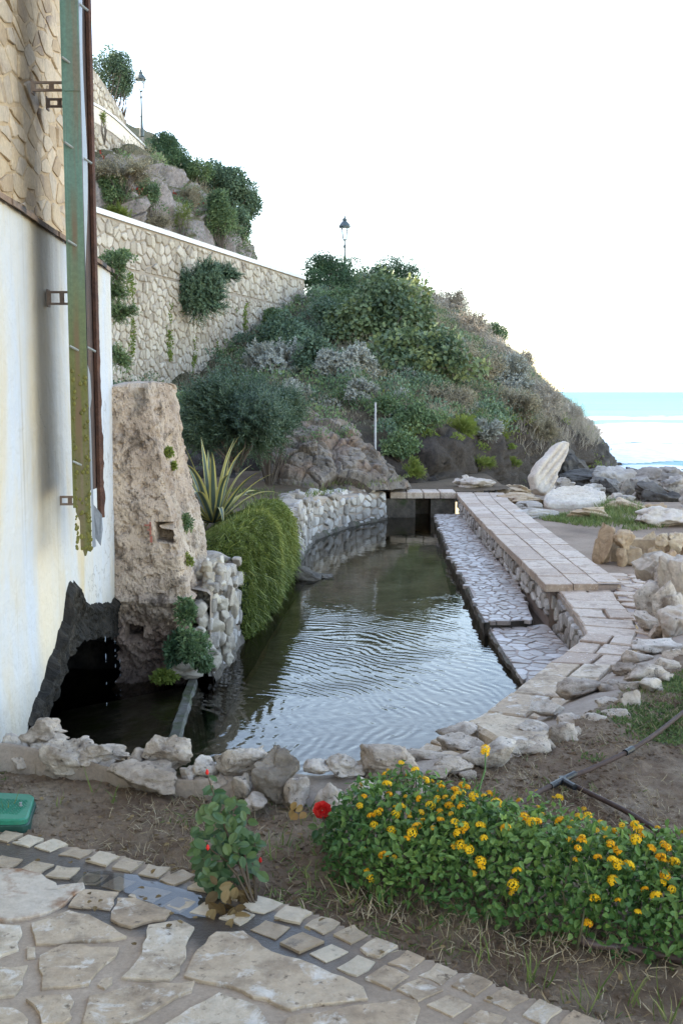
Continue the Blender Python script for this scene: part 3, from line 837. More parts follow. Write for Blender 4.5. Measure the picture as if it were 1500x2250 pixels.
# ---------------------------------------------------------------- broken downpipe casing on its brackets
def streak_metal(name, base, low, rust, z0, z1):
    m, nt, b = _base(name); p = _pos(nt)
    s = nt.nodes.new('ShaderNodeSeparateXYZ'); nt.links.new(p, s.inputs[0])
    f = _math(nt, 'ADD', s.outputs[2], _math(nt, 'MULTIPLY', _math(nt, 'SUBTRACT', _noise(nt, _pos(nt, 14, 14, 1.2), 1, 5), .5), .9))
    mr = nt.nodes.new('ShaderNodeMapRange'); mr.inputs[1].default_value = z0; mr.inputs[2].default_value = z1; nt.links.new(f, mr.inputs[0])
    c = _mix(nt, mr.outputs[0], low, base)
    c = _mix(nt, _ramp(nt, _noise(nt, _pos(nt, 22, 22, .7), 1.0, 5, .6), [(.52, 0.0), (.66, .75)]), c, rust)
    c = _mix(nt, .5, c, _ramp(nt, _noise(nt, p, 55, 5, .7), [(.3, .5), (.7, 1.3)]), 'MULTIPLY')
    xm = _math(nt, 'ABSOLUTE', _math(nt, 'SUBTRACT', s.outputs[0], -1.368))
    xm = _math(nt, 'ADD', xm, _math(nt, 'MULTIPLY', _math(nt, 'SUBTRACT', _noise(nt, _pos(nt, 30, 30, 2), 1, 4), .5), .03))
    run = _math(nt, 'MULTIPLY', _ramp(nt, xm, [(.008, 1.0), (.02, 0.0)]), _ramp(nt, _noise(nt, _pos(nt, 1, 1, 1.4), 1.0, 2), [(.42, .1), (.56, .85)]))
    c = _mix(nt, run, c, (.15, .085, .05))
    nt.links.new(c, b.inputs['Base Color']); b.inputs['Roughness'].default_value = .55; b.inputs['Specular IOR Level'].default_value = .45
    _bump(nt, b, _noise(nt, p, 35, 5), .3, .004)
    return m
M_pipe = streak_metal('green_painted_metal', (.10, .20, .165), (.115, .115, .028), (.17, .125, .09), 1.7, 2.7)
M_greysheet = mat('grey_sheet', [(.10, .115, .14), (.17, .19, .22)], 6, 0, .5, .3, 60, .003, .5)
M_rust = mat('rusted_plate', [(.030, .019, .016), (.055, .033, .027), (.11, .055, .035)], 9, 0, .75, .8, 60, .008, .3, stretch=(1, 1, .35))
M_rustlight = mat('rusty_bracket', [(.16, .10, .075), (.30, .24, .20)], 14, .4, .8, .5, 70, .004, .3)
M_bolt = mat('bolt_steel', [(.16, .17, .16), (.30, .31, .29)], 20, 0, .5, .2, 80, .002, .5)
M_wet_moss = leafmat('moss_lumps', [(.10, .09, .02), (.16, .15, .03)], trans=.05)

FY, BY = 5.72, 6.25
fl, frt = Vector((-1.398,5.720,2.205)).x, Vector((-1.320,5.720,2.205)).x
br = Vector((-1.374,6.250,2.261)).x
ztop, zbot = 6.2, Vector((-1.348,5.720,0.750)).z
pipe = thing('downpipe_casing', ((fl + frt) / 2, FY, zbot), 'tall green and rusty square downpipe casing, broken off at its foot, bracketed to the house', 'downpipe')
def ragged(x0, x1, z, amp, k, seed):
    r = random.Random(seed); return [(x0 + (x1 - x0) * i / k, z + r.uniform(-amp, amp)) for i in range(k + 1)]
# front plate with torn foot
low = [(fl, zbot + .22), (fl + .012, zbot + .19), (fl + .02, zbot + .17), (fl + .021, zbot + .03)] + ragged(fl + .024, frt - .004, zbot, .018, 6, 2) + [(frt, zbot + .08)]
pl = low + [(frt, ztop), (fl, ztop)]
mb = MB(); n = len(pl)
mb.add([(x, FY, z) for x, z in pl] + [(x, FY + .006, z) for x, z in pl], [tuple(range(n)), tuple(range(2 * n - 1, n - 1, -1))] + [((i + 1) % n, (i + 1) % n + n, i + n, i) for i in range(n)])
mb.build('front_plate', M_pipe, pipe)
zs_ = Vector((-1.357,5.720,3.109)).z
mb = MB(); mb.box(((fl + frt) / 2, FY - .0035, (zs_ + ztop) / 2), (frt - fl + .006, .005, ztop - zs_)); mb.build('upper_front_plate', M_pipe, pipe)
# turned-in lip on the left of the front plate
mb = MB(); mb.box((fl - .006, FY + .012, (ztop + zbot + .24) / 2), (.012, .03, ztop - zbot - .24)); mb.build('lip', M_pipe, pipe)
mb = MB(); mb.box((fl - .004, FY + .27, (ztop + zbot + .3) / 2), (.006, .50, ztop - zbot - .3)); mb.build('wall_side_plate', M_rust, pipe)
# grey inner sheet, buckled, behind the open right side
nz = 90; rows = []
for k in range(nz):
    z = zbot + .02 + (ztop - zbot) * k / (nz - 1)
    bulge = .05 * math.sin(z * 2.1 + .6) + .03 * math.sin(z * 5.3) + (.05 if abs(z - 1.62) < .07 else 0)
    rows.append([(frt + .003, FY + .008, z), (frt - .002, FY + .03, z), (frt - .006 + .006 * math.sin(z * 3), FY + .10 + bulge, z), (frt - .03, FY + .17 + bulge, z)])
g = np.array(rows); npmesh('inner_sheet', g.reshape(-1, 3), gridquads(nz, 4), M_greysheet, pipe, smooth=True)
# dark rusted rear plate and its flaking edge
mb = MB(); mb.box(((fl + br) / 2 - .004, BY, (ztop + zbot + .12) / 2), (br - fl, .012, ztop - zbot - .12)); mb.build('rear_plate', M_rust, pipe)
nz = 240; gg = []
for k in range(nz):
    z = zbot + .13 + (ztop - zbot - .13) * k / (nz - 1); a = max(0, 1 - (z - .9) / 1.4)
    e = .004 + a * (.012 * abs(vnoise(np.array([[0, 0, z * 26.]]))[0]) + .012 * max(0, vnoise(np.array([[3, 0, z * 9.]]))[0]))
    gg.append([(br - .02, BY - .03, z), (br - .002, BY - .032, z), (br + e, BY - .01, z), (br + e * .7, BY + .016, z), (br - .02, BY + .02, z)])
g = np.array(gg); npmesh('flaking_edge', g.reshape(-1, 3), gridquads(nz, 5), mat('flaking_rust', [(.05, .026, .02), (.13, .06, .04)], 14, 0, .9, 1, 60, .01), pipe)
mb = MB(); mb.add([(br - .05, BY - .05, zbot + .22), (br + .002, BY - .03, zbot + .15), (br + .006, BY - .03, zbot + .06), (br - .004, BY - .05, zbot - .03), (br - .05, BY - .05, zbot + .04)], [(0, 1, 2, 3, 4)])
mb.add([(br - .05, BY - .046, zbot + .22), (br + .002, BY - .026, zbot + .15), (br + .006, BY - .026, zbot + .06), (br - .004, BY - .046, zbot - .03), (br - .05, BY - .046, zbot + .04)], [(4, 3, 2, 1, 0)])
mb.build('torn_flap', M_greysheet, pipe)
for px_, z_, dy in [(.45, Vector((-1.353,5.720,3.242)).z, 0), (.45, Vector((-1.353,5.720,2.830)).z, 0), (.5, Vector((-1.354,5.720,2.343)).z, 0), (.45, Vector((-1.368,5.720,1.811)).z, 0), (.45, Vector((-1.370,5.720,1.216)).z, 0), (1.35, Vector((-1.284,5.800,3.532)).z, .10), (1.35, Vector((-1.292,5.800,2.774)).z, .10), (1.3, Vector((-1.316,5.800,1.809)).z, .10)]:
    x = fl + (frt - fl) * px_
    mb = MB(); mb.tube([(x - .035, FY - .035 + dy, z_ + .022), (x, FY + .003 + dy, z_)], .0065, 6); mb.build('bolt', M_bolt, pipe, own_origin=True)
mb = MB(); mr_ = random.Random(9)
for k in range(130):
    z = zbot + .02 + .95 * mr_.random() ** 1.6; x = mr_.choice([fl + .012 * mr_.random(), frt - .02 * mr_.random(), fl + (frt - fl) * mr_.random()])
    V, F = ICO[1]; s = mr_.uniform(.004, .012); mb.tone = mr_.random()
    mb.add([(x + s * v[0], FY - .002 + .5 * s * v[1], z + s * 1.2 * v[2]) for v in V], [tuple(f) for f in F])
tag(mb.build('moss', M_wet_moss, pipe), kind='stuff')
def bracket(pw, z, y, xe, h_):
    # slotted flat bar standing out from the wall
    x0 = pw; mb = MB(); t = .012
    mb.box(((x0 + xe) / 2, y, z + h_ / 2 - .006), (xe - x0, t, .012)); mb.box(((x0 + xe) / 2, y, z - h_ / 2 + .006), (xe - x0, t, .012))
    for f_ in (0, .5, 1): mb.box((x0 + .012 + (xe - x0 - .024) * f_, y, z), (.024, t - .002, h_ - .022))
    mb.box((x0 + .005, y + .018, z), (.008, .05, h_ + .02))
    return mb.build('bracket', M_rustlight, pipe, own_origin=True)
for pw, pe, yb, h_ in [((-1.606,5.910,3.182), (-1.435,5.910,3.177), 5.91, .05), ((-1.620,6.250,3.185), (-1.510,6.250,3.185), 6.25, .05), ((-1.599,6.070,2.108), (-1.474,6.070,2.108), 6.07, .075), ((-1.630,6.300,0.971), (-1.530,6.300,0.971), 6.30, .055)]:
    bracket(pw[0] - .012, pw[2], yb, pe[0] + .03, h_)

# ---------------------------------------------------------------- ruined stone buttress at the corner
def buttress():
    FL = [(-1.745, 8.16), (-1.745, 8.16)]
    nh, na = 230, 380
    P0 = np.array([[-1.80, 8.20], [-1.735, 8.15], [-1.15, 8.13], [-1.09, 9.3], [-1.16, 9.5], [-1.9, 9.6]])   # plan at the foot
    P1 = np.array([[-1.80, 8.26], [-1.735, 8.22], [-1.455, 8.26], [-1.36, 9.0], [-1.42, 9.15], [-1.9, 9.2]])    # plan at the top
    seg = np.array([.5, 8, 16, 3, 4]); cum = np.concatenate([[0], np.cumsum(seg)]); t = np.linspace(0, cum[-1], na)
    zt = 1.63; zb = -1.05
    g = np.zeros((nh, na, 3))
    for j in range(nh):
        h = j / (nh - 1); z = zb + (zt - zb) * h
        k = np.clip((z + .1) / (zt + .1), 0, 1)
        pl = P0 + (P1 - P0) * k
        if z < .02:                                   # eaten away below the old water line
            q = min(1, (.02 - z) / .45); c0 = pl.mean(0); pl = pl + (c0 - pl) * .16 * q ** .7
        g[j, :, 0] = np.interp(t, cum, pl[:, 0]); g[j, :, 1] = np.interp(t, cum, pl[:, 1]); g[j, :, 2] = z
    n = gnormals(g)
    if n[nh // 2, 60, 1] > 0: n = -n
    d = .045 * fbm(g * 2.2, 5, .6) + .045 * fbm(g * 8, 5, .7)
    pit = fbm(g * 20, 3); d = d - .085 * np.clip(pit - .12, 0, .35)
    low = np.clip((.15 - g[..., 2]) / .4, 0, 1); d = d + low * .16 * fbm(g * 4.5 + 9, 5, .65)
    side = np.clip((t - 8.5) / 2, 0, 1)[None] * np.clip((t.max() - t) / 2, 0, 1)[None]; d = d + side * .035 * fbm(g * [5, 5, 1.6], 4)
    def hole(p, rx, rz, dep):
        p = np.array(p); q = np.maximum(np.abs(g[..., 0] - p[0]) / rx, np.abs(g[..., 2] - p[2]) / rz) + .28 * fbm(g * 7, 3)
        return -dep * np.clip((1.1 - q) / .25, 0, 1) * (g[..., 1] < p[1] + .5)
    d = d + hole((-1.336,8.200,0.546), .06, .065, .22) + hole((-1.585,8.300,-0.248), .065, .05, .22) + hole((-1.146,8.200,-0.056), .10, .05, .10)
    d = d + .06 * np.clip(1 - np.abs(g[..., 2] - .03) / .04, 0, 1) * (fbm(g * 3, 3) + .3)
    g = g + n * d[..., None]
    g[-1:, :, 2] += .02 * fbm(g[-1:] * 5, 2)
    V = g.reshape(-1, 3); Q = gridquads(nh, na)
    # rounded, crumbling cap
    rings = [g[-1]]; c0 = g[-1].mean(0)
    for k, (s, dz) in enumerate([(.93, .02), (.8, .028), (.55, .035), (.25, .03), (.02, .03)]):
        r_ = c0 + (g[-1] - c0) * s; r_[:, 2] = g[-1][:, 2] * s + c0[2] * (1 - s) + dz + .03 * fbm(r_ * 4, 3); rings.append(r_)
    C = np.array(rings); Qc = gridquads(len(rings), na) + len(V)
    V = np.concatenate([V, C.reshape(-1, 3)]); Q = np.concatenate([Q, Qc])
    return V, Q
m, nt, b = _base('buttress_stone'); p = _pos(nt)
c = _ramp(nt, _noise(nt, p, 2.2, 7, .65), [(.32, (.33, .25, .195)), (.5, (.47, .365, .285)), (.68, (.58, .455, .345))])
c = _mix(nt, _ramp(nt, _noise(nt, p, 4.2, 6, .7, .5), [(.52, 0.0), (.64, .95)]), c, (.12, .09, .07))
c = _mix(nt, _ramp(nt, _noise(nt, p, 30, 4, .7), [(.57, 0.0), (.65, .9)]), c, (.11, .085, .065))
c = _mix(nt, _ramp(nt, _noise(nt, p, 1.4, 5, .6), [(.55, 0.0), (.66, .45)]), c, (.60, .52, .43))
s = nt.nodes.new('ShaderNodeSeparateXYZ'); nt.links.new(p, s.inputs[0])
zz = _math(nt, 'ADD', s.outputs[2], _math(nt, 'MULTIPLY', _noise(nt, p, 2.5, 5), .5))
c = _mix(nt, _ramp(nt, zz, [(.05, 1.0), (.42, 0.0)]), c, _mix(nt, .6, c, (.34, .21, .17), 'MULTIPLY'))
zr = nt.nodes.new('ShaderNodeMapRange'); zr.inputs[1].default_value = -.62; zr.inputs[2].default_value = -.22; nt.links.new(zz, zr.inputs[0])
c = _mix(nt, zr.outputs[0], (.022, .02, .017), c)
nt.links.new(c, b.inputs['Base Color']); b.inputs['Roughness'].default_value = .95; b.inputs['Specular IOR Level'].default_value = .2
_bump(nt, b, _noise(nt, p, 38, 8, .75), 1.0, .02)
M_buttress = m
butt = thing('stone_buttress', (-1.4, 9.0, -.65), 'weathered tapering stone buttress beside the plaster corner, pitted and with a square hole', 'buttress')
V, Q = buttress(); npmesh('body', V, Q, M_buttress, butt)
mb = MB(); q = Vector((-1.422,8.080,0.554))
for dx, dz, w_, h_ in ((0, .03, .012, .10), (-.02, .055, .045, .012), (.004, -.05, .018, .05), (-.012, .02, .02, .012)):
    mb.box((q.x + dx, q.y, q.z + dz), (w_, .012, h_))
tag(mb.build('paint_mark', mat('faded_red_paint', [(.30, .09, .06), (.36, .16, .12)], 30, 0, .9, .4, 60), butt), 'faded red paint mark')

# ---------------------------------------------------------------- low stone wall along the far-left side of the pool
PW = [(-1.02, 8.35), (-.93, 10.0), (-.80, 12.0), (-.625, 14.1), (-.43, 16.6), (.14, 18.2), (.78, 19.25)]
poolwall = thing('pool_wall', (-.6, 14, -.65), 'low rubble stone wall edging the far bank of the pool beyond the hanging greenery', 'stone wall')
fr, LW = path_frame(PW, -.72)
def ptop(u): return float(np.interp(u, [0, 1.4, 5.5, 8.2, 9.8, LW], [.78, .80, .82, .74, .60, .55]))
hmax = .86
pol = cells([(0, .08), (LW, .08), (LW, hmax), (0, hmax)], .20, .14, .03, .45, 8)
pol = [p for p in pol if max(q[1] for q in p) < ptop(p[0][0]) + .06]
for_pol = [tidy(p, .02) for p in pol]
masonry(for_pol, fr, .035, M_poolstone, poolwall, 8, key=lambda p: p[0][0] if p[0][1] > .1 else 99, ch=.14, hj=.6)
nu, nv_ = 160, 14; g = np.zeros((nv_, nu, 3))
for i in range(nu):
    u = LW * i / (nu - 1); t_ = ptop(u)
    prof = [(-.5, .02), (.0, .03), (t_ * .5, .0), (t_ - .05, 0), (t_ - .01, -.03), (t_, -.08), (t_ + .01, -.2), (t_, -.34), (t_ - .03, -.40), (t_ * .5, -.42), (-.3, -.42)]
    pr = np.array(prof); s_ = np.linspace(0, len(pr) - 1, nv_)
    for j in range(nv_):
        v = np.interp(s_[j], range(len(pr)), pr[:, 0]); w = np.interp(s_[j], range(len(pr)), pr[:, 1]); g[j, i] = fr(u, v, w)
g = g + .03 * fbm(g * 4, 4)[..., None] * np.array([.5, .5, 1])
npmesh('mortar', g.reshape(-1, 3), gridquads(nv_, nu), M_mortar, poolwall)
r_ = random.Random(21)
u = .3
while u < LW - .2:                                     # ragged stones bedded along the top
    w_ = r_.uniform(.16, .34); q = fr(u, ptop(u) - .03, -.12 - r_.uniform(0, .16))
    rock_obj('cap_stone', (q, w_, r_.uniform(.07, .15), r_.uniform(.14, .24)), M_poolstone, poolwall, seed=r_.randrange(9999), sub=3, cuts=10)
    u += w_ * .8
for (c_, w_, h_) in (((-1.124,8.350,-0.105),0.118,0.111), ((-1.056,8.500,0.029),0.106,0.106), ((-1.004,8.450,-0.289),0.120,0.106), ((-1.042,8.300,-0.435),0.118,0.118), ((-0.933,8.500,-0.466),0.099,0.106), ((-1.088,8.600,0.176),0.093,0.100), ((-1.009,8.800,0.207),0.088,0.073), ((-0.912,8.600,-0.330),0.086,0.122), ((-1.191,8.200,-0.322),0.130,0.123), ((-1.215,8.150,-0.505),0.149,0.088), ((-1.106,8.300,-0.273),0.104,0.097), ((-0.976,8.600,-0.137),0.100,0.115), ((-1.028,8.700,0.085),0.094,0.094), ((-0.912,8.800,-0.102),0.073,0.132)):
    for dx_, dz_ in ((-.4, .1), (.35, -.25), (.1, .55)):
        rock_obj('footing_stone', ((c_[0] + dx_ * w_, c_[1] + r_.uniform(-.05, .05), c_[2] - h_ * .7 + dz_ * h_), w_ * r_.uniform(.9, 1.4), h_ * r_.uniform(.9, 1.3), w_ * 1.6), M_rubble, poolwall, seed=r_.randrange(9999), sub=3, cuts=13)
# slimy dark band where wall meets water
g = np.zeros((5, nu, 3))
for i in range(nu):
    u = LW * i / (nu - 1)
    for j, (v, w) in enumerate([(-.3, .075), (.05, .065), (.09, .05), (.12, .035), (.15, .01)]): g[j, i] = fr(u, v, w)
g = g + (.03 * fbm(g * 6, 4))[..., None]
npmesh('waterline', g.reshape(-1, 3), gridquads(5, nu), M_core, poolwall)

# ---------------------------------------------------------------- weir beside the cavity
weir = thing('concrete_weir', (-1.1, 7, -.9), 'low slanting concrete weir between the dark basin and the pool', 'weir')
a0, a1 = Vector((-1.145,8.240,-0.600)), Vector((-1.046,6.371,-0.600))
dv = (a1 - a0).normalized(); nx_ = Vector((-dv.y, dv.x, 0))
if nx_.x > 0: nx_ = -nx_
g = np.zeros((7, 60, 3))
for i in range(60):
    p0 = a0.lerp(a1, i / 59)
    for j, (w, z) in enumerate([(-.10, -1.2), (-.035, -.66), (-.02, -.615), (.035, -.61), (.06, -.66), (.45, -.74), (1.0, -.84)]):
        g[j, i] = (p0.x + nx_.x * w, p0.y + nx_.y * w, z)
g = g + (.022 * fbm(g * 7, 4))[..., None]
npmesh('crest', g.reshape(-1, 3), gridquads(7, 60), mat('mossy_concrete', [(.05, .045, .035), (.10, .09, .075), (.22, .21, .19)], 7, 0, .6, .9, 40, .01, .3, stain=((.05, .06, .02), 4, .46, .6)), weir)

# ---------------------------------------------------------------- walkway of slabs and its bridge
walk = thing('slab_walkway', (2.4, 14.5, -.6), 'raised walkway of pinkish stone slabs in three rows running along the pool to the bridge', 'walkway')
XL, XR, Y0, Y1 = 1.915, 2.70, 10.15, 19.35
wr = random.Random(31)
def slab(mb, pts, z, th, bev=.012, rg=wr, jitter=.006):
    pts = [(x + rg.uniform(-jitter, jitter), y + rg.uniform(-jitter, jitter)) for x, y in pts]
    if area(pts) < 0: pts = pts[::-1]
    pts = rough(pts, .16, jitter * .8, rg)
    ins = inset_ring(pts, bev); n = len(pts); tx, ty = rg.uniform(-.004, .004), rg.uniform(-.004, .004)
    V = [(x, y, z - th) for x, y in pts] + [(x, y, z - bev) for x, y in pts] + [(x, y, z + rg.uniform(-.0015, .0015) + tx) for x, y in ins]
    F = [tuple(range(2 * n, 3 * n)), tuple(range(n - 1, -1, -1))]
    for k in (0, 1):
        for i in range(n): F.append((k * n + i, k * n + (i + 1) % n, (k + 1) * n + (i + 1) % n, (k + 1) * n + i))
    mb.tone = rg.random(); mb.add(V, F)
def inset_ring(pts, d):
    cx = sum(p[0] for p in pts) / len(pts); cy = sum(p[1] for p in pts) / len(pts); out = []
    for x, y in pts:
        L = math.hypot(x - cx, y - cy); k = max(0, 1 - d * 1.3 / L); out.append((cx + (x - cx) * k, cy + (y - cy) * k))
    return out
def xl(y): return np.interp(y, [10, 15, 18.2, 19.6], [1.91, 1.94, 2.0, 2.05])
def xr(y): return np.interp(y, [10, 15, 18.2, 19.6], [2.66, 2.72, 2.80, 2.92])
for col_ in range(3):
    y = Y0 + wr.uniform(-.02, .02) + (.1 if col_ == 2 else 0)
    f0, f1 = [(0, .36), (.36, .68), (.68, 1)][col_]
    while y < 19.45:
        L = wr.uniform(.42, .60); y2 = min(y + L, 19.5)
        if 19.5 - y2 < .2: y2 = 19.5
        gp = .006
        q = [(xl(y) + (xr(y) - xl(y)) * f0 + gp, y + gp), (xl(y) + (xr(y) - xl(y)) * f1 - gp, y + gp), (xl(y2) + (xr(y2) - xl(y2)) * f1 - gp, y2 - gp), (xl(y2) + (xr(y2) - xl(y2)) * f0 + gp, y2 - gp)]
        mb = MB(); slab(mb, q, -.2, .075, .006, jitter=.004); mb.build('slab', M_slab, walk, own_origin=True); y = y2
# bridge slabs across the pool head
for k in range(4):
    x0 = .86 + k * .30; mb = MB(); slab(mb, [(x0 + .008, 19.42), (x0 + .292, 19.42), (x0 + .292, 20.05), (x0 + .008, 20.05)], -.19, .11); mb.build('slab', M_slab, walk, own_origin=True)
mb = MB()
nb = 40
for k in range(nb):
    ya, yb = Y0 + .06 + (19.5 - Y0 - .06) * k / nb, Y0 + .06 + (19.5 - Y0 - .06) * (k + 1) / nb
    mb.add([(xl(ya) + .06, ya, -.9), (xl(ya) + .06, ya, -.225), (xr(ya) - .05, ya, -.225), (xr(ya) - .05, ya, -.9), (xl(yb) + .06, yb, -.9), (xl(yb) + .06, yb, -.225), (xr(yb) - .05, yb, -.225), (xr(yb) - .05, yb, -.9)],
           [(0, 4, 5, 1), (1, 5, 6, 2), (2, 6, 7, 3)] + ([(0, 1, 2, 3)] if k == 0 else []))
mb.add([(xl(y_) + (xr(y_) - xl(y_)) * f, y_, -.212) for y_ in (10.2, 15, 18, 19.45) for f in (.02, .98)], [(0, 1, 3, 2), (2, 3, 5, 4), (4, 5, 7, 6)])
mb.add([(xl(19.5) + .06, 19.5, -.9), (xr(19.5) - .05, 19.5, -.9), (xr(19.5) - .05, 19.5, -.225), (xl(19.5) + .06, 19.5, -.225)], [(0, 1, 2, 3)])
mb.build('mortar', M_ledge_mortar, walk)
ef = frame((xl(10.2) + .06, 10.205, -.55), (1, 0, 0), (0, 0, 1))
masonry([tidy(p, .02) for p in cells([(0, 0), (.64, 0), (.64, .27), (0, .27)], .2, .13, .022, .4, 13)], ef, .03, M_poolstone, walk, 13, name='facing_stone', ch=.14)
# stones facing the pool below the slabs
wf, LWk = path_frame([(xl(y_) + .06, y_) for y_ in np.linspace(19.5, 10.2, 12)], -.53, 1)
pol = [tidy(p, .02) for p in cells([(0, .0), (LWk, .0), (LWk, .255), (0, .255)], .20, .13, .022, .4, 12)]
masonry(pol, wf, .03, M_poolstone, walk, 12, name='facing_stone', ch=.2)
mb = MB()                       # bridge piers and the dark back of the sluice
for x0, x1 in ((.80, 1.32), (1.60, 2.02)): mb.box(((x0 + x1) / 2, 19.72, -.62), (x1 - x0, .5, .62))
mb.box((1.3, 20.1, -.62), (1.6, .10, .80))
mb.build('sluice_pier', M_core, walk)

# ---------------------------------------------------------------- wet ledges between walkway and water
def ledge(name, left, right, z, seed, label, du, dv_):
    """left / right: plan polylines running away from the viewer"""
    t = thing(name, ((left[0][0] + right[0][0]) / 2, (left[0][1] + right[0][1]) / 2, z - .2), label, 'stone ledge')
    poly = [p[:2] for p in left] + [p[:2] for p in reversed(right)]
    xs = [p[0] for p in poly]; ys = [p[1] for p in poly]
    pol = cells([(min(xs), min(ys)), (max(xs), min(ys)), (max(xs), max(ys)), (min(xs), max(ys))], du, dv_, .013, .55, seed, .22)
    P = np.array([(sum(q[0] for q in c_) / len(c_), sum(q[1] for q in c_) / len(c_)) for c_ in pol])
    ok = np_poly_mask(P[:, 0], P[:, 1], poly)
    pol = [tidy(c_, .015) for c_, k in zip(pol, ok) if k]
    masonry(pol, lambda u, v, w: Vector((u, v, z + w)), .008, M_ledge, t, seed, ch=.14, key=lambda c_: c_[0][1], back=-.03, top=.9, lift=.3)
    # mortar body with a ragged eroded edge over the water
    nk = 220; la = np.array(left); ra = np.array(right)
    sl = np.concatenate([[0], np.cumsum(np.linalg.norm(np.diff(la[:, :2], axis=0), axis=1))]); sl /= sl[-1]
    sr = np.concatenate([[0], np.cumsum(np.linalg.norm(np.diff(ra[:, :2], axis=0), axis=1))]); sr /= sr[-1]
    tt = np.linspace(0, 1, nk)
    A = np.stack([np.interp(tt, sl, la[:, k]) for k in (0, 1)], 1); B_ = np.stack([np.interp(tt, sr, ra[:, k]) for k in (0, 1)], 1)
    d = A - B_; d /= np.linalg.norm(d, axis=1, keepdims=True)
    P3 = np.stack([A[:, 0] * 6, A[:, 1] * 6, 0 * tt], 1)
    e = .018 + .03 * fbm(P3, 3) + .022 * np.maximum(0, vnoise(P3 * 1.7 + 4))
    rows = []
    for off, zz_ in [('b', 0), (0, 0), (1, -.012), (.75, -.05), (.2, -.10), (.3, -.2), (0.1, -.6)]:
        if off == 'b': q = B_; rows.append(np.column_stack([q, np.full(nk, z)]))
        else:
            q = A + d * (e * off)[:, None] + d * ((.02 * fbm(P3 * 2 + off * 9, 3))[:, None] if zz_ < -.02 else 0); rows.append(np.column_stack([q, np.full(nk, z + zz_)]))
    g = np.array(rows); npmesh('edge', g[1:].reshape(-1, 3), gridquads(len(rows) - 1, nk), M_core, t)
    gm = np.array([rows[0], rows[0] * .5 + rows[1] * .5, rows[1]]); gm[..., 2] += .006 * fbm(gm * 5, 3)
    npmesh('mortar', gm.reshape(-1, 3), gridquads(3, nk), M_ledge_mortar, t)
    mb = MB(); mb.add([(left[0][0], left[0][1], z - .004), (right[0][0], right[0][1], z - .004), (right[0][0], right[0][1], z - .6), (left[0][0], left[0][1], z - .6)], [(0, 1, 2, 3), (3, 2, 1, 0)]); mb.build('end_face', M_core, t)
    return t
ledge('stone_ledge', [(1.325,9.924,-0.520), (1.389,11.743,-0.520), (1.453,14.694,-0.520), (1.619,18.840,-0.520)], [(1.784,10.025,-0.520), (1.955,12.0,-.52), (1.97,15.0,-.52), (2.05,18.84,-.52)], -.52, 41, 'long wet ledge of small stones at the foot of the slab walkway', .105, .12)
ledge('lower_stone_ledge', [(1.398,8.052,-0.585), (1.364,8.910,-0.585), (1.371,10.006,-0.585)], [(1.808,8.576,-0.585), (1.935,9.237,-0.585), (1.932,10.126,-0.585)], -.585, 42, 'short lower stone ledge in the corner before the stepped path', .13, .13)

# ---------------------------------------------------------------- stepped path of slabs round the near corner
steps = thing('stepped_path', (1.6, 7.5, -.6), 'path of rough slabs bending from the walkway round the near corner of the pool', 'stone path')
ZS = -.26
SL = [(2.038,10.376,-0.260), (2.028,9.994,-0.260), (2.001,9.617,-0.260), (1.981,9.247,-0.260), (1.958,8.923,-0.260), (1.926,8.602,-0.260), (1.885,8.288,-0.260), (1.769,8.040,-0.260), (1.610,7.694,-0.260), (1.440,7.389,-0.260), (1.270,7.059,-0.260), (1.063,6.641,-0.260), (0.840,6.231,-0.260), (0.632,5.901,-0.260), (0.465,5.701,-0.260), (0.322,5.429,-0.260)]
SR = [(2.598,10.426,-0.260), (2.528,10.017,-0.260), (2.463,9.575,-0.260), (2.438,9.169,-0.260), (2.393,8.795,-0.260), (2.337,8.451,-0.260), (2.239,8.162,-0.260), (2.132,7.863,-0.260), (2.007,7.585,-0.260), (1.859,7.300,-0.260), (1.682,6.944,-0.260), (1.419,6.489,-0.260), (1.196,6.070,-0.260), (0.888,5.587,-0.260), (0.678,5.443,-0.260), (0.428,5.239,-0.260)]
for i in range(len(SL) - 1):
    zi = ZS + .010 * wr.uniform(-1, 1); cuts_ = [0, 1] if i < 7 and i % 3 else [0, wr.uniform(.45, .65), 1]
    if i in (10, 12): cuts_ = [0, 1]
    for k in range(len(cuts_) - 1):
        f0, f1 = cuts_[k], cuts_[k + 1]; g_ = .008
        L = lambda a, b_, f: (a[0] + (b_[0] - a[0]) * f, a[1] + (b_[1] - a[1]) * f)
        A0, A1, B0, B1 = L(SL[i], SR[i], f0), L(SL[i], SR[i], f1), L(SL[i + 1], SR[i + 1], f0), L(SL[i + 1], SR[i + 1], f1)
        q = inset([A0, A1, B1, B0], g_)
        if len(q) < 3: continue
        mb = MB(); slab(mb, q, zi, .05, .008, jitter=.010); mb.build('slab', M_slab if i < 9 else M_flag, steps, own_origin=True)
mb = MB(); n = len(SL)
mb.add([(p[0], p[1], ZS - .025) for p in SL] + [(p[0] , p[1], ZS - .025) for p in SR] + [(p[0], p[1], -1.0) for p in SL] + [(p[0], p[1], -1.0) for p in SR],
       [(i, i + n, i + 1 + n, i + 1) for i in range(n - 1)] + [(i + 1, i + 1 + 2 * n, i + 2 * n, i) for i in range(n - 1)] + [(0, 2 * n, 3 * n, n)])
mb.build('mortar', M_mortar, steps)
sf, LS = path_frame([(p[0], p[1]) for p in SL], -.60, 1 if True else -1)
q0 = sf(.3, .1, .1)
if q0.x > sf(.3, .1, 0).x: sf, LS = path_frame([(p[0], p[1]) for p in SL], -.60, -1)
pol = [tidy(p, .02) for p in cells([(0, -.1), (LS, -.1), (LS, .29), (0, .29)], .22, .15, .022, .4, 14)]
masonry([p if area(p) > 0 else p for p in pol], sf, .03, M_poolstone, steps, 14, name='facing_stone', ch=.2)
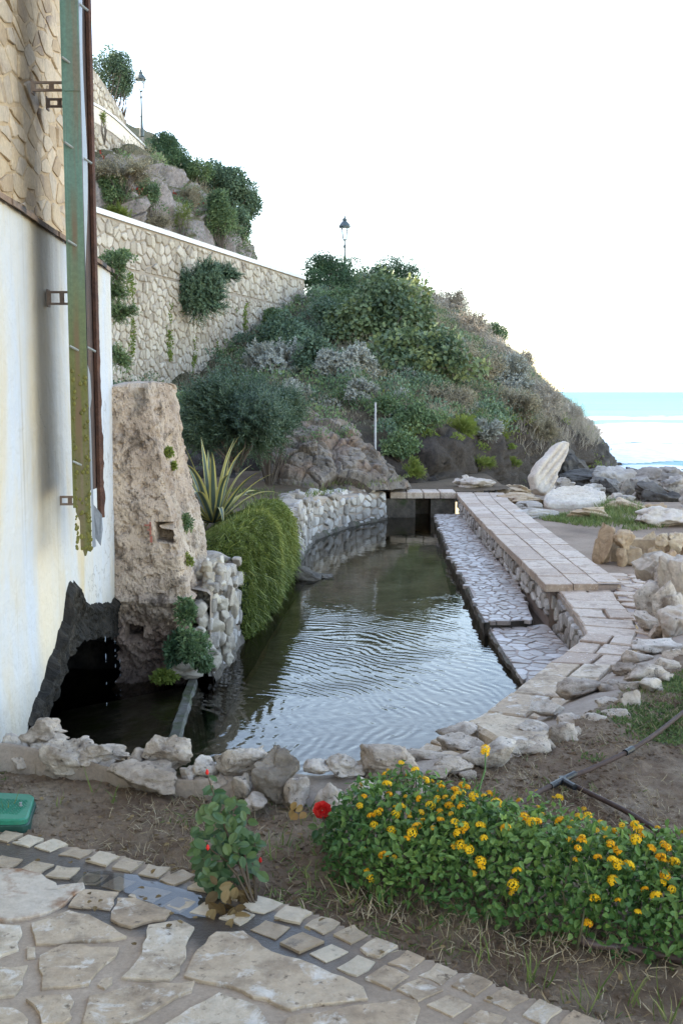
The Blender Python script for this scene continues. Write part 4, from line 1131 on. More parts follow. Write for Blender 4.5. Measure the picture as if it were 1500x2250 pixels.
# small paving right of the slabs, up to the pier
reg = [(2.785,11.094,-0.270), (3.136,11.094,-0.270), (2.950,10.118,-0.270), (2.586,8.843,-0.270), (2.121,7.626,-0.270), (2.157,7.906,-0.270), (2.350,8.496,-0.270), (2.451,9.218,-0.270), (2.554,10.071,-0.270)]
poly = [p[:2] for p in reg]; xs = [p[0] for p in poly]; ys = [p[1] for p in poly]
pol = cells([(min(xs), min(ys)), (max(xs), min(ys)), (max(xs), max(ys)), (min(xs), max(ys))], .2, .2, .025, .4, 43)
pol = [tidy(c_, .02) for c_ in pol if np_poly_mask(np.array([sum(q[0] for q in c_) / len(c_)]), np.array([sum(q[1] for q in c_) / len(c_)]), poly)[0]]
masonry(pol, lambda u, v, w: Vector((u, v, -.268 + w)), .010, M_slab, steps, 44, ch=.18, back=-.03, top=.92, lift=.3)
mb = MB(); mb.add([(p[0], p[1], -.272) for p in reg], [tuple(range(len(reg)))]); mb.build('joint', M_ledge_mortar, steps)
# ---------------------------------------------------------------- big retaining wall below the upper road
RW0, RW1 = Vector((-5.608,26.000,5.701)), Vector((-1.377,41.000,5.739))
RW0.z = RW1.z = 0
rd = (RW1 - RW0).normalized()
RA, RLEN = RW0 - rd * 6.0, (RW1 - RW0).length + 6.0
rwall = thing('retaining_wall', RA.lerp(RA + rd * RLEN, .5) + Vector((0, 0, .5)), 'high rubble stone retaining wall with a pale coping sloping across behind the shrubs', 'retaining wall')
rf = frame(RA, rd, (0, 0, 1))
CZ = 5.69
pol1 = cells([(0, -.8), (RLEN, -.8), (RLEN, 4.55), (0, 4.55)], .215, .22, .032, .48, 51)
pol2 = cells([(0, 4.58), (RLEN, 4.58), (RLEN, CZ - .03), (0, CZ - .03)], .29, .27, .04, .48, 52)
keep_ = []
for p in pol1 + pol2:
    u = p[0][0]; q = rf(u, p[0][1], .1)
    if u < 4.2: continue
    if ground_z(q.x, q.y + .0, 60, -5) > q.z + .25 and q.z < 3.5: continue
    keep_.append(tidy(p, .03))
masonry(keep_, rf, .04, M_rubble, rwall, 53, key=lambda p: -abs(area(p)) * (1 if p[0][1] > 1.2 else .1) * (34 / (26 + p[0][0])) ** 2, ch=.12, hj=.5, back=-.03)
mb = MB(); a = [rf(u, v, w) for w in (-.45, 0) for v in (-2, CZ) for u in (0, RLEN)]
mb.add(a, [(1, 0, 2, 3), (4, 5, 7, 6), (0, 4, 6, 2), (5, 1, 3, 7), (2, 6, 7, 3)]); mb.build('mortar', M_mortar_wall, rwall)
u = 0
while u < RLEN + .02:
    u2 = min(u + 1.18, RLEN + .05); mb = MB(); mb.tone = R.random()
    a = [rf(x, v, w) for w in (-.50, .06) for v in (CZ + .002, CZ + .13) for x in (u + .004, u2 - .004)]
    mb.add(a, [(1, 0, 2, 3), (4, 5, 7, 6), (0, 4, 6, 2), (5, 1, 3, 7), (2, 6, 7, 3), (0, 1, 5, 4)]); mb.build('coping', M_white_paint, rwall, own_origin=True)
    u = u2 + .0
    if u2 >= RLEN: break

mr2 = np.random.default_rng(15); n = 5200
uv = np.concatenate([np.column_stack([mr2.uniform(9, 20, n), 4.56 + np.abs(mr2.normal(size=n)) * -.10]), np.column_stack([mr2.choice([11.2, 13.0, 14.6, 15.3, 17.2, 18.4, 9.6, 7.4], n) + mr2.normal(size=n) * .09, mr2.uniform(2.0, 4.5, n)])])
uv = uv[fbm(np.column_stack([uv * 1.3, 0 * uv[:, 0]]), 3) > .12]
MOSS_UV = np.array([tuple(rf(u, v, .05)) for u, v in uv])
# road parapet higher on the slope and the wall above it
def curved_wall(name, pts, ztop, zband, zfoot, label, seed, thick=.35, du=.34, dvv=.28, band=True, zslope=0., hide=0):
    t = thing(name, (pts[0][0], pts[0][1], zfoot), label, 'stone wall')
    P = catmull(np.array([(p[0], p[1], 0) for p in pts]), 40)
    f, L = path_frame([tuple(p) for p in P], 0, 1)
    def zt(u): return ztop + zslope * u / L
    mb = MB()
    def strip(z0f, z1f, w0, w1, mm, nm):
        mb = MB(); k = 40
        for i in range(k):
            a = [f(L * (i + di) / k, z, w) for di in (0, 1) for z, w in ((z0f(L * (i + di) / k), w0), (z1f(L * (i + di) / k), w0), (z1f(L * (i + di) / k), w1), (z0f(L * (i + di) / k), w1))]
            mb.add(a, [(0, 4, 5, 1), (1, 5, 6, 2), (2, 6, 7, 3)] + ([(3, 2, 1, 0)] if i == 0 else []) + ([(4, 7, 6, 5)] if i == k - 1 else []))
        return mb.build(nm, mm, t)
    if band:
        strip(lambda u: zband + zslope * u / L, lambda u: zt(u) - .09, 0.02, -thick, M_parapet, 'parapet')
        strip(lambda u: zt(u) - .088, lambda u: zt(u), 0.06, -thick - .04, M_white_paint, 'coping')
    strip(lambda u: zfoot, lambda u: zband - .003 + zslope * u / L, 0, -thick, M_mortar_wall, 'mortar')
    pol = [tidy(p, .03) for p in cells([(hide, zfoot), (L, zfoot), (L, zband + max(zslope, 0)), (hide, zband + max(zslope, 0))], du, dvv, .045, .42, seed)]
    pol = [p for p in pol if max(q[1] for q in p) < zband + zslope * p[0][0] / L + .02]
    masonry(pol, f, .05, M_rubble, t, seed, ch=.2, limit=260, key=lambda p: -p[0][0] - p[0][1])
    return t
curved_wall('road_wall', [(-9.439,34.000,10.370), (-8.189,38.000,11.033), (-7.977,43.000,11.804), (-8.008,47.000,12.313), (-8.346,51.000,12.865), (-9.054,56.000,13.794)], Vector((-8.037,38.000,10.988)).z, Vector((-8.052,38.000,10.365)).z, Vector((-8.303,39.000,8.957)).z, 'cream painted road parapet over a short rubble wall, curving round the upper slope', 61, zslope=.95, hide=2)
curved_wall('terrace_wall', [(-12.037,44.000,18.593), (-11.457,47.000,16.535), (-10.738,50.000,15.505), (-10.412,53.000,15.045), (-10.336,54.000,14.794)], Vector((-10.737,50.000,15.563)).z + 1.3, Vector((-10.737,50.000,15.563)).z + 1.3, Vector((-10.342,54.000,14.541)).z - .6, 'bare stone wall highest on the slope with its top stepping down to the right', 62, band=False, zslope=-2.3, hide=2)

# ---------------------------------------------------------------- street lamps
M_iron = mat('dark_green_iron', [(.035, .055, .06), (.06, .085, .09)], 5, 0, .5, .2, 40, .003, .5)
m, nt, b = _base('lantern_glass'); b.inputs['Base Color'].default_value = (.85, .88, .88, 1); b.inputs['Roughness'].default_value = .15; b.inputs['Transmission Weight'].default_value = .85; b.inputs['IOR'].default_value = 1.05
M_glass = m
def lamp(base, height, label, s=1.0):
    t = thing('street_lamp', base, label, 'street lamp', 'street lamps along the hill road')
    b0 = Vector(base)
    mb = MB(); zl = height - .95 * s
    mb.lathe(b0, [(.11, 0), (.11, .35), (.075, .42), (.06, .9), (.075, .93), (.05, 1.0), (.040, zl - .35), (.06, zl - .32), (.06, zl - .26), (.036, zl - .22), (.034, zl - .06), (.085, zl - .03), (.085, zl)], 12)
    mb.build('pole', M_iron, t)
    c0 = b0 + Vector((0, 0, zl)); mb = MB()
    r0, r1, h = .105 * s, .205 * s, .50 * s
    for k in range(6):
        a = math.pi / 3 * k; ca, sa = math.cos(a), math.sin(a)
        mb.tube([c0 + Vector((r0 * ca, r0 * sa, 0)), c0 + Vector((r1 * ca, r1 * sa, h))], .013, 5)
    mb.build('lantern_frame', M_iron, t)
    for k in range(6):
        a, a2 = math.pi / 3 * k, math.pi / 3 * (k + 1); mb = MB()
        mb.add([c0 + Vector((q * .97 * math.cos(x), q * .97 * math.sin(x), z)) for q, x, z in ((r0, a, .01), (r0, a2, .01), (r1, a2, h), (r1, a, h))], [(0, 1, 2, 3)])
        mb.build('glass_pane', M_glass, t)
    mb = MB(); mb.lathe(c0 + Vector((0, 0, h)), [(.25 * s, -.02), (.255 * s, .03), (.20 * s, .12 * s), (.13 * s, .20 * s), (.085 * s, .24 * s), (.10 * s, .28 * s), (.10 * s, .31 * s), (.05 * s, .36 * s)], 12)
    cap = mb.build('lamp_hood', M_iron, t)
    mb = MB(); mb.lathe(c0 + Vector((0, 0, h)), [(.03 * s, .355 * s), (.045 * s, .40 * s), (.02 * s, .45 * s), (.008 * s, .50 * s)], 8)
    f_ = mb.build('finial', M_iron, cap); f_.location = (0, 0, 0)
    return t
L1 = Vector((0.132,46.000,5.725)); top = Vector((0.112,46.000,8.783)).z
lamp(L1, top - L1.z, 'street lamp rising beside the clipped round bush at the end of the retaining wall')
L2 = Vector((-9.552,54.000,13.739)); top = Vector((-9.533,54.000,16.847)).z
lamp(L2, top - L2.z, 'tall street lamp standing over the bend of the cream road parapet', 1.05)
L3 = Vector((-10.665,72.000,16.486)); top = Vector((-10.671,72.000,17.814)).z
lamp(L3 - Vector((0, 0, 2.2)), top - L3.z + 2.2, 'small far street lamp whose lantern just shows above the conifer bush')

# thin grey stake on the slope
st = Vector((0.635,20.600,0.534)); top = Vector((0.623,20.600,1.396)).z
mb = MB(); mb.tube([(st.x, st.y, st.z - .6), (st.x, st.y, top)], .02, 8); tag(mb.build('metal_stake', mat('galvanised', [(.32, .33, .34), (.45, .46, .47)], 10, 0, .5, .2, 60)), 'thin upright grey metal stake behind the rock outcrop', 'stake')

# ---------------------------------------------------------------- rock border between bed and pool
border = thing('rock_border', (.4, 4.9, -.05), 'row of pale rounded rocks set in mortar along the near edge of the pool', 'rock border')
b0_ = [(-2.160,4.652,0.000), (-1.455,4.506,-0.000), (-1.101,4.407,0.000), (-0.773,4.265,0.000), (-0.491,4.215,0.000), (-0.268,4.142,0.000), (-0.053,4.071,0.000), (0.160,4.118,0.000), (0.350,4.265,0.000), (0.698,4.506,-0.000), (0.939,4.806,0.000), (1.231,5.133,0.000), (1.539,5.539,0.000), (1.921,6.092,0.000), (2.634,6.890,0.000)]
b1_ = [(-2.085,4.630,0.120), (-1.473,4.580,0.120), (-1.124,4.435,0.100), (-0.884,4.324,0.080), (-0.601,4.228,0.080), (-0.354,4.335,0.080), (-0.093,4.336,0.070), (0.095,4.421,0.050), (0.367,4.740,-0.020), (0.636,5.107,-0.100), (0.941,5.630,-0.150), (1.264,6.162,-0.180), (1.610,6.742,-0.200), (2.040,7.556,-0.220), (2.693,8.468,-0.220)]
nk = 200; A = catmull(np.array(b0_), nk); B_ = catmull(np.array(b1_), nk)
A[:, 2] = -.06
rows = []
for t, dz in [(0, 0), (.22, .035), (.5, .03), (.8, .01), (1.0, -.06)]:
    q = A + (B_ - A) * t; q[:, 2] = (A[:, 2] + .0) * (1 - t) + B_[:, 2] * t + dz; rows.append(q)
q = B_.copy(); q[:, 2] -= .35; q[:, 1] += .02; rows.append(q); q = q.copy(); q[:, 2] = -1.2; rows.append(q)
g = np.array(rows); gg = catmull(g, 30); gg = gg + .022 * fbm(gg * 5, 4)[..., None] * np.array([.4, .6, 1])
npmesh('mortar', gg.reshape(-1, 3), gridquads(30, nk), M_mortar, border, smooth=True)
FRONT = [((-1.424,4.599,0.020),0.119,0.092), ((-1.302,4.607,0.050),0.207,0.115), ((-1.283,4.535,0.030),0.125,0.068), ((-1.154,4.391,0.000),0.179,0.135), ((-1.011,4.416,0.040),0.217,0.088), ((-1.000,4.396,0.000),0.106,0.073), ((-1.370,4.484,0.000),0.086,0.052), ((-0.721,4.372,0.040),0.189,0.131), ((-0.849,4.383,0.030),0.102,0.084), ((-0.801,4.220,-0.000),0.267,0.106), ((-0.616,4.268,0.020),0.082,0.057), ((-0.550,4.286,0.040),0.100,0.064), ((-0.423,4.234,0.040),0.208,0.127), ((-0.399,4.161,0.000),0.080,0.083), ((-0.259,4.142,0.000),0.173,0.179), ((-0.097,4.240,0.070),0.106,0.046), ((-0.176,4.062,0.000),0.098,0.102), ((-0.045,4.016,0.000),0.127,0.097), ((0.018,4.250,0.040),0.149,0.089), ((0.187,4.258,0.020),0.255,0.135), ((0.088,4.095,0.000),0.119,0.085), ((0.278,4.152,0.000),0.104,0.080), ((-0.331,4.025,0.000),0.084,0.050), ((-0.492,4.222,0.020),0.070,0.046), ((-1.570,4.563,0.000),0.171,0.114), ((-1.090,4.448,0.080),0.093,0.056)]
LIDX = {14: M_lime_brown}
for i in range(0, len(FRONT), 1):
    p, w, h = FRONT[i]
    V, F = rock(p, w * 1.1, h * 1.12, max(.13, w * .8), seed=300 + i, cuts=12, sub=5 if w > .12 else 4, lean=.25 if i == 12 else 0, amp=.15, sink=.12)
    npmesh('stone', V, F, LIDX.get(i, M_lime), border, tone=R.random(), smooth=True, own_origin=True)
xr_ = random.Random(19)
for k in range(26):
    q = b0_[0] if k < 0 else tuple(A[int(xr_.uniform(30, 190))]); w = xr_.uniform(.06, .16)
    V, F = rock((q[0], q[1] + .02, -.02), w, w * .6, w * .8, seed=620 + k, cuts=12, sub=3, amp=.14); npmesh('stone', V, F, M_lime, border, tone=xr_.random(), smooth=True, own_origin=True)
SIDE = [((0.569,5.204,-0.100),0.186,0.087), ((0.563,4.967,-0.080),0.199,0.083), ((0.638,4.545,-0.020),0.212,0.144), ((0.383,4.688,-0.050),0.203,0.090), ((0.398,4.359,-0.000),0.109,0.062), ((0.468,4.440,0.000),0.155,0.081), ((1.026,5.010,-0.050),0.113,0.092), ((1.395,6.112,-0.160),0.270,0.132), ((1.539,6.065,-0.120),0.136,0.091), ((1.081,5.564,-0.100),0.181,0.102), ((1.147,5.307,-0.080),0.119,0.088), ((1.246,5.210,-0.040),0.117,0.074), ((1.418,5.579,-0.080),0.139,0.098), ((1.366,5.299,-0.040),0.128,0.075), ((1.750,6.049,-0.060),0.242,0.136), ((1.907,6.248,-0.060),0.146,0.120), ((1.917,6.884,-0.160),0.184,0.115), ((2.110,7.127,-0.160),0.321,0.131), ((0.934,5.184,-0.080),0.151,0.086), ((0.815,4.740,-0.020),0.119,0.079), ((1.590,5.818,-0.050),0.145,0.087), ((2.074,6.583,-0.080),0.165,0.126), ((2.199,6.538,-0.060),0.218,0.163), ((1.751,6.517,-0.140),0.190,0.109)]
for i, (p, w, h) in enumerate(SIDE):
    V, F = rock(p, w * 1.15, h * .85, w * .85, seed=540 + i, cuts=11, sub=4, amp=.12, sink=.1, blk=.8)
    npmesh('stone', V, F, M_lime, border, tone=R.random(), smooth=True, own_origin=True)
# big flat slab with a thick dark side at the turn of the border
mb = MB(); slab(mb, [p[:2] for p in ((0.619,5.358,-0.030), (0.790,5.517,-0.030), (1.027,5.185,-0.030), (0.804,4.864,-0.030))], -.05, .16, .02, jitter=.012)
mb.build('flat_stone', M_flag, border, own_origin=True)

# ---------------------------------------------------------------- pier and low wall right of the stepped path
pier = thing('rock_pier', (2.659,8.967,-0.250), 'stack of big furrowed pale rocks ending the wall right of the stepped path', 'rock wall')
for i, (p, w, h) in enumerate([((2.629,9.078,0.000),0.310,0.265), ((2.541,8.789,-0.270),0.286,0.330), ((2.553,8.356,-0.250),0.209,0.383), ((2.719,8.554,-0.220),0.321,0.535), ((2.716,8.868,-0.020),0.259,0.222), ((2.905,8.460,-0.200),0.388,0.529), ((2.492,7.824,-0.200),0.293,0.228), ((2.375,8.356,-0.250),0.174,0.139), ((2.421,7.987,-0.220),0.200,0.133)]):
    V, F = rock(p, w * 1.15, h, w * .95, seed=760 + i, cuts=10, sub=5, amp=.10, blk=.75); npmesh('stone', V, F, M_lime if i % 3 else M_boulder_white, pier, tone=R.random(), smooth=True, own_origin=True)
lowwall = thing('low_rock_wall', (3.425,12.136,-0.280), 'low wall of orange tan rocks in mortar across the trodden yard', 'rock wall')
for i, (p, w, h) in enumerate([((2.892,11.811,-0.280),0.266,0.413), ((3.066,11.678,-0.080),0.243,0.175), ((3.399,12.050,-0.200),0.211,0.231), ((3.175,11.717,-0.280),0.205,0.205), ((3.026,11.655,-0.280),0.126,0.185), ((3.477,11.677,-0.050),0.185,0.117), ((3.610,11.682,-0.150),0.214,0.214), ((3.399,11.686,-0.280),0.175,0.195), ((3.503,11.443,-0.280),0.191,0.191), ((3.873,11.939,-0.280),0.249,0.298), ((4.085,11.971,-0.280),0.299,0.349)]):
    V, F = rock(p, w, h * 1.1, w * .9, seed=740 + i, cuts=15, sub=4, amp=.12, blk=1.0); npmesh('stone', V, F, M_boulder_tan, lowwall, tone=R.random(), smooth=True, own_origin=True)
p, q = Vector((2.986,11.811,-0.280)), Vector((4.131,11.811,-0.280))
mb = MB(); mb.box(((p.x + q.x) / 2, p.y + .26, -.2), (q.x - p.x, .16, .34)); mb.build('mortar', M_boulder_tan, lowwall)

# ---------------------------------------------------------------- boulders on the shore
def furrowed(name, pts, depth, material, label, grooves, gdir, seed):
    """upright or lying slab with scooped furrows; pts outline its face (world points on its own sloping plane)"""
    P = [Vector(p) for p in pts]; c = sum(P, Vector()) / len(P)
    U = (P[1] - P[0]).normalized(); N = U.cross(P[2] - P[0]).normalized()
    if N.y > 0: N = -N
    Vv = N.cross(U)
    pol = [((p - c).dot(U), (p - c).dot(Vv)) for p in P]
    pol = rough(pol, .05, .012, random.Random(seed))
    k = 26; rows = []
    for s, w in [(0.0, 1.0), (.15, 1.0), (.3, 1.0), (.45, 1.0), (.6, 1.0), (.76, 1.0), (.90, .98), (.97, .92), (1.01, .75), (1.02, .5), (1.02, .2), (.98, -.2), (.9, -.5), (.6, -.7), (.0, -.75)]:
        rows.append([c + U * (x * s) + Vv * (y * s) + N * (w * depth) for x, y in pol])
    g = np.array(rows); g = np.concatenate([g, g[:, :1]], 1); g = catmull(g, 60)
    ph = (g - np.array(c)) @ np.array(U * math.cos(gdir) + Vv * math.sin(gdir))
    front = np.clip(((g - np.array(c)) @ np.array(N)) / depth, 0, 1)[..., None]
    sc_ = np.abs(np.sin(ph * grooves + 1.2 * fbm(g * 1.5, 2))) ** .7
    g = g + np.array(N) * front * (.06 * (sc_ - .5))[..., None] + .025 * fbm(g * 5, 4)[..., None]
    o = npmesh(name, g.reshape(-1, 3), gridquads(*g.shape[:2]), material, smooth=True, own_origin=True, tone=.6)
    return tag(o, label, 'boulder', 'boulders on the shore')
furrowed('standing_stone', [(3.464,20.300,-0.240), (3.426,20.350,-0.006), (3.592,20.500,0.240), (3.804,20.600,0.405), (3.999,20.700,0.589), (4.146,20.750,0.638), (4.268,20.750,0.613), (4.207,20.600,0.405), (4.021,20.400,0.076), (3.922,20.300,-0.214), (3.762,20.200,-0.307), (3.592,20.200,-0.299)], .17, M_boulder_white, 'tall white leaning stone standing upright with scooped furrows', 26, .7, 4)
furrowed('furrowed_slab', [(3.436,18.400,-0.238), (3.657,19.000,-0.186), (4.078,19.500,-0.167), (4.386,19.600,-0.176), (4.629,19.200,-0.237), (4.543,18.800,-0.317), (4.379,18.400,-0.362), (3.827,17.900,-0.384), (3.414,17.900,-0.369), (3.374,18.100,-0.299)], .10, M_boulder_white, 'flat white slab lying aslant with parallel furrows below the standing stone', 30, 1.1, 6)
BL = [
 (((2.548,20.639,-0.340),0.843,0.344), M_boulder_white, 'low pinkish white rock behind the far end of the walkway'),
 (((3.344,20.965,-0.450),0.734,0.262), M_boulder_tan, 'flat tan rock between walkway end and standing stone'),
 (((3.093,18.456,-0.360),0.846,0.231), M_boulder_tan, 'long flat tan rock in front of the standing stone'),
 (((3.002,17.682,-0.330),0.560,0.147), M_boulder, 'thin grey slab rock edging the far end of the grass strip'),
 (((2.912,16.334,-0.300),0.776,0.150), M_boulder, 'lowest flat rock beside the walkway grass'),
 (((4.305,21.203,-0.500),0.565,0.247), M_boulder, 'small rock wedged behind the furrowed slab'),
 (((6.483,29.936,-0.950),1.148,0.424), M_boulder_dark, 'long dark flat boulder under the headland tip'),
 (((7.324,29.090,-1.000),1.285,0.606), M_boulder, 'broad grey boulder with a shaded hollow nearest the surf'),
 (((5.713,23.042,-0.750),0.518,0.518), M_boulder_dark, 'dark upright boulder left of the pair of dark blocks'),
 (((5.910,22.185,-0.700),0.647,0.536), M_boulder_dark, 'dark rounded boulder in the middle of the shore heap'),
 (((8.775,30.958,-1.050),1.084,0.516), M_boulder, 'pale topped boulder at the back of the shore heap'),
 (((9.709,32.172,-1.100),1.153,0.483), M_boulder, 'farthest right boulder on the waterline'),
 (((6.044,20.312,-0.600),0.999,0.508), M_boulder_dark, 'largest dark block with pale crust at the right of the heap'),
 (((5.202,22.596,-0.600),0.603,0.301), M_boulder, 'grey rock just right of the standing stone top'),
 (((5.042,24.596,-0.650),0.492,0.328), M_boulder, 'small grey rock beside the standing stone'),
 (((4.583,17.209,-0.380),0.817,0.287), M_boulder_tan, 'long pale tan rock in front of the dark blocks'),
 (((3.662,16.012,-0.310),0.667,0.213), M_boulder_tan, 'flat tan rock below the furrowed slab'),
 (((4.520,15.159,-0.330),0.733,0.316), M_boulder_white, 'broad pale rock at the right end of the grass strip'),
 (((5.111,19.614,-0.450),0.523,0.180), M_boulder_dark, 'thin dark rock under the pale tan rock'),
 (((6.921,28.531,-0.950),0.713,0.309), M_boulder_dark, 'small dark rock behind the upright dark boulder'),
 (((7.744,28.265,-0.950),0.707,0.353), M_boulder, 'grey wedge between the heap and the surf'),
 (((8.497,27.080,-0.900),1.016,0.451), M_boulder_dark, 'dark boulder cut by the right edge of the heap'),
 (((5.751,20.798,-0.600),0.520,0.381), M_boulder, 'pale cracked rock filling the gap between the dark block and the rounded boulder'),
 (((5.050,20.085,-0.550),0.418,0.285), M_boulder_white, 'small white rock in front of the dark upright boulder'),
 (((8.179,26.783,-0.850),0.670,0.402), M_boulder, 'pale rock resting behind the largest dark block'),
 (((7.742,32.497,-1.100),0.948,0.406), M_boulder_dark, 'dark low rock nearest the headland tip'),
 (((5.174,17.884,-0.420),0.373,0.194), M_boulder_tan, 'little tan rock at the foot of the largest dark block'),
 (((9.487,34.934,-1.200),0.873,0.378), M_boulder_dark, 'dark rock washed by the surf in the middle of the waterline'),
 (((6.223,18.319,-0.500),1.069,0.534), M_boulder, 'big boulder continuing the heap to the right'),
 (((10.107,28.422,-1.000),1.895,0.711), M_boulder, 'boulder on the waterline past the heap'),
]
for i, ((p, w, h), m_, lab) in enumerate(BL):
    V, F = rock(p, w, h, w * .8, seed=900 + i, cuts=16, sub=5, amp=.13, fine=.04, blk=1.3)
    tag(npmesh('boulder', V, F, m_, tone=R.random(), smooth=True, own_origin=True), lab, 'boulder', 'boulders on the shore')
tip = [(((9.486,41.280,-1.700),1.548,1.634), 'dark wave-worn rock at the tip of the headland', 3), (((10.135,41.828,-1.700),1.220,1.046), 'lower dark rock reaching from the headland tip into the surf', 5), (((6.617,31.328,-1.200),1.436,1.175), 'dark ledge of rock at the headland foot behind the standing stone', 7)]
for p, lab, s_ in tip:
    (c_, w, h) = p
    V, F = rock(c_, w, h, w * 1.2, seed=s_, cuts=12, sub=5, amp=.2, fine=.05); tag(npmesh('headland_rock', V, F, mat('headland_rock_%d' % s_, [(.04, .034, .028), (.09, .075, .06), (.17, .14, .105)], .9, 0, .85, 1, 6, .05, .3), smooth=True, own_origin=True), lab, 'rock', 'rocks at the headland tip')
# stones in and by the pool
for p, m_, lab in [((((-0.426,12.936,-0.680),0.377,0.194)), M_core, 'mossy dark rock lying in the pool beside the hanging greenery'), ((((-0.210,13.095,-0.680),0.251,0.076)), M_core, 'small rock awash right of the mossy rock'), ((((-0.953,8.951,-0.700),0.149,0.164)), M_core, 'wet stone at the foot of the hanging greenery'), ((((-1.034,8.504,-0.700),0.120,0.092)), M_core, 'small wet stone beside the weir end')]:
    (c_, w, h) = p
    V, F = rock(c_, w, h, w * .9, seed=int(w * 1000), cuts=11, sub=4, amp=.12); tag(npmesh('pool_rock', V, F, m_, smooth=True, own_origin=True), lab, 'rock', 'rocks in the pool')

# ---------------------------------------------------------------- paving in the foreground
pav_in = BORDER + [(1.392,1.640,0.000), (-1.241,1.640,0.000)]
m, nt, b = _base('wet_paving_mortar'); p = _pos(nt)
c = _ramp(nt, _noise(nt, p, 4, 7, .65), [(.3, (.31, .225, .155)), (.7, (.43, .325, .235))])
# wet by the edging: distance from the line of the cobbles
C0, C1 = Vector((-1.073,3.579,0.000)), Vector((0.189,2.860,0.000)); dl = (C1 - C0).normalized(); nl = Vector((-dl.y, dl.x, 0))
dp = nt.nodes.new('ShaderNodeVectorMath'); dp.operation = 'DOT_PRODUCT'; dp.inputs[1].default_value = nl; nt.links.new(p, dp.inputs[0])
du_ = nt.nodes.new('ShaderNodeVectorMath'); du_.operation = 'DOT_PRODUCT'; du_.inputs[1].default_value = dl; nt.links.new(p, du_.inputs[0])
dist = _math(nt, 'ABSOLUTE', _math(nt, 'SUBTRACT', dp.outputs['Value'], nl.dot(C0) - .02))
dist = _math(nt, 'ADD', dist, _math(nt, 'MULTIPLY', _math(nt, 'SUBTRACT', _noise(nt, p, 5, 5, .6), .5), .28))
al = _math(nt, 'ADD', _math(nt, 'SUBTRACT', du_.outputs['Value'], dl.dot(C0)), _math(nt, 'MULTIPLY', _noise(nt, p, 3, 4), .3))
alr = nt.nodes.new('ShaderNodeMapRange'); alr.inputs[1].default_value = 1.25; alr.inputs[2].default_value = 1.6; alr.inputs[3].default_value = 1; alr.inputs[4].default_value = .12; nt.links.new(al, alr.inputs[0])
wet = _math(nt, 'MULTIPLY', _ramp(nt, dist, [(.13, 1.0), (.22, 0.0)]), alr.outputs[0])
c = _mix(nt, wet, c, _mix(nt, 1.0, c, (.13, .115, .105), 'MULTIPLY'))
c = _mix(nt, .5, c, _ramp(nt, _noise(nt, p, 90, 5, .7), [(.3, .6), (.7, 1.3)]), 'MULTIPLY')
nt.links.new(c, b.inputs['Base Color'])
rr_ = _ramp(nt, wet, [(.2, .9), (.9, .28)]); nt.links.new(rr_, b.inputs['Roughness'])
_bump(nt, b, _noise(nt, p, 60, 7, .7), .6, .006)
M_paving_mortar = m
pave = tag(sheet('paving', -3.2, 3.2, .3, 4.6, 330, 240, lambda x, y: -.006 + .003 * fbm(np.stack([x, y, 0 * x], -1) * 5, 3), M_paving_mortar, lambda x, y: np_poly_mask(x, y, pav_in)))
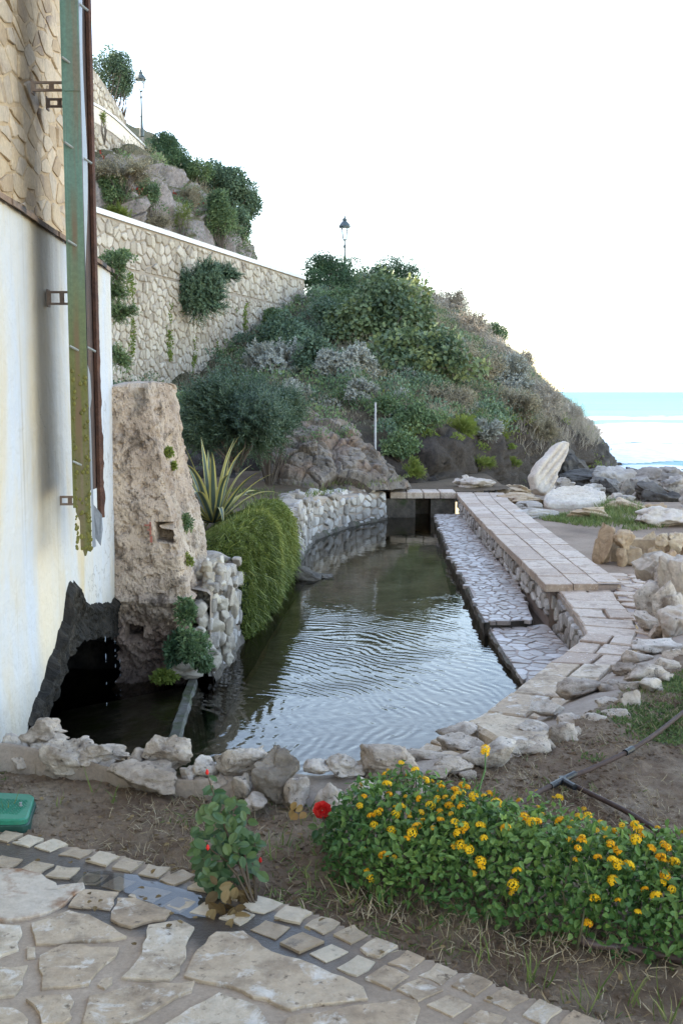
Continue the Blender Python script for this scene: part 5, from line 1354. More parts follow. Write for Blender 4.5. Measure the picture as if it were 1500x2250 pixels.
FLAGS = [
 (1, [(-1.386,3.543,0.000), (-1.149,3.522,0.000), (-1.075,3.522,0.000), (-0.999,3.483,0.000), (-0.934,3.419,0.000), (-0.913,3.366,0.000), (-0.843,3.419,0.000), (-0.828,3.376,0.000), (-0.881,3.242,0.000), (-0.954,3.180,0.000), (-1.197,3.145,0.000)]),
 (0, [(-0.837,3.376,0.000), (-0.719,3.360,0.000), (-0.714,3.236,0.000), (-0.850,3.257,0.000)]),
 (0, [(-0.940,3.148,0.000), (-0.847,3.227,0.000), (-0.746,3.180,0.000), (-0.636,3.068,0.000), (-0.715,3.038,0.000), (-0.888,3.025,0.000)]),
 (0, [(-0.706,3.309,0.000), (-0.651,3.306,0.000), (-0.527,3.227,0.000), (-0.537,3.171,0.000), (-0.632,3.126,0.000), (-0.703,3.171,0.000)]),
 (0, [(-0.859,2.955,0.000), (-0.808,3.017,0.000), (-0.646,3.001,0.000), (-0.646,2.950,0.000), (-0.688,2.802,0.000), (-0.807,2.779,0.000)]),
 (0, [(-0.583,3.134,0.000), (-0.491,3.165,0.000), (-0.441,3.120,0.000), (-0.448,3.060,0.000), (-0.448,2.872,0.000), (-0.469,2.827,0.000), (-0.602,2.834,0.000), (-0.579,2.923,0.000), (-0.575,3.017,0.000)]),
 (0, [(-0.373,3.098,0.000), (-0.295,3.103,0.000), (-0.200,2.976,0.000), (-0.079,2.911,0.000), (0.061,2.790,0.000), (0.070,2.735,-0.000), (-0.130,2.685,0.000), (-0.334,2.809,0.000), (-0.432,2.846,0.000), (-0.426,2.950,0.000)]),
 (0, [(-0.670,2.748,0.000), (-0.556,2.802,0.000), (-0.401,2.820,0.000), (-0.402,2.772,0.000), (-0.484,2.679,0.000), (-0.541,2.620,0.000), (-0.659,2.620,0.000)]),
 (0, [(-0.831,2.726,0.000), (-0.754,2.750,0.000), (-0.721,2.748,0.000), (-0.690,2.646,0.000), (-0.707,2.616,0.000), (-0.756,2.616,0.000)]),
 (0, [(-0.459,2.596,0.000), (-0.397,2.692,-0.000), (-0.329,2.761,0.000), (-0.220,2.692,-0.000), (-0.172,2.596,0.000), (-0.208,2.467,0.000), (-0.416,2.467,0.000)]),
 (0, [(-1.156,3.145,0.000), (-1.028,3.134,0.000), (-0.964,3.126,0.000), (-0.928,2.991,0.000), (-0.971,2.950,0.000), (-1.103,2.958,0.000)]),
 (0, [(-1.075,2.913,0.000), (-0.953,2.891,0.000), (-0.875,2.903,0.000), (-0.872,2.846,0.000), (-0.870,2.748,0.000), (-1.024,2.733,0.000)]),
 (0, [(-1.000,2.698,0.000), (-0.891,2.692,-0.000), (-0.851,2.685,0.000), (-0.797,2.630,0.000), (-0.790,2.561,0.000), (-0.957,2.541,-0.000)]),
 (0, [(-0.138,2.652,0.000), (0.072,2.711,0.000), (0.199,2.733,0.000), (0.208,2.690,-0.000), (0.178,2.596,0.000), (0.120,2.467,0.000), (-0.120,2.467,0.000), (-0.143,2.580,0.000)]),
 (0, [(-0.910,3.012,0.000), (-0.883,3.004,0.000), (-0.872,2.950,0.000), (-0.893,2.948,0.000)]),
 (0, [(-0.655,2.836,0.000), (-0.630,2.841,0.000), (-0.625,2.813,0.000), (-0.634,2.786,0.000), (-0.658,2.804,0.000)]),
 (0, [(-0.683,2.570,0.000), (-0.479,2.580,0.000), (-0.440,2.450,0.000), (-0.637,2.432,0.000)]),
 (0, [(0.217,2.584,0.000), (0.338,2.541,-0.000), (0.309,2.397,0.000), (0.151,2.432,0.000)]),
 (0, [(-1.625,3.561,0.000), (-1.425,3.543,0.000), (-1.271,3.233,0.000), (-1.498,3.203,0.000)]),
 (0, [(-1.473,3.117,0.000), (-1.206,3.131,0.000), (-1.146,2.933,0.000), (-1.382,2.884,0.000)]),
]
fr_ = random.Random(77)
def flag(poly, m_, h, name='flagstone'):
    p2 = [(p[0], p[1]) for p in poly]
    if area(p2) < 0: p2 = p2[::-1]
    p2 = rough(p2, .035, .0075, fr_); n = len(p2); cx = sum(p[0] for p in p2) / n; cy = sum(p[1] for p in p2) / n
    mb = MB(); mb.tone = fr_.random(); V = []; ks = [(1.0, -.03), (1.0, h * .8 - .001), (.985, h), (.6, h * 1.05), (.25, h)]
    for k, z in ks:
        V += [(cx + (x - cx) * k, cy + (y - cy) * k, z + .0028 * fbm(np.array([x * 9 * k, y * 9 * k, 3.]), 3) * (k < .99)) for x, y in p2]
    F = []
    for a in range(len(ks) - 1):
        for i in range(n): F.append((a * n + i, a * n + (i + 1) % n, (a + 1) * n + (i + 1) % n, (a + 1) * n + i))
    F.append(tuple(range((len(ks) - 1) * n, len(ks) * n)))
    mb.add(V, F); return mb.build(name, m_, pave, own_origin=True)
for rust, poly in FLAGS: flag(poly, M_flag_rust if rust else M_flag, .004 + fr_.uniform(-.003, .002))
OUT_ = [(-1.212,3.806,0.000), (-1.123,3.765,0.000), (-1.030,3.722,0.000), (-0.926,3.664,0.000), (-0.819,3.612,0.000), (-0.724,3.564,0.000), (-0.627,3.518,0.000), (-0.539,3.466,0.000), (-0.445,3.409,0.000), (-0.351,3.350,0.000), (-0.250,3.275,0.000), (-0.151,3.203,0.000), (-0.058,3.143,0.000), (0.027,3.081,0.000), (0.105,3.004,0.000), (0.188,2.933,0.000), (0.267,2.865,0.000), (0.354,2.809,0.000), (0.435,2.739,0.000), (0.520,2.677,0.000), (0.605,2.620,0.000), (0.692,2.561,0.000)]
IN_ = [(-1.272,3.615,0.000), (-1.151,3.579,0.000), (-1.031,3.539,0.000), (-0.929,3.501,0.000), (-0.822,3.466,0.000), (-0.729,3.429,0.000), (-0.614,3.350,0.000), (-0.508,3.278,0.000), (-0.417,3.239,0.000), (-0.319,3.197,0.000), (-0.216,3.117,0.000), (-0.114,3.036,0.000), (-0.034,2.978,0.000), (0.043,2.908,0.000), (0.125,2.846,0.000), (0.208,2.781,0.000), (0.284,2.707,0.000), (0.369,2.640,0.000), (0.445,2.580,0.000)]
for row in (OUT_, IN_):
    for i, p in enumerate(row):
        a, b_ = Vector(row[max(i - 1, 0)]), Vector(row[min(i + 1, len(row) - 1)]); d = (b_ - a).normalized(); nn = Vector((-d.y, d.x, 0))
        gap = (b_ - a).length / (2 if 0 < i < len(row) - 1 else 1)
        hw, hd = gap * fr_.uniform(.33, .40), fr_.uniform(.038, .047)
        rot = fr_.uniform(-.14, .14); d = d * math.cos(rot) + nn * math.sin(rot); nn = Vector((-d.y, d.x, 0))
        c_ = Vector(p); q = [c_ + d * hw * x * fr_.uniform(.88, 1.1) + nn * hd * y * fr_.uniform(.88, 1.1) for x, y in ((-1, -1), (1, -1), (1, 1), (-1, 1))]
        sunk = row is IN_ and 4 <= i <= 8
        flag(q, M_flag_wet if (row is OUT_ and i < 14) or (row is IN_ and i < 14) else M_flag, fr_.uniform(-.003, .005) - (.004 if sunk else 0), 'cobble')
# puddle caught between the cobbles
pz = [(-0.907,3.473,0.000), (-0.819,3.518,0.000), (-0.714,3.490,0.000), (-0.605,3.429,0.000), (-0.484,3.363,0.000), (-0.393,3.278,0.000), (-0.392,3.203,0.000), (-0.467,3.189,0.000), (-0.570,3.263,0.000), (-0.688,3.357,0.000), (-0.775,3.389,0.000), (-0.863,3.416,0.000)]
pz = rough([p[:2] for p in pz], .03, .012, fr_)
m, nt, b = _base('puddle_water'); b.inputs['Base Color'].default_value = (.05, .042, .035, 1); b.inputs['Roughness'].default_value = .03; b.inputs['Alpha'].default_value = .55; b.inputs['Specular IOR Level'].default_value = .6
mb = MB(); mb.add([(x, y, -.0015) for x, y in pz], [tuple(range(len(pz)))]); tag(mb.build('puddle', m), kind='structure')
# ---------------------------------------------------------------- plant building blocks
def norm(a): return a / (np.linalg.norm(a, axis=-1, keepdims=True) + 1e-9)
T_QUAD = (np.array([[0, 0, 0], [.45, .5, .10], [1, 0, -.06], [.45, -.5, .10]]), [np.array([[0, 3, 2, 1]])])
T_OVATE = (np.array([[0, 0, 0], [.33, 0, -.05], [.68, 0, -.04], [1, 0, -.14], [.25, .42, .05], [.62, .36, .03], [.25, -.42, .05], [.62, -.36, .03]]),
           [np.array([[1, 4, 5, 2], [6, 1, 2, 7]])[:, ::-1], np.array([[0, 4, 1], [0, 1, 6], [2, 5, 3], [7, 2, 3]])[:, ::-1]])
T_BLADE = (np.array([[0, .5, 0], [0, -.5, 0], [.4, .42, .06], [.4, -.42, .06], [.75, .28, .02], [.75, -.28, .02], [1, 0, -.10]]),
           [np.array([[0, 1, 3, 2], [2, 3, 5, 4]]), np.array([[4, 5, 6]])])
T_LOBE = (np.array([[0, 0, 0], [.30, .50, .05], [.52, .22, .0], [.72, .46, .02], [1, 0, -.1], [.72, -.46, .02], [.52, -.22, .0], [.30, -.50, .05], [.5, 0, -.05]]),
          [np.array([[0, 1, 8], [1, 2, 8], [2, 3, 8], [3, 4, 8], [4, 5, 8], [5, 6, 8], [6, 7, 8], [7, 0, 8]])[:, ::-1]])

def scatter(tpl, P, A, N, L, W, r=rng):
    """copies of a leaf template: A along, N up, joined in one array"""
    tv, tf = tpl; n = len(P); A = norm(A); B_ = norm(np.cross(N, A)); N = np.cross(A, B_)
    L = np.broadcast_to(L, n)[:, None, None]; W = np.broadcast_to(W, n)[:, None, None]
    V = P[:, None] + A[:, None] * tv[None, :, :1] * L + B_[:, None] * tv[None, :, 1:2] * W + N[:, None] * tv[None, :, 2:] * L
    F = [(f[None] + (np.arange(n) * len(tv))[:, None, None]).reshape(-1, f.shape[1]) for f in tf]
    return V.reshape(-1, 3), F, len(tv)

def rdir(n, r=rng): return norm(r.normal(size=(n, 3)))

def clumps(c, rad, n, r=rng, size=(.32, .5), low=-.25):
    d = rdir(n * 3, r); d = d[d[:, 2] > low][:n]
    ctr = np.array(c) + d * np.array(rad) * r.uniform(.58, .88, (len(d), 1))
    s = r.uniform(*size, len(d))[:, None] * np.array(rad)
    return np.concatenate([ctr, [c]]), np.concatenate([s, [np.array(rad) * .62]]), np.concatenate([r.random(len(d)), [.4]])

def crown(c, rad, n, ncl, r=rng, size=(.32, .5), shell=.35, low=-.25):
    """points and outward directions spread through the outer part of lumpy clumps, with each clump's own tone"""
    C, S, Tn = clumps(c, rad, ncl, r, size, low)
    w = (S.prod(1)) ** (2 / 3); k = r.choice(len(C), n, p=w / w.sum())
    d = rdir(n, r); q = 1 - shell * r.random(n) ** 1.5
    return C[k] + d * S[k] * q[:, None], d, np.clip(Tn[k] * .5 + r.random(n) * .5, 0, 1), C

def branches(parent, base, C, m, rad=.03, r=R, name='branches', n=9):
    mb = MB(); base = Vector(base)
    for k in range(min(n, len(C))):
        e = Vector(C[k]); mid = base.lerp(e, .5) + Vector((r.uniform(-1, 1), r.uniform(-1, 1), r.uniform(-.3, .6))) * (e - base).length * .12
        mb.tone = r.random(); mb.tube([base + Vector((r.uniform(-1, 1), r.uniform(-1, 1), 0)) * rad, mid, e], [rad, rad * .65, rad * .25], 5)
    return mb.build(name, m, parent)

G_dark = leafmat('dark_evergreen_leaf', [(0.032, 0.065, 0.039), (0.065, 0.127, 0.061), (0.133, 0.215, 0.093)])
G_mid = leafmat('green_leaf', [(0.056, 0.095, 0.046), (0.116, 0.185, 0.081), (0.212, 0.282, 0.114)])
G_blue = leafmat('blue_green_leaf', [(0.053, 0.089, 0.058), (0.106, 0.171, 0.102), (0.191, 0.268, 0.151)])
G_fig = leafmat('broad_green_leaf', [(0.054, 0.090, 0.052), (0.115, 0.170, 0.081), (0.226, 0.260, 0.094)], trans=.3)
G_silver = leafmat('silver_leaf', [(0.190, 0.195, 0.162), (0.324, 0.333, 0.286), (0.457, 0.466, 0.409)], .8, .1, .2)
G_rosemary = leafmat('needle_leaf', [(0.031, 0.057, 0.039), (0.066, 0.111, 0.066), (0.120, 0.172, 0.093)])
G_dry = leafmat('dry_scrub', [(0.203, 0.172, 0.130), (0.335, 0.294, 0.232), (0.479, 0.422, 0.339)], .8, .15, .2)
G_dryg = leafmat('dry_olive_scrub', [(0.163, 0.143, 0.101), (0.270, 0.232, 0.157), (0.368, 0.330, 0.209)], .8, .15, .2)
G_yellow = leafmat('yellow_green_leaf', [(0.094, 0.133, 0.028), (0.187, 0.234, 0.047), (0.296, 0.312, 0.078)], .6, .35)
G_cascade = leafmat('cascade_leaf', [(.062, .080, .016), (.135, .175, .034), (.28, .29, .07)], .6, .3)
G_lant = leafmat('lantana_leaf', [(0.031, 0.083, 0.024), (0.069, 0.159, 0.040), (0.169, 0.277, 0.069)], .5, .3, scale=4)
G_rose = leafmat('rose_leaf', [(.022, .060, .024), (.042, .095, .036), (.10, .15, .05)], .4, .25, scale=9)
G_grass = leafmat('grass_blade', [(.07, .11, .025), (.13, .18, .045), (.24, .25, .09)], .6, .3, scale=3)
G_straw = leafmat('straw', [(.20, .14, .08), (.34, .26, .16), (.48, .39, .26)], .8, .15)
G_red = leafmat('red_leaf', [(.28, .03, .02), (.42, .07, .05)], .6, .3)
BARK = mat('bark', [(.09, .07, .055), (.16, .13, .105)], 8, .5, .9, .6, 40)
BARK_pale = mat('pale_bark', [(.26, .235, .20), (.36, .33, .29)], 8, .5, .9, .5, 40)

def crown_thing(kind, name, label, c, rx, rz, cat='shrub', group=None, seed=0, dens=1.0, ry=None, base_drop=None):
    r = np.random.default_rng(1000 + seed); rr = random.Random(seed)
    c = np.array(c); rx *= 1.2; rz *= 1.2; ry = ry or rx * .8; rad = np.array([rx, ry, rz])
    gz = ground_z(c[0], c[1], c[2] + rz * .3, c[2] - rz)
    if base_drop is not None: gz = c[2] - base_drop
    gz = max(min(gz, c[2] - .3 * rz), c[2] - 2.2 * rz)
    t = thing(name, (c[0], c[1], gz), label, cat, group)
    area_ = 4 * math.pi * ((rx * rz) ** 1.0)
    up = np.array([0, 0, 1.0])
    if kind in ('round', 'mid', 'blue', 'fig', 'ivy'):
        L, W, m_, ncl, sh = dict(round=(.075, .040, G_dark, 34, .30), mid=(.085, .045, G_mid, 18, .5), blue=(.10, .065, G_blue, 20, .5), fig=(.145, .12, G_fig, 24, .55), ivy=(.09, .07, G_mid, 14, .5))[kind]
        n = int(min(22000, dens * 2.0 * area_ / (L * W * .6)))
        P, d, tn, C = crown(c, rad, n, ncl, r, (.22, .36) if kind == 'round' else (.26, .42), sh, -.5 if kind == 'round' else -.3)
        A = norm(d * .6 + rdir(n, r) * .9 + up * (.1 if kind != 'fig' else -.15)); N = norm(d + up * .5 + rdir(n, r) * .55)
        V, F, k = scatter(T_LOBE if kind == 'fig' else T_QUAD, P, A, N, L * r.uniform(.7, 1.3, n), W * r.uniform(.7, 1.3, n), r)
        branches(t, (c[0], c[1], gz), C, BARK_pale if kind in ('fig',) else BARK, .035 * max(.5, min(rx, 2.0)), rr, n=16)
        npmesh('foliage', V, F, m_, t, tone=np.repeat(tn, k))
    else:
        # sprigs: shoots running outwards, set with narrow leaves
        L, W, m_, ns, nl, sl, up_ = dict(silver=(.085, .032, G_silver, 760, 24, .42, .9), needle=(.085, .014, G_rosemary, 900, 26, .55, .9), dry=(.12, .018, G_dry, 620, 16, .55, 1.0), dryg=(.12, .018, G_dryg, 620, 16, .55, 1.0), yellow=(.08, .02, G_yellow, 380, 18, .4, 1.0), feather=(.07, .022, G_blue, 520, 26, .5, .35), spray=(.085, .022, G_mid, 160, 26, .55, .2))[kind]
        ns = int(ns * dens); sl = sl * min(1.0, max(.25, rx / .9)); Lk = min(1.0, max(.35, rx / .8)); L *= Lk; W *= Lk
        P0, d, tn, C = crown(c, rad * .86, ns, 12, r, (.3, .5), .7, -.35)
        dv_ = norm(norm((P0 - c) / rad) + up * up_ * r.random((ns, 1)) + rdir(ns, r) * .45)
        s = np.linspace(.05, 1, nl)
        bend = rdir(ns, r) * .25 - up * .12
        P = P0[:, None] - dv_[:, None] * sl * .5 + dv_[:, None] * (s[None, :, None] * sl) + bend[:, None] * (s[None, :, None] ** 2 * sl)
        az = r.uniform(0, 6.28, (ns, 1)) + np.arange(nl)[None] * 2.4
        u1 = norm(np.cross(dv_, rdir(ns, r))); u2 = np.cross(dv_, u1)
        o_ = u1[:, None] * np.cos(az)[..., None] + u2[:, None] * np.sin(az)[..., None]
        A = norm(dv_[:, None] * .75 + o_ * .8).reshape(-1, 3); N = norm(dv_[:, None] - o_ * .6).reshape(-1, 3)
        n = ns * nl
        tt = np.clip(np.repeat(tn, nl) * .8 + np.tile(s, ns) * .2, 0, 1)
        V, F, k = scatter(T_QUAD, P.reshape(-1, 3), A, N, L * r.uniform(.7, 1.2, n), W * r.uniform(.8, 1.2, n) * 1.3, r)
        branches(t, (c[0], c[1], gz), np.concatenate([C, P0[:20]]), BARK, .02 * max(.4, min(rx, 1.5)), rr, n=26)
        npmesh('foliage', V, F, m_, t, tone=np.repeat(tt, k))
    return t

GH = 'shrubs on the headland slope'; GU = 'shrubs on the upper slope'
SHR = [
 # kind, name, label, centre/size, group, density
 ('round', 'round_bush', 'clipped round dark bush at the end of the coping, in front of the street lamp', (((-0.370,43.000,5.906),1.039,0.824)), GH, 1.0),
 ('round', 'round_bush', 'wide domed dark bush on the crest to the right of the clipped round one', (((2.093,44.000,5.510),1.357,1.027)), GH, 1.0),
 ('mid', 'shrub', 'low leafy green shrub filling the gap below the clipped round bush', (((-0.079,38.319,4.602),0.894,0.447)), GH, 1),
 ('fig', 'fig_tree', 'broad-leaved pale-branched fig tree in the middle of the headland', (((1.406,34.157,3.417),1.494,1.423)), GH, 1.1),
 ('fig', 'fig_tree', 'lower spreading fig tree with bare twigs hanging below its crown', (((2.036,29.873,2.336),1.369,0.772)), GH, .9),
 ('fig', 'fig_tree', 'small yellowing fig tree near the crest under the domed bush', (((1.340,38.401,4.655),0.992,0.768)), GH, .9),
 ('blue', 'shrub', 'blue green shrub left of the pale-branched fig tree', (((-0.214,34.607,3.582),1.154,0.692)), GH, 1),
 ('blue', 'shrub', 'blue green shrub leaning against the foot of the retaining wall end', (((-1.739,32.960,3.018),0.851,0.714)), GH, 1),
 ('mid', 'shrub', 'small leafy shoot standing up against the wall right of the rock face', (((-2.228,36.104,3.785),0.301,0.451)), GH, 1.2),
 ('silver', 'silver_shrub', 'silver grey shrub above the dark feathery bush', (((-1.663,29.152,2.139),0.705,0.705)), GH, 1.3),
 ('silver', 'silver_shrub', 'largest silver grey shrub left of the fig trees', (((0.058,28.128,2.120),0.609,0.609)), GH, 1.3),
 ('silver', 'silver_shrub', 'silver grey shrub spilling down over the outcrop edge', (((-1.163,25.507,1.390),0.383,0.425)), GH, 1.1),
 ('blue', 'shrub', 'dull green shrub wedged between the two silver shrubs', (((-0.615,28.615,2.188),0.501,0.692)), GH, 1.1),
 ('silver', 'silver_shrub', 'pale dry silver shrub below the brown crest on the right', (((5.014,33.849,1.906),0.649,0.733)), GH, 1.2),
 ('silver', 'silver_shrub', 'small round silver shrub low on the bank among yellow green plants', (((3.474,25.940,0.613),0.281,0.324)), GH, 1.0),
 ('silver', 'silver_shrub', 'silver flowering shoots at the crest right of the domed bush', (((2.709,41.249,4.932),0.516,0.584)), GH, .9),
 ('silver', 'silver_shrub', 'sparse silver shrub under the largest silver grey one', (((0.429,25.893,1.547),0.345,0.324)), GH, .9),
 ('dry', 'dry_shrub', 'sunlit pale brown scrub at the crest right of the silver shoots', (((4.028,43.000,4.725),0.896,0.788)), GH, 1.2),
 ('dry', 'dry_shrub', 'brown scrub down the crest below the sunlit one', (((4.605,39.941,3.644),0.865,0.766)), GH, 1.2),
 ('mid', 'shrub', 'small green bush topping the crest among brown scrub', (((6.080,45.000,3.811),0.600,0.450)), GH, 1.1),
 ('dry', 'dry_shrub', 'brown scrub under the small green crest bush', (((5.505,39.007,2.880),0.813,0.488)), GH, 1.2),
 ('dry', 'dry_shrub', 'tawny scrub rimming the crest above the sea', (((7.649,46.500,2.460),0.659,0.698)), GH, 1.2),
 ('dryg', 'dry_shrub', 'olive brown scrub between the fig trees and the silver shrub', (((3.568,31.969,2.125),0.826,0.639)), GH, 1.2),
 ('dryg', 'dry_shrub', 'olive brown scrub beneath the pale dry silver shrub', (((4.550,29.639,1.111),0.617,0.420)), GH, 1),
 ('dry', 'dry_grass_tuft', 'tawny grass tuft on the slope end above the sea', (((6.210,34.032,1.179),0.596,0.510)), GH, 1.2),
 ('dry', 'dry_grass_tuft', 'lowest tawny grass tuft before the headland tip', (((7.653,37.445,0.595),0.530,0.437)), GH, 1.1),
 ('yellow', 'green_tuft', 'yellow green plant right of the small round silver shrub', (((4.074,27.592,0.516),0.253,0.414)), GH, 1),
 ('yellow', 'green_tuft', 'yellow green plant left of the small round silver shrub', (((2.770,25.139,0.717),0.314,0.272)), GH, 1),
 ('yellow', 'green_tuft', 'bright yellow green plant at the bank foot behind the bridge', (((1.417,21.897,0.010),0.201,0.237)), GH, .9),
 ('yellow', 'green_tuft', 'pale green weed hanging on the dark rock face', (((3.192,25.089,-0.012),0.272,0.209)), GH, .7),
 ('yellow', 'green_tuft', 'small pale green weed left of the standing stone', (((4.293,27.079,-0.197),0.158,0.181)), GH, .6),
 ('mid', 'shrub', 'leafy green patch behind the metal stake', (((1.027,24.764,1.191),0.351,0.268)), GH, 1),
 ('mid', 'shrub', 'leafy green patch on the bank right of the metal stake', (((1.697,24.025,0.905),0.481,0.340)), GH, .9),
 ('mid', 'shrub', 'creeping greenery above the bright plant at the bank foot', (((1.226,22.648,0.428),0.321,0.321)), GH, .9),
 ('dryg', 'dry_shrub', 'brownish scrub in the middle of the bank', (((2.648,27.175,1.264),0.589,0.362)), GH, 1),
 ('dryg', 'dry_shrub', 'brownish scrub on the bank above the standing stone', (((5.512,30.826,0.453),0.462,0.360)), GH, .9),
 ('needle', 'feathery_bush', 'large dark feathery bush behind the agave', (((-1.682,17.600,1.091),0.763,0.645)), GH, 2.4),
 ('needle', 'feathery_bush', 'dark feathery bush merging right of the large one', (((-1.236,18.600,1.178),0.465,0.542)), GH, 1.6),
 # upper slope
 ('round', 'conifer_bush', 'dense upright conifer bush at the end of the cream parapet', (((-7.150,46.000,11.002),0.843,0.882)), GU, 1.0),
 ('round', 'conifer_bush', 'lower dense green bush stepping down right of the conifer bush', (((-6.708,46.500,10.683),0.426,0.581)), GU, 1.0),
 ('blue', 'broadleaf_bush', 'tall blue green bush at the right edge of the rock face', (((-4.548,47.000,9.425),1.018,1.292)), GU, 1.2),
 ('blue', 'broadleaf_bush', 'blue green bush reaching up left of the tall one', (((-5.339,47.000,10.318),0.705,0.666)), GU, 1.1),
 ('mid', 'shrub', 'olive green shrub between conifer and blue green bushes', (((-5.856,46.000,10.404),0.575,0.575)), GU, 1),
 ('mid', 'shrub', 'green creeper hanging down the rock face under the tall bush', (((-4.615,42.780,8.178),0.463,1.070)), GU, .9),
 ('blue', 'shrub', 'dark shrub under the tall bush at the coping end', (((-4.169,45.467,8.229),0.455,0.682)), GU, 1),
 ('yellow', 'creeper', 'yellow green creeper in the cleft of the rock face', (((-5.750,40.587,7.841),0.271,0.710)), GU, .8),
 ('dryg', 'dry_shrub', 'dry brown brush below the cream parapet', (((-7.089,36.294,8.690),0.786,0.393)), GU, 1),
 ('mid', 'creeper', 'green creeper with red leaves at the pipe edge of the slope', (((-7.363,36.250,7.894),0.453,0.544)), GU, .8),
 ('yellow', 'creeper', 'light green creeper hugging the coping near the downpipe', (((-7.170,36.089,7.149),0.511,0.301)), GU, .8),
 ('mid', 'creeper', 'green tuft growing on the middle of the rock face', (((-6.637,38.720,8.322),0.355,0.549)), GU, .7),
 ('dryg', 'dry_shrub', 'grey brown brush on the rock face beside the coping', (((-6.624,38.732,7.479),0.549,0.290)), GU, .9),
 ('dryg', 'dry_shrub', 'dry tuft below the dense green bush', (((-5.678,42.336,8.782),0.388,0.459)), GU, .9),
 ('yellow', 'creeper', 'thin green creeper on the cream parapet', (((-7.856,37.400,10.563),0.125,0.312)), GU, .35),
 ('blue', 'tree', 'small tree standing above the highest wall by the downpipe', (((-11.583,57.000,17.254),0.998,1.140)), GU, .9),
 ('blue', 'tree', 'sparse lower branches of tree reaching over the highest wall', (((-11.144,57.500,16.767),0.527,0.623)), GU, .7),
]
for i, (kind, name, label, (c, rx, rz), grp, dn) in enumerate(SHR):
    crown_thing(kind, name, label, c, rx, rz, 'tree' if 'tree' in name else 'shrub', grp, i, dn)

# plants rooted in the retaining wall and behind the plaster corner
GW = 'plants rooted in the walls'
def on_wall(px_c, rx, rz, kind, label, seed, dens, out=.5):
    c = np.array(px_c); return crown_thing(kind, 'wall_shrub', label, c, rx, rz, 'shrub', GW, seed, dens, ry=rx * .6, base_drop=rz * .2)
for i, ((c, rx, rz), kind, lab, dn) in enumerate([
 ((((-3.867,30.400,4.142),0.633,0.836)), 'feather', 'bushy dark green shrub growing out of the middle of the retaining wall', 2.4),
 ((((-3.300,31.000,4.817),0.413,0.258)), 'feather', 'light spray of leaves at the upper right of the wall shrub', .8),
 ((((-2.819,14.000,3.081),0.140,0.210)), 'spray', 'leafy spray beside the top of the plaster corner', 1.0),
 ((((-2.773,14.000,2.572),0.187,0.152)), 'spray', 'long leafy spray halfway down the plaster corner', 1.0),
 ((((-2.836,14.000,2.855),0.105,0.152)), 'spray', 'thin leafy spray between the two larger ones at the plaster corner', .7),
 ((((-2.820,14.000,2.002),0.117,0.163)), 'spray', 'lowest leafy spray at the plaster corner above the buttress', .8),
 ((((-5.018,24.800,4.542),0.331,0.145)), 'mid', 'green tuft high on the retaining wall near the coping', .9),
]):
    on_wall(c, rx, rz, kind, lab, 200 + i, dn)
GB = 'small plants on the buttress and its footing'
for i, ((c, rx, rz), kind, lab, dn) in enumerate([
 ((((-1.242,8.580,0.562),0.054,0.086)), 'mid', 'round green cushion plant on the buttress side', .5),
 ((((-1.338,8.470,1.126),0.042,0.049)), 'yellow', 'yellow green cushion highest on the buttress side', .3),
 ((((-1.305,8.520,1.020),0.028,0.032)), 'yellow', 'tiny cushion just under the highest cushion', .2),
 ((((-1.183,8.330,0.302),0.035,0.056)), 'yellow', 'small yellow green cushion low on the buttress side', .25),
 ((((-1.159,8.000,-0.033),0.080,0.093)), 'mid', 'green plant in the hollow below the buttress', .5),
 ((((-1.088,7.950,-0.281),0.133,0.172)), 'mid', 'largest green plant spilling down at the buttress foot', .8),
 ((((-1.224,7.950,-0.315),0.066,0.119)), 'ivy', 'dark green plant left of the largest one at the buttress foot', .6),
 ((((-1.028,8.050,-0.426),0.074,0.087)), 'mid', 'lowest green plant touching the water by the weir', .5),
 ((((-0.992,9.200,-0.457),0.038,0.100)), 'mid', 'narrow green plant at the wall foot by the hanging greenery', .35),
 ((((-1.330,8.000,-0.536),0.120,0.053)), 'yellow', 'dim mossy growth on the ledge above the weir', .4),
]):
    r_ = np.random.default_rng(i); rad = np.array([rx, rx * .7, rz]); c = np.array(c); n = int(900 * dn) + 150
    t = thing('cushion_plant', (c[0], c[1], c[2] - rz), lab, 'plant', GB)
    P, d, tn, C = crown(c, rad, n, 9, r_, (.3, .5), .6, -.6)
    L = .055 if kind != 'ivy' else .07
    V, F, k = scatter(T_QUAD, P, norm(d + rdir(n, r_) * .7 + np.array([0, -.2, .1])), norm(d + rdir(n, r_) * .6 + np.array([0, -.3, .6])), L * r_.uniform(.5, 1, n) * min(1, max(.5, rx * 12)), L * .5 * r_.uniform(.6, 1, n) * min(1, max(.5, rx * 12)), r_)
    npmesh('foliage', V, F, {'mid': G_mid, 'yellow': G_yellow, 'ivy': G_dark}[kind], t, tone=np.repeat(tn, k))

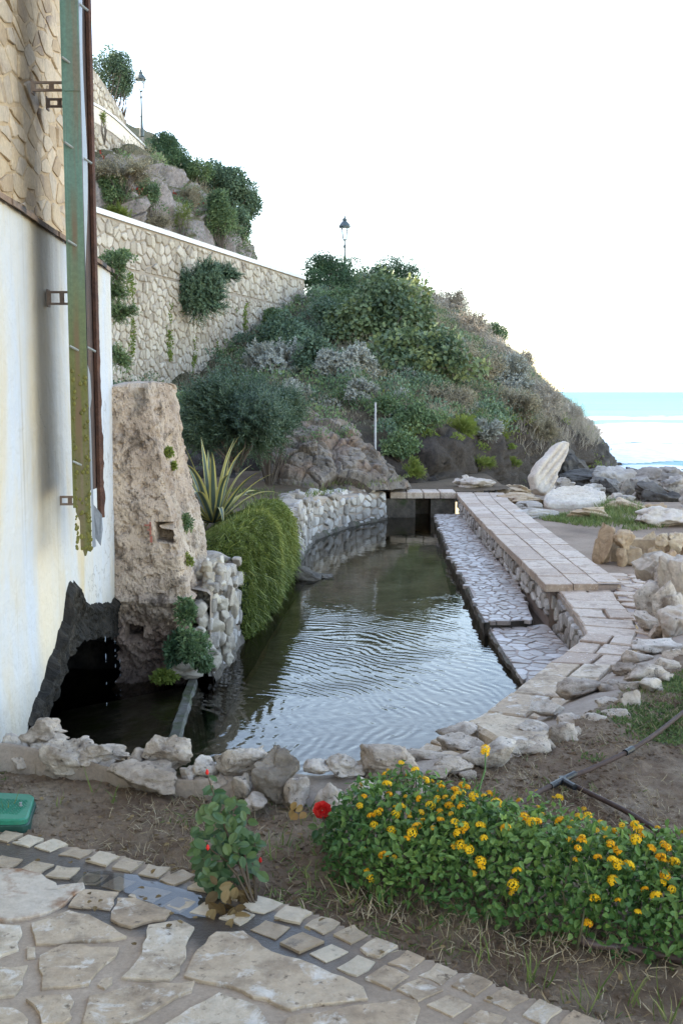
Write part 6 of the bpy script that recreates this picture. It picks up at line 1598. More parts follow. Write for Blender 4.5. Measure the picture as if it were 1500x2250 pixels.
# ground cover on the bank and dry grass on the slope: nobody could count it
def cover(name, tname, n, f, m_, L, W, seed, per=10, spread_=.22, up=.8, tpl=T_QUAD, rows=(0, .72)):
    V0, Q = TERRAIN[tname]; r = np.random.default_rng(seed)
    nq = len(Q); Q = Q[int(nq * rows[0]):int(nq * rows[1])]
    a = V0[Q]; ar = np.linalg.norm(np.cross(a[:, 1] - a[:, 0], a[:, 3] - a[:, 0]), axis=1)
    k = r.choice(len(Q), n * 3, p=ar / ar.sum()); u, v = r.random((2, n * 3, 1))
    P = (a[k, 0] * (1 - u) + a[k, 1] * u) * (1 - v) + (a[k, 3] * (1 - u) + a[k, 2] * u) * v
    N = norm(np.cross(a[k, 1] - a[k, 0], a[k, 3] - a[k, 0])); N[N[:, 2] < -.2] *= -1
    if N[:, 1].mean() > 0: N = -N
    ok = f(P) > r.random(len(P)); P, N = P[ok][:n], N[ok][:n]
    tn = r.random(len(P))
    P = np.repeat(P, per, 0) + r.normal(size=(len(P) * per, 3)) * spread_ * [1, 1, .5]; N = np.repeat(N, per, 0); tn = np.repeat(tn, per)
    nn = len(P); P = P + N * r.uniform(0, spread_ * .8, (nn, 1))
    A = norm(N * .6 + np.array([0, 0, up]) + rdir(nn, r) * .7)
    V, F, kk = scatter(tpl, P, A, norm(N + rdir(nn, r) * .6), L * r.uniform(.6, 1.3, nn), W * r.uniform(.7, 1.3, nn), r)
    return tag(npmesh(name, V, F, m_, tone=np.repeat(np.clip(.6 * tn + .4 * r.random(nn), 0, 1), kk)), kind='stuff')
nz_ = lambda P, s, o=0: fbm(P / s + o, 3)
def tufts(name, tname, n, f, m_, L, W, seed, rad=(.22, .55), per=150, rows=(0, .72), up=.5):
    """a mass of small bushes nobody could count: leaves set on low lumpy domes all over the slope"""
    V0, Q = TERRAIN[tname]; r = np.random.default_rng(seed); nq = len(Q); Q = Q[int(nq * rows[0]):int(nq * rows[1])]
    a = V0[Q]; ar = np.linalg.norm(np.cross(a[:, 1] - a[:, 0], a[:, 3] - a[:, 0]), axis=1)
    k = r.choice(len(Q), n * 6, p=ar / ar.sum()); P = a[k].mean(1); P = P[f(P) > r.random(len(P))][:n]; n = len(P)
    R0 = r.uniform(*rad, n); tn = r.random(n)
    d = rdir(n * per, r); d[:, 2] = np.abs(d[:, 2]) * 1.0 - .15
    R1 = np.repeat(R0, per); c = np.repeat(P, per, 0)
    lump = 1 + .35 * fbm(c * 3 + d * 1.6, 2)
    X = c + d * (R1 * lump * (1 - .45 * r.random(n * per) ** 2))[:, None]
    A = norm(d * .6 + rdir(n * per, r) * .8 + [0, 0, up]); N = norm(d + rdir(n * per, r) * .6)
    V, F, kk = scatter(T_QUAD, X, A, N, L * r.uniform(.6, 1.3, n * per), W * r.uniform(.7, 1.3, n * per), r)
    return tag(npmesh(name, V, F, m_, tone=np.repeat(np.clip(.65 * np.repeat(tn, per) + .35 * r.random(n * per), 0, 1), kk)), kind='stuff')
foot_ = lambda P: np.clip((P[:, 2] - .55 - .5 * fbm(P * .9, 3)) * 3, 0, 1)
tufts('bank_undergrowth', 'headland', 260, lambda P: (P[:, 0] < 7) * foot_(P) * np.clip(.5 + nz_(P, 2.2), 0, 1), G_mid, .075, .045, 5)
tufts('olive_undergrowth', 'headland', 200, lambda P: (P[:, 0] < 8) * foot_(P) * np.clip(.5 + nz_(P, 2.2, 40), 0, 1), G_blue, .085, .05, 105)
tufts('brown_undergrowth', 'headland', 240, lambda P: np.clip((P[:, 0] + 1) / 6, .15, 1) * foot_(P) * np.clip(.5 + nz_(P, 2.0, 60), 0, 1), G_dryg, .12, .014, 106, up=1.0)
tufts('silver_undergrowth', 'headland', 130, lambda P: (P[:, 0] < 9) * (P[:, 2] > 1.0) * (P[:, 2] < 5) * np.clip(.3 + nz_(P, 1.6, 80), 0, 1), G_silver, .075, .026, 107, (.2, .45), 170, up=.9)
tufts('hanging_undergrowth', 'headland', 46, lambda P: (P[:, 2] < 1.1) * (P[:, 2] > .05) * (P[:, 0] > .9) * (P[:, 0] < 6), G_yellow, .075, .03, 108, (.1, .28), 110)
cover('scrub_cover', 'headland', 1500, lambda P: (nz_(P, 1.2, 9) > -.05) * foot_(P), G_dryg, .13, .012, 6, 12, .2)
cover('dry_grass', 'headland', 5200, lambda P: np.clip((P[:, 0] - 4.2) / 3.0, 0, 1) * (P[:, 2] > -.3) * (nz_(P, 1.5, 3) > -.2), G_dry, .30, .012, 7, 8, .14, 1.2, T_BLADE)
cover('bank_weeds', 'headland', 420, lambda P: (nz_(P, .9, 31) > .12) * (P[:, 2] < 2.2) * (P[:, 0] > .8), G_yellow, .10, .035, 9, 16, .14)
cover('rock_face_scrub', 'hillside', 1500, lambda P: (nz_(P, 2.2, 5) > .05) * (P[:, 1] < 60), G_dryg, .14, .016, 10, 12, .2, rows=(0, .6))
tufts('rock_face_bushes', 'hillside', 70, lambda P: (P[:, 1] < 58) * (P[:, 0] > -9) * np.clip(.3 + nz_(P, 2.0, 15), 0, 1), G_mid, .085, .05, 109, (.25, .6), 150, (.02, .6))
cover('rock_face_greenery', 'hillside', 600, lambda P: (nz_(P, 2.0, 15) > .1) * (P[:, 1] < 60), G_mid, .08, .045, 12, 18, .22, rows=(0, .6))
cover('red_creeper_leaves', 'hillside', 70, lambda P: (P[:, 0] < -5.4) * (P[:, 2] < 9.5) * (P[:, 0] > -9) * (nz_(P, 1.0, 2) > .1), G_red, .11, .08, 13, 8, .12, rows=(0, .4))
cover('outcrop_moss', 'rock_outcrop', 260, lambda P: (nz_(P, .6, 5) > .1) * (P[:, 2] > .75), G_mid, .05, .03, 14, 16, .09)

# grass strip beside the walkway and weeds on the trodden yard
def blades(name, pts, m_, L, W, seed, lean=.6, kind='stuff', label=None):
    r = np.random.default_rng(seed); P = np.asarray(pts); n = len(P)
    A = norm(np.array([0, 0, 1.0]) + rdir(n, r) * lean); A[:, 2] = np.abs(A[:, 2])
    V, F, k = scatter(T_BLADE, P, A, norm(rdir(n, r) + [0, -.6, .2]), L * r.uniform(.4, 1.3, n), W * r.uniform(.6, 1.2, n), r)
    return tag(npmesh(name, V, F, m_, tone=np.repeat(r.random(n), k)), kind=kind)
def poly_points(poly, n, r, zf, dens=None):
    xs = [p[0] for p in poly]; ys = [p[1] for p in poly]
    P = np.column_stack([r.uniform(min(xs), max(xs), n * 4), r.uniform(min(ys), max(ys), n * 4)])
    P = P[np_poly_mask(P[:, 0], P[:, 1], poly)]
    if dens is not None:
        P3 = np.column_stack([P, np.zeros(len(P))]); P = P[dens(P3) > r.random(len(P))]
    P = P[:n]; return np.column_stack([P, zf(P[:, 0], P[:, 1])])
r_ = np.random.default_rng(3)
gs = [(2.761,16.885,-0.300), (3.373,16.759,-0.300), (4.137,17.013,-0.300), (4.548,15.706,-0.300), (4.473,14.584,-0.300), (3.662,14.776,-0.300), (2.987,15.817,-0.300)]
blades('grass_strip', poly_points(gs, 4200, r_, zyard, lambda P: .1 + 1.8 * fbm(P * 1.3, 3)), G_grass, .085, .010, 31)
gs = [(3.559,15.706,-0.300), (4.644,19.120,-0.350), (4.905,18.004,-0.350), (4.471,15.436,-0.300)]
blades('tall_grass', poly_points(gs, 1500, r_, zyard, lambda P: .4 + 1.5 * fbm(P * 1.7, 3)), G_grass, .17, .010, 32)
gs = [(-1.610,11.970,0.000), (-2.003,17.098,0.000), (-1.423,17.902,0.000), (1.263,20.139,-0.200), (1.033,18.980,-0.200), (-0.723,15.688,0.000), (-1.055,13.226,0.000)]
blades('terrace_grass', poly_points(gs, 2600, r_, lambda x, y: 0 * x + .03, lambda P: .3 + 1.5 * fbm(P * 1.4, 3)), G_grass, .08, .012, 33)

# ---------------------------------------------------------------- agave
agave = thing('agave', (-1.474,12.540,0.030), 'spiky agave with dark leaves edged in cream yellow beside the buttress', 'agave')
ab = np.array(wloc(agave)); M_agave = leafmat('agave_leaf', [(.045, .072, .052), (.075, .105, .080), (.11, .14, .11)], .5, .05, .35, 3, edge=(.44, .38, .13))
ar_ = random.Random(17)
def agave_leaf(az, el, L, curl, wd):
    n = 22; s = np.linspace(0, 1, n); th = el - curl * np.clip(s - .35, 0, 1) ** 1.6 * 3.2
    ds = L / (n - 1); rr = np.concatenate([[0], np.cumsum(np.cos(th[:-1]) * ds)]); zz = np.concatenate([[0], np.cumsum(np.sin(th[:-1]) * ds)])
    h = np.array([math.cos(az), math.sin(az), 0]); sdv = np.array([-h[1], h[0], 0])
    c = ab + h * (.05 + rr)[:, None] + np.array([0, 0, 1]) * (.06 + zz)[:, None]
    nrm = -h * np.sin(th)[:, None] + np.array([0, 0, 1]) * np.cos(th)[:, None]
    w = wd * np.interp(s, [0, .12, .4, .75, 1], [.75, .8, 1, .62, .02])
    V = []; E_ = []
    for a, lift, e in ((-1, .42, 1), (-.70, .22, .56), (0, 0, 0), (.70, .22, .56), (1, .42, 1)):
        V.append(c + sdv * (a * w)[:, None] + nrm * (lift * w)[:, None]); E_.append(np.full(n, e))
    V = np.stack(V, 1).reshape(-1, 3); E_ = np.stack(E_, 1).ravel()
    npmesh('leaf', V, gridquads(n, 5), M_agave, agave, tone=ar_.random(), edge=E_, smooth=True)
for k in range(34):
    f = k / 33; az = k * 2.39996
    el = math.radians(82 - 74 * f ** .9 + ar_.uniform(-7, 7)); L = ar_.uniform(.8, 1.1)
    agave_leaf(az, el, L, ar_.choice([.1, .5, .9, 1.2, 1.4, 1.5]) * (.35 + .65 * f), ar_.uniform(.036, .052))

# ---------------------------------------------------------------- greenery hanging over the pool wall
hang = thing('hanging_plant', (-.9, 11.6, .1), 'thick green cushion of trailing plant hanging over the pool wall to the water', 'hanging plant')
HR = np.random.default_rng(23)
prof = np.array([[-.62, .05], [-.40, .20], [-.15, .30], [.06, .28], [.18, .12], [.215, -.15], [.20, -.42], [.16, -.66]])
def hang_pt(t, s):
    y = 9.75 + 3.75 * t
    x0 = np.interp(y, [8.5, 10, 12, 14.1], [-1.0, -.93, -.80, -.625])
    pu = np.interp(s, np.linspace(0, 1, len(prof)), prof[:, 0]); pz = np.interp(s, np.linspace(0, 1, len(prof)), prof[:, 1])
    endf = np.clip(np.minimum(t / .10, (1 - t) / .16), 0, 1) ** .5
    top = np.interp(t, [0, .15, .6, 1], [.0, -.02, .03, -.05])
    out = pu * (.45 + .55 * endf) - .06 * (1 - endf)
    P = np.stack([x0 + out, y, np.where(pz > 0, pz * endf + top, pz)], -1)
    q = fbm(np.stack([y * 1.6, s * 2.2, 0 * y], -1), 4); q2 = fbm(np.stack([y * 6, s * 1.2, 0 * y + 7], -1), 3)
    P[..., 0] += .09 * q + .07 * q2 - .05; P[..., 2] += .07 * q * (s < .6)
    return P
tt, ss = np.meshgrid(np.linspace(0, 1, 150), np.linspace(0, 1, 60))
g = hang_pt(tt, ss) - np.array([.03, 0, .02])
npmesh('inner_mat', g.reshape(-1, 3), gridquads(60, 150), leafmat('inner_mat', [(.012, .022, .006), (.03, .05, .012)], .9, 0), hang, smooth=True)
n = 70000; t_ = HR.random(n); s_ = HR.random(n) ** .9
P = hang_pt(t_, s_); P2 = hang_pt(t_, np.clip(s_ + .03, 0, 1.02)); tan = norm(P2 - P + 1e-6)
outv = norm(np.cross(np.array([0, 1.0, 0]), tan)); outv[outv[:, 0] < 0] *= -1
outv[s_ < .45] = norm(outv[s_ < .45] + [0, 0, 1.0])
P = P + outv * HR.uniform(-.02, .045, (n, 1))
A = norm(tan * .8 + outv * .7 + rdir(n, HR) * 1.1 + np.array([0, 0, -.2]) * (s_ > .5)[:, None])
V, F, k = scatter(T_QUAD, P, A, norm(outv + rdir(n, HR) * .5), .036 * HR.uniform(.5, 1.3, n), .012 * HR.uniform(.7, 1.3, n), HR)
npmesh('trailing_foliage', V, F, G_cascade, hang, tone=np.repeat(np.clip(.5 + .9 * fbm(np.stack([t_ * 9, s_ * 1.3, 0 * t_], -1), 3) + .25 * HR.normal(size=n) * .6, 0, 1), k))

n = 3000; t_ = HR.random(n); s_ = HR.uniform(.25, 1.0, n); P = hang_pt(t_, s_); o_ = np.column_stack([HR.uniform(.2, 1, n), HR.normal(size=n) * .5, np.where(s_ < .45, .6, .0)]); o_ = norm(o_)
P = P + o_ * HR.uniform(0, .05, (n, 1)); A = norm(o_ * .55 + np.array([0, 0, -1.0]) * (s_ > .4)[:, None] + rdir(n, HR) * .7)
V, F, k = scatter(T_BLADE, P, A, o_, .12 * HR.uniform(.5, 1.5, n), .009, HR)
npmesh('trailing_shoots', V, F, G_cascade, hang, tone=np.repeat(np.clip(.5 + .25 * HR.normal(size=n), 0, 1), k))

n = len(MOSS_UV); P = MOSS_UV + HR.normal(size=(n, 3)) * [.02, .01, .03]
V, F, k = scatter(T_QUAD, P, norm(rdir(n, HR) + [0, -.3, -.3]), norm(rdir(n, HR) * .6 + [.4, -1, .3]), .07, .045, HR)
tag(npmesh('wall_moss', V, F, G_yellow, tone=np.repeat(HR.random(n) * .5, k)), kind='stuff')
# ---------------------------------------------------------------- lantana with orange yellow flower heads
lant = thing('flowering_bush', (.55, 3.45, -.02), 'low spreading lantana bush covered in orange yellow flower heads', 'flowering bush')
LR = np.random.default_rng(41)
n = 70000; x = LR.uniform(-.25, 2.0, n); y = LR.uniform(2.2, 3.95, n); h, e = mound(x, y); ok = h > .02; x, y, h = x[ok], y[ok], h[ok]
q = 1 - .85 * LR.random(len(x)) ** 1.9; z = h * q
P = np.column_stack([x, y, z]); eps = .02
hx = (mound(x + eps, y)[0] - h) / eps; hy = (mound(x, y + eps)[0] - h) / eps
N = norm(np.column_stack([-hx * .6, -hy * .6, np.ones(len(x))])); n = len(P)
keepm = LR.random(n) < np.clip(.25 + (N[:, 1] < .5) * .75, 0, 1); P, N, q = P[keepm], N[keepm], q[keepm]; n = len(P)
P = P + LR.normal(size=P.shape) * [.014, .014, .020]
A = norm(N * .35 + rdir(n, LR) * .9 + np.array([0, -.15, .1])); NN = norm(N + rdir(n, LR) * .75 + np.array([0, -.2, .4]))
V, F, k = scatter(T_OVATE, P, A, NN, .030 * LR.uniform(.5, 1.3, n), .019 * LR.uniform(.6, 1.2, n), LR)
tn = np.clip(.45 * LR.random(n) + .30 * q ** 4 + .40 * (fbm(P * 4, 3) + .45), 0, 1)
tag(npmesh('foliage', V, F, G_lant, lant, tone=np.repeat(tn, k)), kind='stuff')
mb = MB(); sr = random.Random(8)
for k in range(150):
    x_, y_ = sr.uniform(-.1, 1.6), sr.uniform(2.5, 3.8); h_ = float(mound(np.array([x_]), np.array([y_]))[0][0])
    if h_ < .08: continue
    a = Vector((x_ + sr.uniform(-.08, .08), y_ + sr.uniform(-.05, .1), 0)); b_ = Vector((x_, y_, h_ * sr.uniform(.8, 1.08)))
    mb.tube([a, a.lerp(b_, .5) + Vector((sr.uniform(-.04, .04), sr.uniform(-.04, .04), .02)), b_], [.005, .004, .002], 4)
tag(mb.build('stems', mat('green_brown_stem', [(.05, .06, .025), (.11, .09, .05)], 8, .5, .8, .3), lant), kind='stuff')
def flower_mesh(seed, rad, mname, cols):
    r = np.random.default_rng(seed); nf = 24; d = []
    for i in range(nf):
        zc = 1 - (i + .5) / nf * 1.15; a = i * 2.39996 + r.uniform(-.2, .2); s = math.sqrt(max(0, 1 - zc * zc)); d.append([s * math.cos(a), s * math.sin(a), zc])
    d = np.array(d); P = d * rad * [1, 1, .72] * r.uniform(.88, 1.08, (nf, 1)); Vs, Fs = [], []; base = 0; tone = []
    for i in range(nf):
        u = norm(np.cross(d[i], [0, .3, 1.0])); v = np.cross(d[i], u); a0 = r.uniform(0, 6.28); s = rad * .40 * r.uniform(.8, 1.15)
        ring = [P[i] + d[i] * rad * .04] + [P[i] + (u * math.cos(a0 + t * math.pi / 4) + v * math.sin(a0 + t * math.pi / 4)) * s * (1.0 if t % 2 == 0 else .62) + d[i] * rad * .10 * (t % 2 == 0) for t in range(8)]
        Vs += ring; Fs += [[base, base + 1 + t, base + 1 + (t + 1) % 8] for t in range(8)]; base += 9; tone += [r.random()] * 9
    V = np.array(Vs); me = bpy.data.meshes.new('flower_head'); me.from_pydata([tuple(p) for p in V], [], Fs)
    at = me.attributes.new('tone', 'FLOAT', 'POINT'); at.data.foreach_set('value', np.array(tone, np.float32)); me.update()
    me.materials.append(leafmat(mname, cols, .6, .2, .2, 30)); return me
FM = [flower_mesh(1, .0205, 'yellow_floret', [(.70, .36, .012), (.82, .48, .02), (.86, .55, .03)]), flower_mesh(2, .0185, 'orange_floret', [(.66, .25, .01), (.78, .37, .012), (.82, .46, .02)]), flower_mesh(3, .0125, 'yellow_floret_small', [(.60, .30, .02), (.78, .46, .03)])]
FP = [(0.097,3.439,0.221), (0.127,3.443,0.239), (0.106,3.415,0.201), (0.193,3.439,0.249), (0.219,3.381,0.241), (0.222,3.305,0.220), (0.205,3.301,0.202), (0.237,3.311,0.237), (0.311,3.301,0.263), (0.314,3.379,0.257), (0.354,3.273,0.263), (0.381,3.257,0.262), (0.426,3.225,0.275), (0.432,3.193,0.250), (0.359,3.245,0.245), (0.366,3.219,0.217), (0.343,3.225,0.209), (0.389,3.199,0.211), (0.420,3.167,0.188), (0.423,3.159,0.171), (0.080,3.335,0.082), (0.094,3.317,0.065), (0.133,3.319,0.139), (0.166,3.295,0.145), (0.073,3.377,0.136), (0.399,3.165,0.150), (0.521,3.111,0.182), (0.510,3.103,0.143), (0.504,3.101,0.119), (0.677,3.123,0.273), (0.496,3.181,0.286), (0.828,4.126,0.020), (0.851,4.126,0.020), (0.492,3.351,0.299), (0.427,3.409,0.299), (0.372,3.453,0.302), (0.414,3.487,0.301), (0.378,3.437,0.296), (0.281,3.521,0.311), (0.332,3.579,0.281), (0.398,3.491,0.306), (0.060,3.473,0.243), (0.075,3.485,0.270), (0.158,3.495,0.273), (0.152,3.529,0.295), (0.884,3.930,0.020), (0.922,4.010,0.020), (0.718,3.285,0.265), (0.727,3.001,0.150), (0.745,3.053,0.250), (0.779,3.007,0.202), (0.790,2.979,0.154), (0.780,3.011,0.207), (0.831,3.033,0.234), (0.841,3.157,0.304), (0.862,2.973,0.191), (0.890,2.957,0.179), (0.917,2.985,0.206), (0.928,3.003,0.218), (0.838,2.951,0.134), (0.707,2.993,0.079), (0.798,3.033,0.238), (0.785,3.121,0.283), (0.906,3.071,0.270), (0.868,3.103,0.284), (0.810,3.059,0.261), (0.944,3.085,0.278), (0.965,3.041,0.242), (0.558,3.225,0.304), (0.595,3.197,0.301), (0.626,3.287,0.287), (0.481,3.431,0.300), (0.312,3.445,0.277), (0.346,3.403,0.271), (0.256,3.377,0.258), (0.160,3.367,0.202), (0.689,4.088,0.020), (0.767,3.163,0.287), (0.790,3.087,0.277), (0.928,3.051,0.251), (0.936,2.963,0.196), (0.776,4.184,0.020), (0.211,3.487,0.269), (0.253,3.443,0.278), (0.288,3.419,0.264)]
fr2 = random.Random(4)
while len(FP) < 150:
    x_, y_ = fr2.uniform(-.02, 1.15), fr2.uniform(2.75, 3.8); h_, e_ = mound(np.array([x_]), np.array([y_]))
    if h_[0] > .13 and e_[0] > .35 and (h_[0] > .2 or fr2.random() < .3): FP.append((x_, y_, float(h_[0]) + fr2.uniform(.0, .035)))
for i, p in enumerate(FP):
    me = FM[fr2.choice([0, 0, 1, 1, 2] if i < 85 else [2, 2, 0, 1])]; o = bpy.data.objects.new('flower_head', me); COL.objects.link(o); o.parent = lant
    o.location = Vector(p) - lant.location; s = fr2.uniform(.48, .84); o.scale = (s, s, s)
    o.rotation_euler = (fr2.uniform(.1, .9), fr2.uniform(-.4, .4), fr2.uniform(0, 6))
mb = MB()
for p in FP:
    p = Vector(p); mb.tube([p + Vector((fr2.uniform(-.03, .03), .05, -.10)), p + Vector((0, .015, -.04)), p], [.0025, .002, .0016], 4)
top = Vector((0.475,3.500,0.427)); b_ = Vector((0.440,3.400,0.317))
mb.tube([b_, b_.lerp(top, .5) + Vector((.01, 0, 0)), top], [.004, .003, .002], 5)
tag(mb.build('flower_stalks', G_lant, lant), kind='stuff')
for s, dp in ((0, 0), (1, .02)):
    o = bpy.data.objects.new('flower_head', FM[0]); COL.objects.link(o); o.parent = lant; o.location = top + Vector((0, dp, -dp)) - lant.location; o.rotation_euler = (.6, 0, s); o.scale = (.7, .7, .7)

# ---------------------------------------------------------------- roses
def leaf_mesh(name, tpl, material, L, W):
    tv, tf = tpl; me = bpy.data.meshes.new(name)
    me.from_pydata([(p[0] * L, p[1] * W, p[2] * L) for p in tv], [], [tuple(int(i) for i in f) for a in tf for f in a])
    at = me.attributes.new('tone', 'FLOAT', 'POINT'); at.data.foreach_set('value', np.full(len(tv), R.random(), np.float32)); me.update(); me.materials.append(material); return me
T_ROSE = (np.array([[0, 0, 0], [.30, 0, -.03], [.65, 0, -.04], [1, 0, -.10], [.15, .30, .05], [.42, .46, .07], [.75, .34, .03], [.15, -.30, .05], [.42, -.46, .07], [.75, -.34, .03]]),
          [np.array([[1, 4, 5, 2], [8, 7, 1, 2]])[:, ::-1], np.array([[0, 4, 1], [0, 1, 7], [2, 5, 6], [2, 6, 3], [2, 9, 8], [2, 3, 9]])[:, ::-1]])
RL = [leaf_mesh('leaf', T_ROSE, G_rose, .050, .036) for _ in range(6)]
def place_leaves(parent, name, meshes, spots, r, face=(0, -1, .5)):
    for p, s in spots:
        o = bpy.data.objects.new(name, r.choice(meshes)); COL.objects.link(o); o.parent = parent
        nrm = (Vector(face) + Vector((r.uniform(-.7, .7), r.uniform(-.5, .5), r.uniform(-.4, .7)))).normalized()
        ax = Vector((r.uniform(-1, 1), r.uniform(-.6, .2), r.uniform(-1, .25))); ax = (ax - nrm * ax.dot(nrm)).normalized(); bx = nrm.cross(ax)
        o.matrix_local = Matrix.Translation(Vector(p) - wloc(parent)) @ Matrix((ax, bx, nrm)).transposed().to_4x4() @ Matrix.Scale(s, 4)
rose = thing('rose_plant', (-0.272,3.278,0.000), 'young rose plant with dark green leaves and withered foot at the edge of the paving', 'rose plant')
rb = wloc(rose); rs = random.Random(12); M_rstem = mat('rose_stem', [(.06, .035, .02), (.10, .07, .04)], 10, .5, .6, .3)
TIPS = [(-0.416,3.420,0.297), (-0.367,3.400,0.264), (-0.328,3.450,0.205), (-0.284,3.450,0.128), (-0.454,3.380,0.158), (-0.430,3.350,0.049), (-0.361,3.320,0.108), (-0.266,3.500,0.043), (-0.434,3.420,0.370)]
for tp in TIPS:
    tp = Vector(tp); mb = MB(); mid = rb.lerp(tp, .5) + Vector((rs.uniform(-.02, .02), .02, .02)); mb.tube([rb + Vector((rs.uniform(-.01, .01), 0, -.02)), mid, tp], [.0045, .0035, .002], 5); mb.build('stem', M_rstem, rose)
spots = []
for (c_, rx_, rz_), k in ((((-0.405,3.400,0.279),0.040,0.048), 24), (((-0.356,3.400,0.226),0.057,0.051), 34), (((-0.369,3.400,0.134),0.093,0.071), 70), (((-0.403,3.400,0.026),0.065,0.059), 52), (((-0.303,3.400,0.118),0.040,0.071), 26), (((-0.460,3.400,0.180),0.025,0.043), 12)):
    for _ in range(k):
        a = rs.uniform(0, 6.28); q = rs.random() ** .6
        spots.append(((c_[0] + rx_ * q * math.cos(a), c_[1] + rs.uniform(-.09, .09), c_[2] + rz_ * q * math.sin(a)), rs.uniform(.6, 1.05)))
place_leaves(rose, 'leaf', RL, spots, rs)
M_wither = leafmat('withered_leaf', [(.09, .055, .022), (.17, .11, .05), (.26, .18, .085)], .8, .15, .2, 12)
WL = [leaf_mesh('withered_leaf', T_ROSE, M_wither, .055, .038) for _ in range(4)]
wsp = [(Vector(p) + Vector((rs.uniform(-.012, .012), rs.uniform(-.03, .03), rs.uniform(-.01, .03))), rs.uniform(.5, 1.05)) for p in 3 * ((-0.382,3.280,0.029), (-0.366,3.250,0.018), (-0.355,3.250,-0.001), (-0.331,3.220,-0.001), (-0.383,3.220,0.006), (-0.357,3.200,-0.001), (-0.324,3.300,0.004), (-0.310,3.300,-0.018), (-0.318,3.320,0.018), (-0.336,3.180,-0.006), (-0.371,3.200,-0.006), (-0.322,3.200,-0.006))]
place_leaves(rose, 'withered_leaf', WL, wsp, rs, (0, -1, .2))
M_rosered = leafmat('rose_petal', [(.55, .012, .012), (.70, .03, .025), (.78, .06, .04)], .55, .2, .25, 40)
def bud(parent, p, s):
    mb = MB(); mb.lathe(Vector(p), [(.0025 * s, 0), (.006 * s, .005 * s), (.0065 * s, .010 * s), (.004 * s, .017 * s), (.001 * s, .021 * s)], 8); mb.build('bud', M_rosered, parent, True)
for p in ((-0.434,3.420,0.367), (-0.420,3.300,0.165), (-0.269,3.480,0.044)): bud(rose, p, .9)

rose2 = thing('rose_plant', (-0.079,3.634,0.000), 'low rose plant carrying one open red rose left of the lantana', 'rose plant')
bc = Vector((-0.068,3.720,0.130)); rb2 = wloc(rose2)
mb = MB(); mb.tube([rb2, rb2.lerp(bc, .5) + Vector((.02, 0, 0)), bc - Vector((0, 0, .01))], [.004, .003, .0025], 5); mb.build('stem', M_rstem, rose2)
for ring, (np_, rad, tilt, sz) in enumerate([(5, .006, .95, .016), (6, .011, .70, .020), (7, .014, .40, .024), (7, .016, .12, .026)]):
    for k in range(np_):
        a = 2 * math.pi * (k + .37 * ring) / np_; h = Vector((math.cos(a), 0, math.sin(a))); f_ = Vector((0, -1, .25)).normalized()
        mb = MB(); mb.tone = rs.random(); gr = []
        for i in range(4):
            v = i / 3
            for j in range(5):
                u = (j / 4 - .5); out = h * (rad * .35 + sz * v * math.cos(tilt)) ; side = Vector((-h.z, 0, h.x))
                gr.append(bc + out + side * u * sz * (.55 + .75 * math.sin(v * 2.2)) + f_ * (sz * v * math.sin(tilt) + .012 - ring * .003 - .25 * abs(u) * sz * v * -1 - .004 * v * v * ring))
        mb.add(gr, [(i * 5 + j, i * 5 + j + 1, i * 5 + j + 6, i * 5 + j + 5) for i in range(3) for j in range(4)]); mb.build('petal', M_rosered, rose2, True)
spots = []
for (c_, rx_, rz_), k in ((((-0.056,3.720,0.054),0.062,0.034), 18), (((-0.008,3.720,0.096),0.040,0.037), 9), (((-0.145,3.720,0.146),0.028,0.025), 0), (((-0.008,3.720,0.013),0.062,0.047), 12)):
    for _ in range(k):
        a = rs.uniform(0, 6.28); q = rs.random() ** .6
        spots.append(((c_[0] + rx_ * q * math.cos(a), c_[1] + rs.uniform(-.08, .08), c_[2] + rz_ * q * math.sin(a)), rs.uniform(.55, .9)))
place_leaves(rose2, 'leaf', RL, spots, rs)
YL = [leaf_mesh('yellowing_leaf', T_ROSE, leafmat('yellowing_leaf', [(.16, .14, .04), (.30, .16, .05), (.34, .22, .08)], .6, .25, .3, 20), .05, .042) for _ in range(3)]
place_leaves(rose2, 'yellowing_leaf', YL, [(p, .7) for p in ((-0.162,3.750,0.148), (-0.138,3.750,0.135), (-0.180,3.780,0.109), (-0.126,3.740,0.113), (-0.154,3.750,0.101))], rs)

weed = thing('broad_leaf_weed', (-0.121,3.389,0.000), 'small weed with a few broad round leaves at the edge of the paving', 'weed')
BL_ = [leaf_mesh('leaf', T_ROSE, leafmat('broad_weed_leaf', [(.05, .10, .02), (.09, .16, .035)], .5, .3, .3, 9), .07, .06) for _ in range(3)]
place_leaves(weed, 'leaf', BL_, [(p, s) for p, s in (((-0.148,3.460,-0.005), 1.0), ((-0.126,3.400,-0.028), .7), ((-0.089,3.400,-0.033), .8), ((-0.164,3.420,-0.030), .6), ((-0.105,3.450,-0.021), .6), ((-0.052,3.400,-0.028), .6))], rs, (0, -.7, .9))

# ---------------------------------------------------------------- weeds, grass and straw on the soil bed
r_ = np.random.default_rng(6)
bedp = [p[:2] for p in BED]
vis_ = lambda P: (P[:, 0] > -1.9) * (P[:, 0] < 2.6) * (P[:, 1] < 6.2)
clear = lambda P: (np.abs(P[:, 0] - .75) > .0)
blades('bed_grass', poly_points(bedp, 40000, r_, zbed, lambda P: vis_(P) * np.clip(.12 + 1.6 * fbm(P * 2.1, 3), 0, 1)), G_grass, .04, .0045, 71, 1.5)
blades('bed_straw', poly_points(bedp, 40000, r_, zbed, lambda P: vis_(P) * np.clip(.25 + 1.4 * fbm(P * 1.7 + 8, 3), 0, 1)), G_straw, .045, .003, 72, 2.6)
gs = [(1.044,5.076,0.000), (1.334,5.376,0.000), (1.979,6.195,0.000), (2.311,6.092,0.000), (1.548,4.806,0.000), (1.223,4.743,-0.000), (0.842,4.343,0.000)]
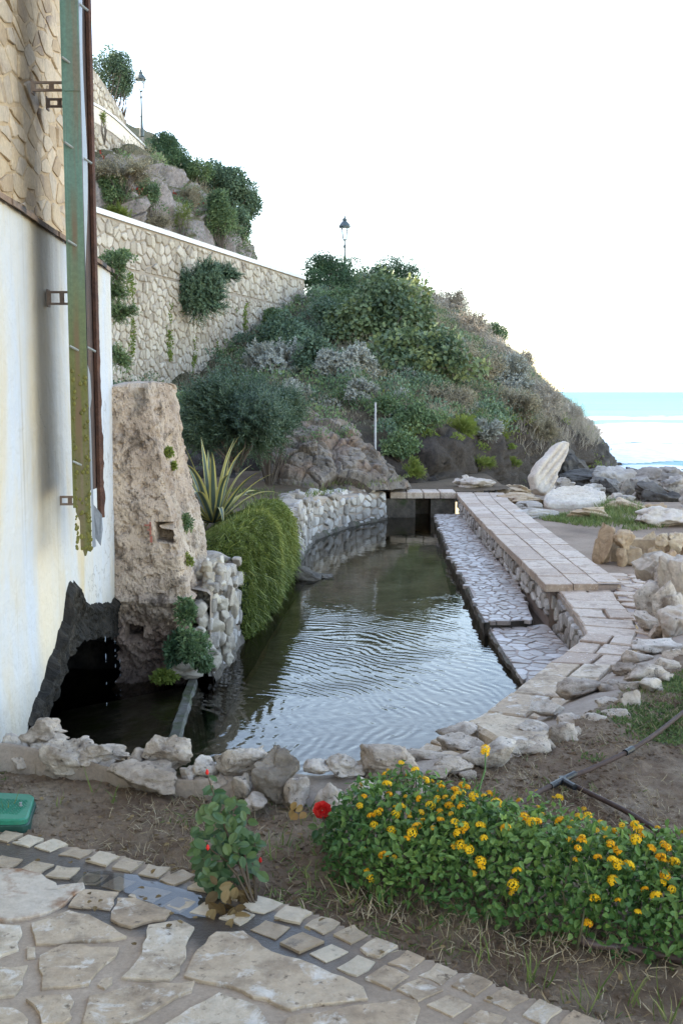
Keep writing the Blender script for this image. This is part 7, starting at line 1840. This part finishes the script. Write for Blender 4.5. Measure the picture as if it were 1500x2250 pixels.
P = poly_points([p[:2] for p in gs], 9000, r_, zbed, lambda P: np.clip(-.1 + 2.4 * fbm(P * 2.6 + 3, 3), 0, 1))
n = len(P); A = norm(rdir(n, r_) + np.array([0, 0, .8])); V, F, k = scatter(T_QUAD, P, A, norm(rdir(n, r_) * .6 + [0, -.3, 1]), .026 * r_.uniform(.5, 1.2, n), .011, r_)
tag(npmesh('clover_patches', V, F, leafmat('clover', [(.06, .095, .03), (.11, .16, .05), (.18, .22, .08)], .6, .3, .3, 6), tone=np.repeat(r_.random(n), k)), kind='stuff')
# longer blades along the front of the lantana
tp = [(0.308,2.983,0.000), (0.333,3.036,0.000), (0.485,2.908,0.000), (0.505,2.836,0.000), (0.520,2.848,0.000), (0.528,2.790,0.000), (0.399,2.933,0.000), (0.834,2.660,0.000), (0.817,2.640,0.000), (0.757,2.724,0.000), (0.666,2.746,0.000), (0.636,2.692,-0.000), (0.114,3.263,0.000), (0.141,3.233,0.000), (0.014,3.278,0.000), (0.691,2.966,0.200), (-1.264,4.003,0.000), (-1.097,4.095,0.000), (-0.894,4.142,0.000), (-0.294,3.561,0.000), (-0.253,3.634,0.000), (-0.211,3.749,0.000), (-0.732,4.240,0.000), (-1.006,4.240,0.000)]
pts = [(p[0] + r_.normal() * .012, p[1] + r_.normal() * .012, p[2] - .01) for p in tp for _ in range(4)]
blades('long_grass', pts, G_grass, .11, .005, 73, .6)
# dry litter under the lantana
gs = [(-0.043,3.263,0.000), (0.203,3.090,0.000), (0.476,2.933,0.000), (0.755,2.860,0.000), (0.953,2.813,0.000), (1.006,3.062,0.000), (0.494,3.233,0.000), (0.045,3.456,0.000)]
P = poly_points([p[:2] for p in gs], 650, r_, lambda x, y: zbed(x, y) + .015)
blades('dry_litter', P, G_straw, .06, .0028, 74, 2.2)
# fallen leaves on bed and paving
gs = [(-1.404,4.343,0.000), (-0.087,4.003,0.000), (0.714,2.958,0.000), (0.875,2.640,0.000), (0.300,2.724,0.000), (-0.353,3.233,0.000), (-0.584,2.958,0.000), (-1.161,3.561,0.000)]
P = poly_points([p[:2] for p in gs], 90, r_, lambda x, y: 0 * x + .012); n = len(P)
V, F, k = scatter(T_OVATE, P, norm(rdir(n, r_) * [1, 1, .15]), norm(rdir(n, r_) * .3 + [0, 0, 1]), .030 * r_.uniform(.5, 1.2, n), .018, r_)
tag(npmesh('fallen_leaves', V, F, M_wither, tone=np.repeat(r_.random(n), k)), kind='stuff')
# clods and crumbs
P = poly_points(bedp, 26000, r_, zbed, lambda P: vis_(P) * np.clip(.45 + 1.6 * fbm(P * 1.3 + 4, 3), 0, 1)); V0, F0 = ICO[1]; n = len(P)
s = r_.uniform(.003, .011, n) * r_.choice([.7, 1, 1.5], n, p=[.6, .32, .08]); dist_ = 1 + .35 * r_.normal(size=(n, len(V0)))
V = P[:, None] + V0[None] * s[:, None, None] * dist_[..., None] * [1.2, 1.2, .75]; F = (F0[None] + (np.arange(n) * len(V0))[:, None, None]).reshape(-1, 3)
tag(npmesh('soil_clods', V.reshape(-1, 3), F, M_soil), kind='stuff')

# ---------------------------------------------------------------- watering hose with its joint, loose pipe, valve box
M_hose = mat('dark_hose', [(.045, .026, .02), (.085, .052, .042)], 8, 0, .75, .2, 50, .002, .25)
def smooth_path(pts, n): return [tuple(p) for p in catmull(np.array(pts), n)]
hose = thing('watering_hose', (0.914,4.375,0.000), 'brown watering hose forking at a black joint on the soil behind the lantana', 'hose')
for pts in ([(1.939,5.605,0.030), (1.680,5.236,0.030), (1.445,4.883,0.035), (1.260,4.654,0.030), (1.056,4.461,0.020), (0.903,4.320,0.020)],
            [(0.903,4.320,0.020), (0.759,4.136,0.030), (0.608,3.903,0.040), (0.489,3.759,0.030)],
            [(0.903,4.320,0.020), (0.987,4.158,0.020), (1.075,3.945,0.030), (1.140,3.759,0.030), (1.214,3.584,0.030)]):
    mb = MB(); mb.tube(smooth_path(pts, 40), .0105, 9); mb.build('tube', M_hose, hose, True)
M_black = mat('black_plastic', [(.012, .012, .013), (.025, .025, .026)], 10, 0, .45, .2)
j = Vector((0.903,4.320,0.020)); mb = MB()
for q in ((0.966,4.381,0.025), (0.836,4.234,0.025), (0.933,4.224,0.025)): mb.tube([j, Vector(q)], [.0145, .013], 10)
mb.tube([j - Vector((0, 0, .018)), j + Vector((0, 0, .014))], .0155, 10); mb.build('joint', M_black, hose)
q0, q1 = Vector((1.237,4.627,0.031)), Vector((1.283,4.682,0.031)); mb = MB(); mb.tube([q0, q1], .0145, 10); mb.build('collar', M_black, hose)
mb = MB(); mb.tube(smooth_path([(0.688,3.019,0.020), (0.722,2.997,0.015), (0.811,2.982,0.012), (0.892,2.946,0.012), (1.003,2.891,0.012)], 24), .0125, 10)
tag(mb.build('loose_pipe', mat('brown_pipe', [(.075, .042, .034), (.13, .085, .075)], 9, 0, .4, .2, 50, .002, .5), smooth=True), 'reddish brown pipe lying on the soil in front of the lantana', 'pipe')

vb = thing('valve_box', (-1.267,3.958,0.000), 'green plastic valve box cover with a diamond tread sunk in the soil beside the paving', 'valve box')
M_green = mat('green_plastic', [(.008, .16, .095), (.014, .21, .125)], 4, 0, .45, .15, 80, .002, .4, stain=((.05, .13, .08), 5, .58, .72))
TZ = .035; c1, c2, c3, c4 = (Vector(q) for q in ((-1.196,4.123,0.035), (-1.156,3.872,0.035), (-1.541,3.872,0.035), (-1.623,4.182,0.035)))
cn = [c2, c1, c4, c3]
def rounded(cs, rd, k=5):
    out = []
    for i in range(4):
        p, a, b_ = cs[i], cs[i - 1], cs[(i + 1) % 4]; u = (a - p).normalized() * rd; v = (b_ - p).normalized() * rd
        for t in range(k + 1):
            f = t / k; out.append(p + u * (1 - f) ** 2 + v * f ** 2)
    return out
def lid(mb, ring, z0, z1, bev):
    n = len(ring); c = sum(ring, Vector()) / n
    V = [Vector((p.x, p.y, z0)) for p in ring] + [Vector((p.x, p.y, z1 - bev)) for p in ring] + [Vector((c.x + (p.x - c.x) * (1 - bev / .2), c.y + (p.y - c.y) * (1 - bev / .2), z1)) for p in ring]
    mb.add(V, [(k * n + i, k * n + (i + 1) % n, (k + 1) * n + (i + 1) % n, (k + 1) * n + i) for k in (0, 1) for i in range(n)] + [tuple(range(2 * n, 3 * n))])
rg_ = rounded(cn, .035); cc = sum(rg_, Vector()) / len(rg_)
if area([(p.x, p.y) for p in rg_]) < 0: rg_ = rg_[::-1]
mb = MB(); lid(mb, rg_, TZ - .022, TZ, .006); cover_ = mb.build('cover', M_green, vb)
mb = MB(); lid(mb, [cc + (p - cc) * 1.03 for p in rg_], -.06, TZ - .023, .004); mb.build('box_body', mat('dark_green_plastic', [(.012, .05, .035), (.02, .07, .05)], 5, 0, .5, .2), vb)
U_ = (c1 - c4).normalized(); V_ = Vector((-U_.y, U_.x, 0)); mb = MB()
for i in range(-14, 15):
    for k in range(-9, 10):
        q = cc + U_ * (i * .0125 + (k % 2) * .00625) + V_ * (k * .0075)
        pp = [(p.x, p.y) for p in [cc + (p - cc) * .90 for p in rg_]]
        if not np_poly_mask(np.array([q.x]), np.array([q.y]), pp)[0]: continue
        a = .0052; b2 = .0018; s_ = 1 if (i + k) % 2 else -1
        mb.box((q.x, q.y, TZ + .0008), (a * 1.8, b2, .002), ((U_ + V_ * .6 * s_).normalized(), (V_ - U_ * .6 * s_).normalized(), Vector((0, 0, 1))))
tag(mb.build('tread', M_green, cover_), kind='stuff')
bx = Vector((-1.216,3.998,0.036)); mb = MB(); mb.lathe(bx, [(.007, 0), (.007, .003), (.004, .004), (.004, .010), (.006, .011), (.006, .014)], 6); mb.build('screw', M_bolt, vb)

# ---------------------------------------------------------------- water dripping from the broken edge
m, nt, b = _base('drip_water'); b.inputs['Base Color'].default_value = (.8, .86, .92, 1); b.inputs['Roughness'].default_value = .05; b.inputs['Transmission Weight'].default_value = .6; b.inputs['IOR'].default_value = 1.33
drip = thing('water_drip', (-1.5, 7.3, -.65), 'thin strings of water drops falling from the broken plaster edge into the dark basin', 'dripping water')
dr = random.Random(2)
for px_, y_, zt_ in (((-1.679,7.405,-0.103), 0, .0), ((-1.698,7.805,-0.212), .04, .0), ((-1.707,8.011,-0.504), .02, -.1)):
    mb = MB(); V0, F0 = ICO[1]; z = px_[2] - zt_
    while z > -.64:
        s = dr.uniform(.0015, .0032); h_ = dr.uniform(2, 9)
        mb.add([(px_[0] + .05 + dr.gauss(0, .006) * 0 + v[0] * s, px_[1] + v[1] * s, z + v[2] * s * h_) for v in V0], [tuple(f) for f in F0]); z -= dr.uniform(.03, .16)
    mb.build('drops', m, drip, True)
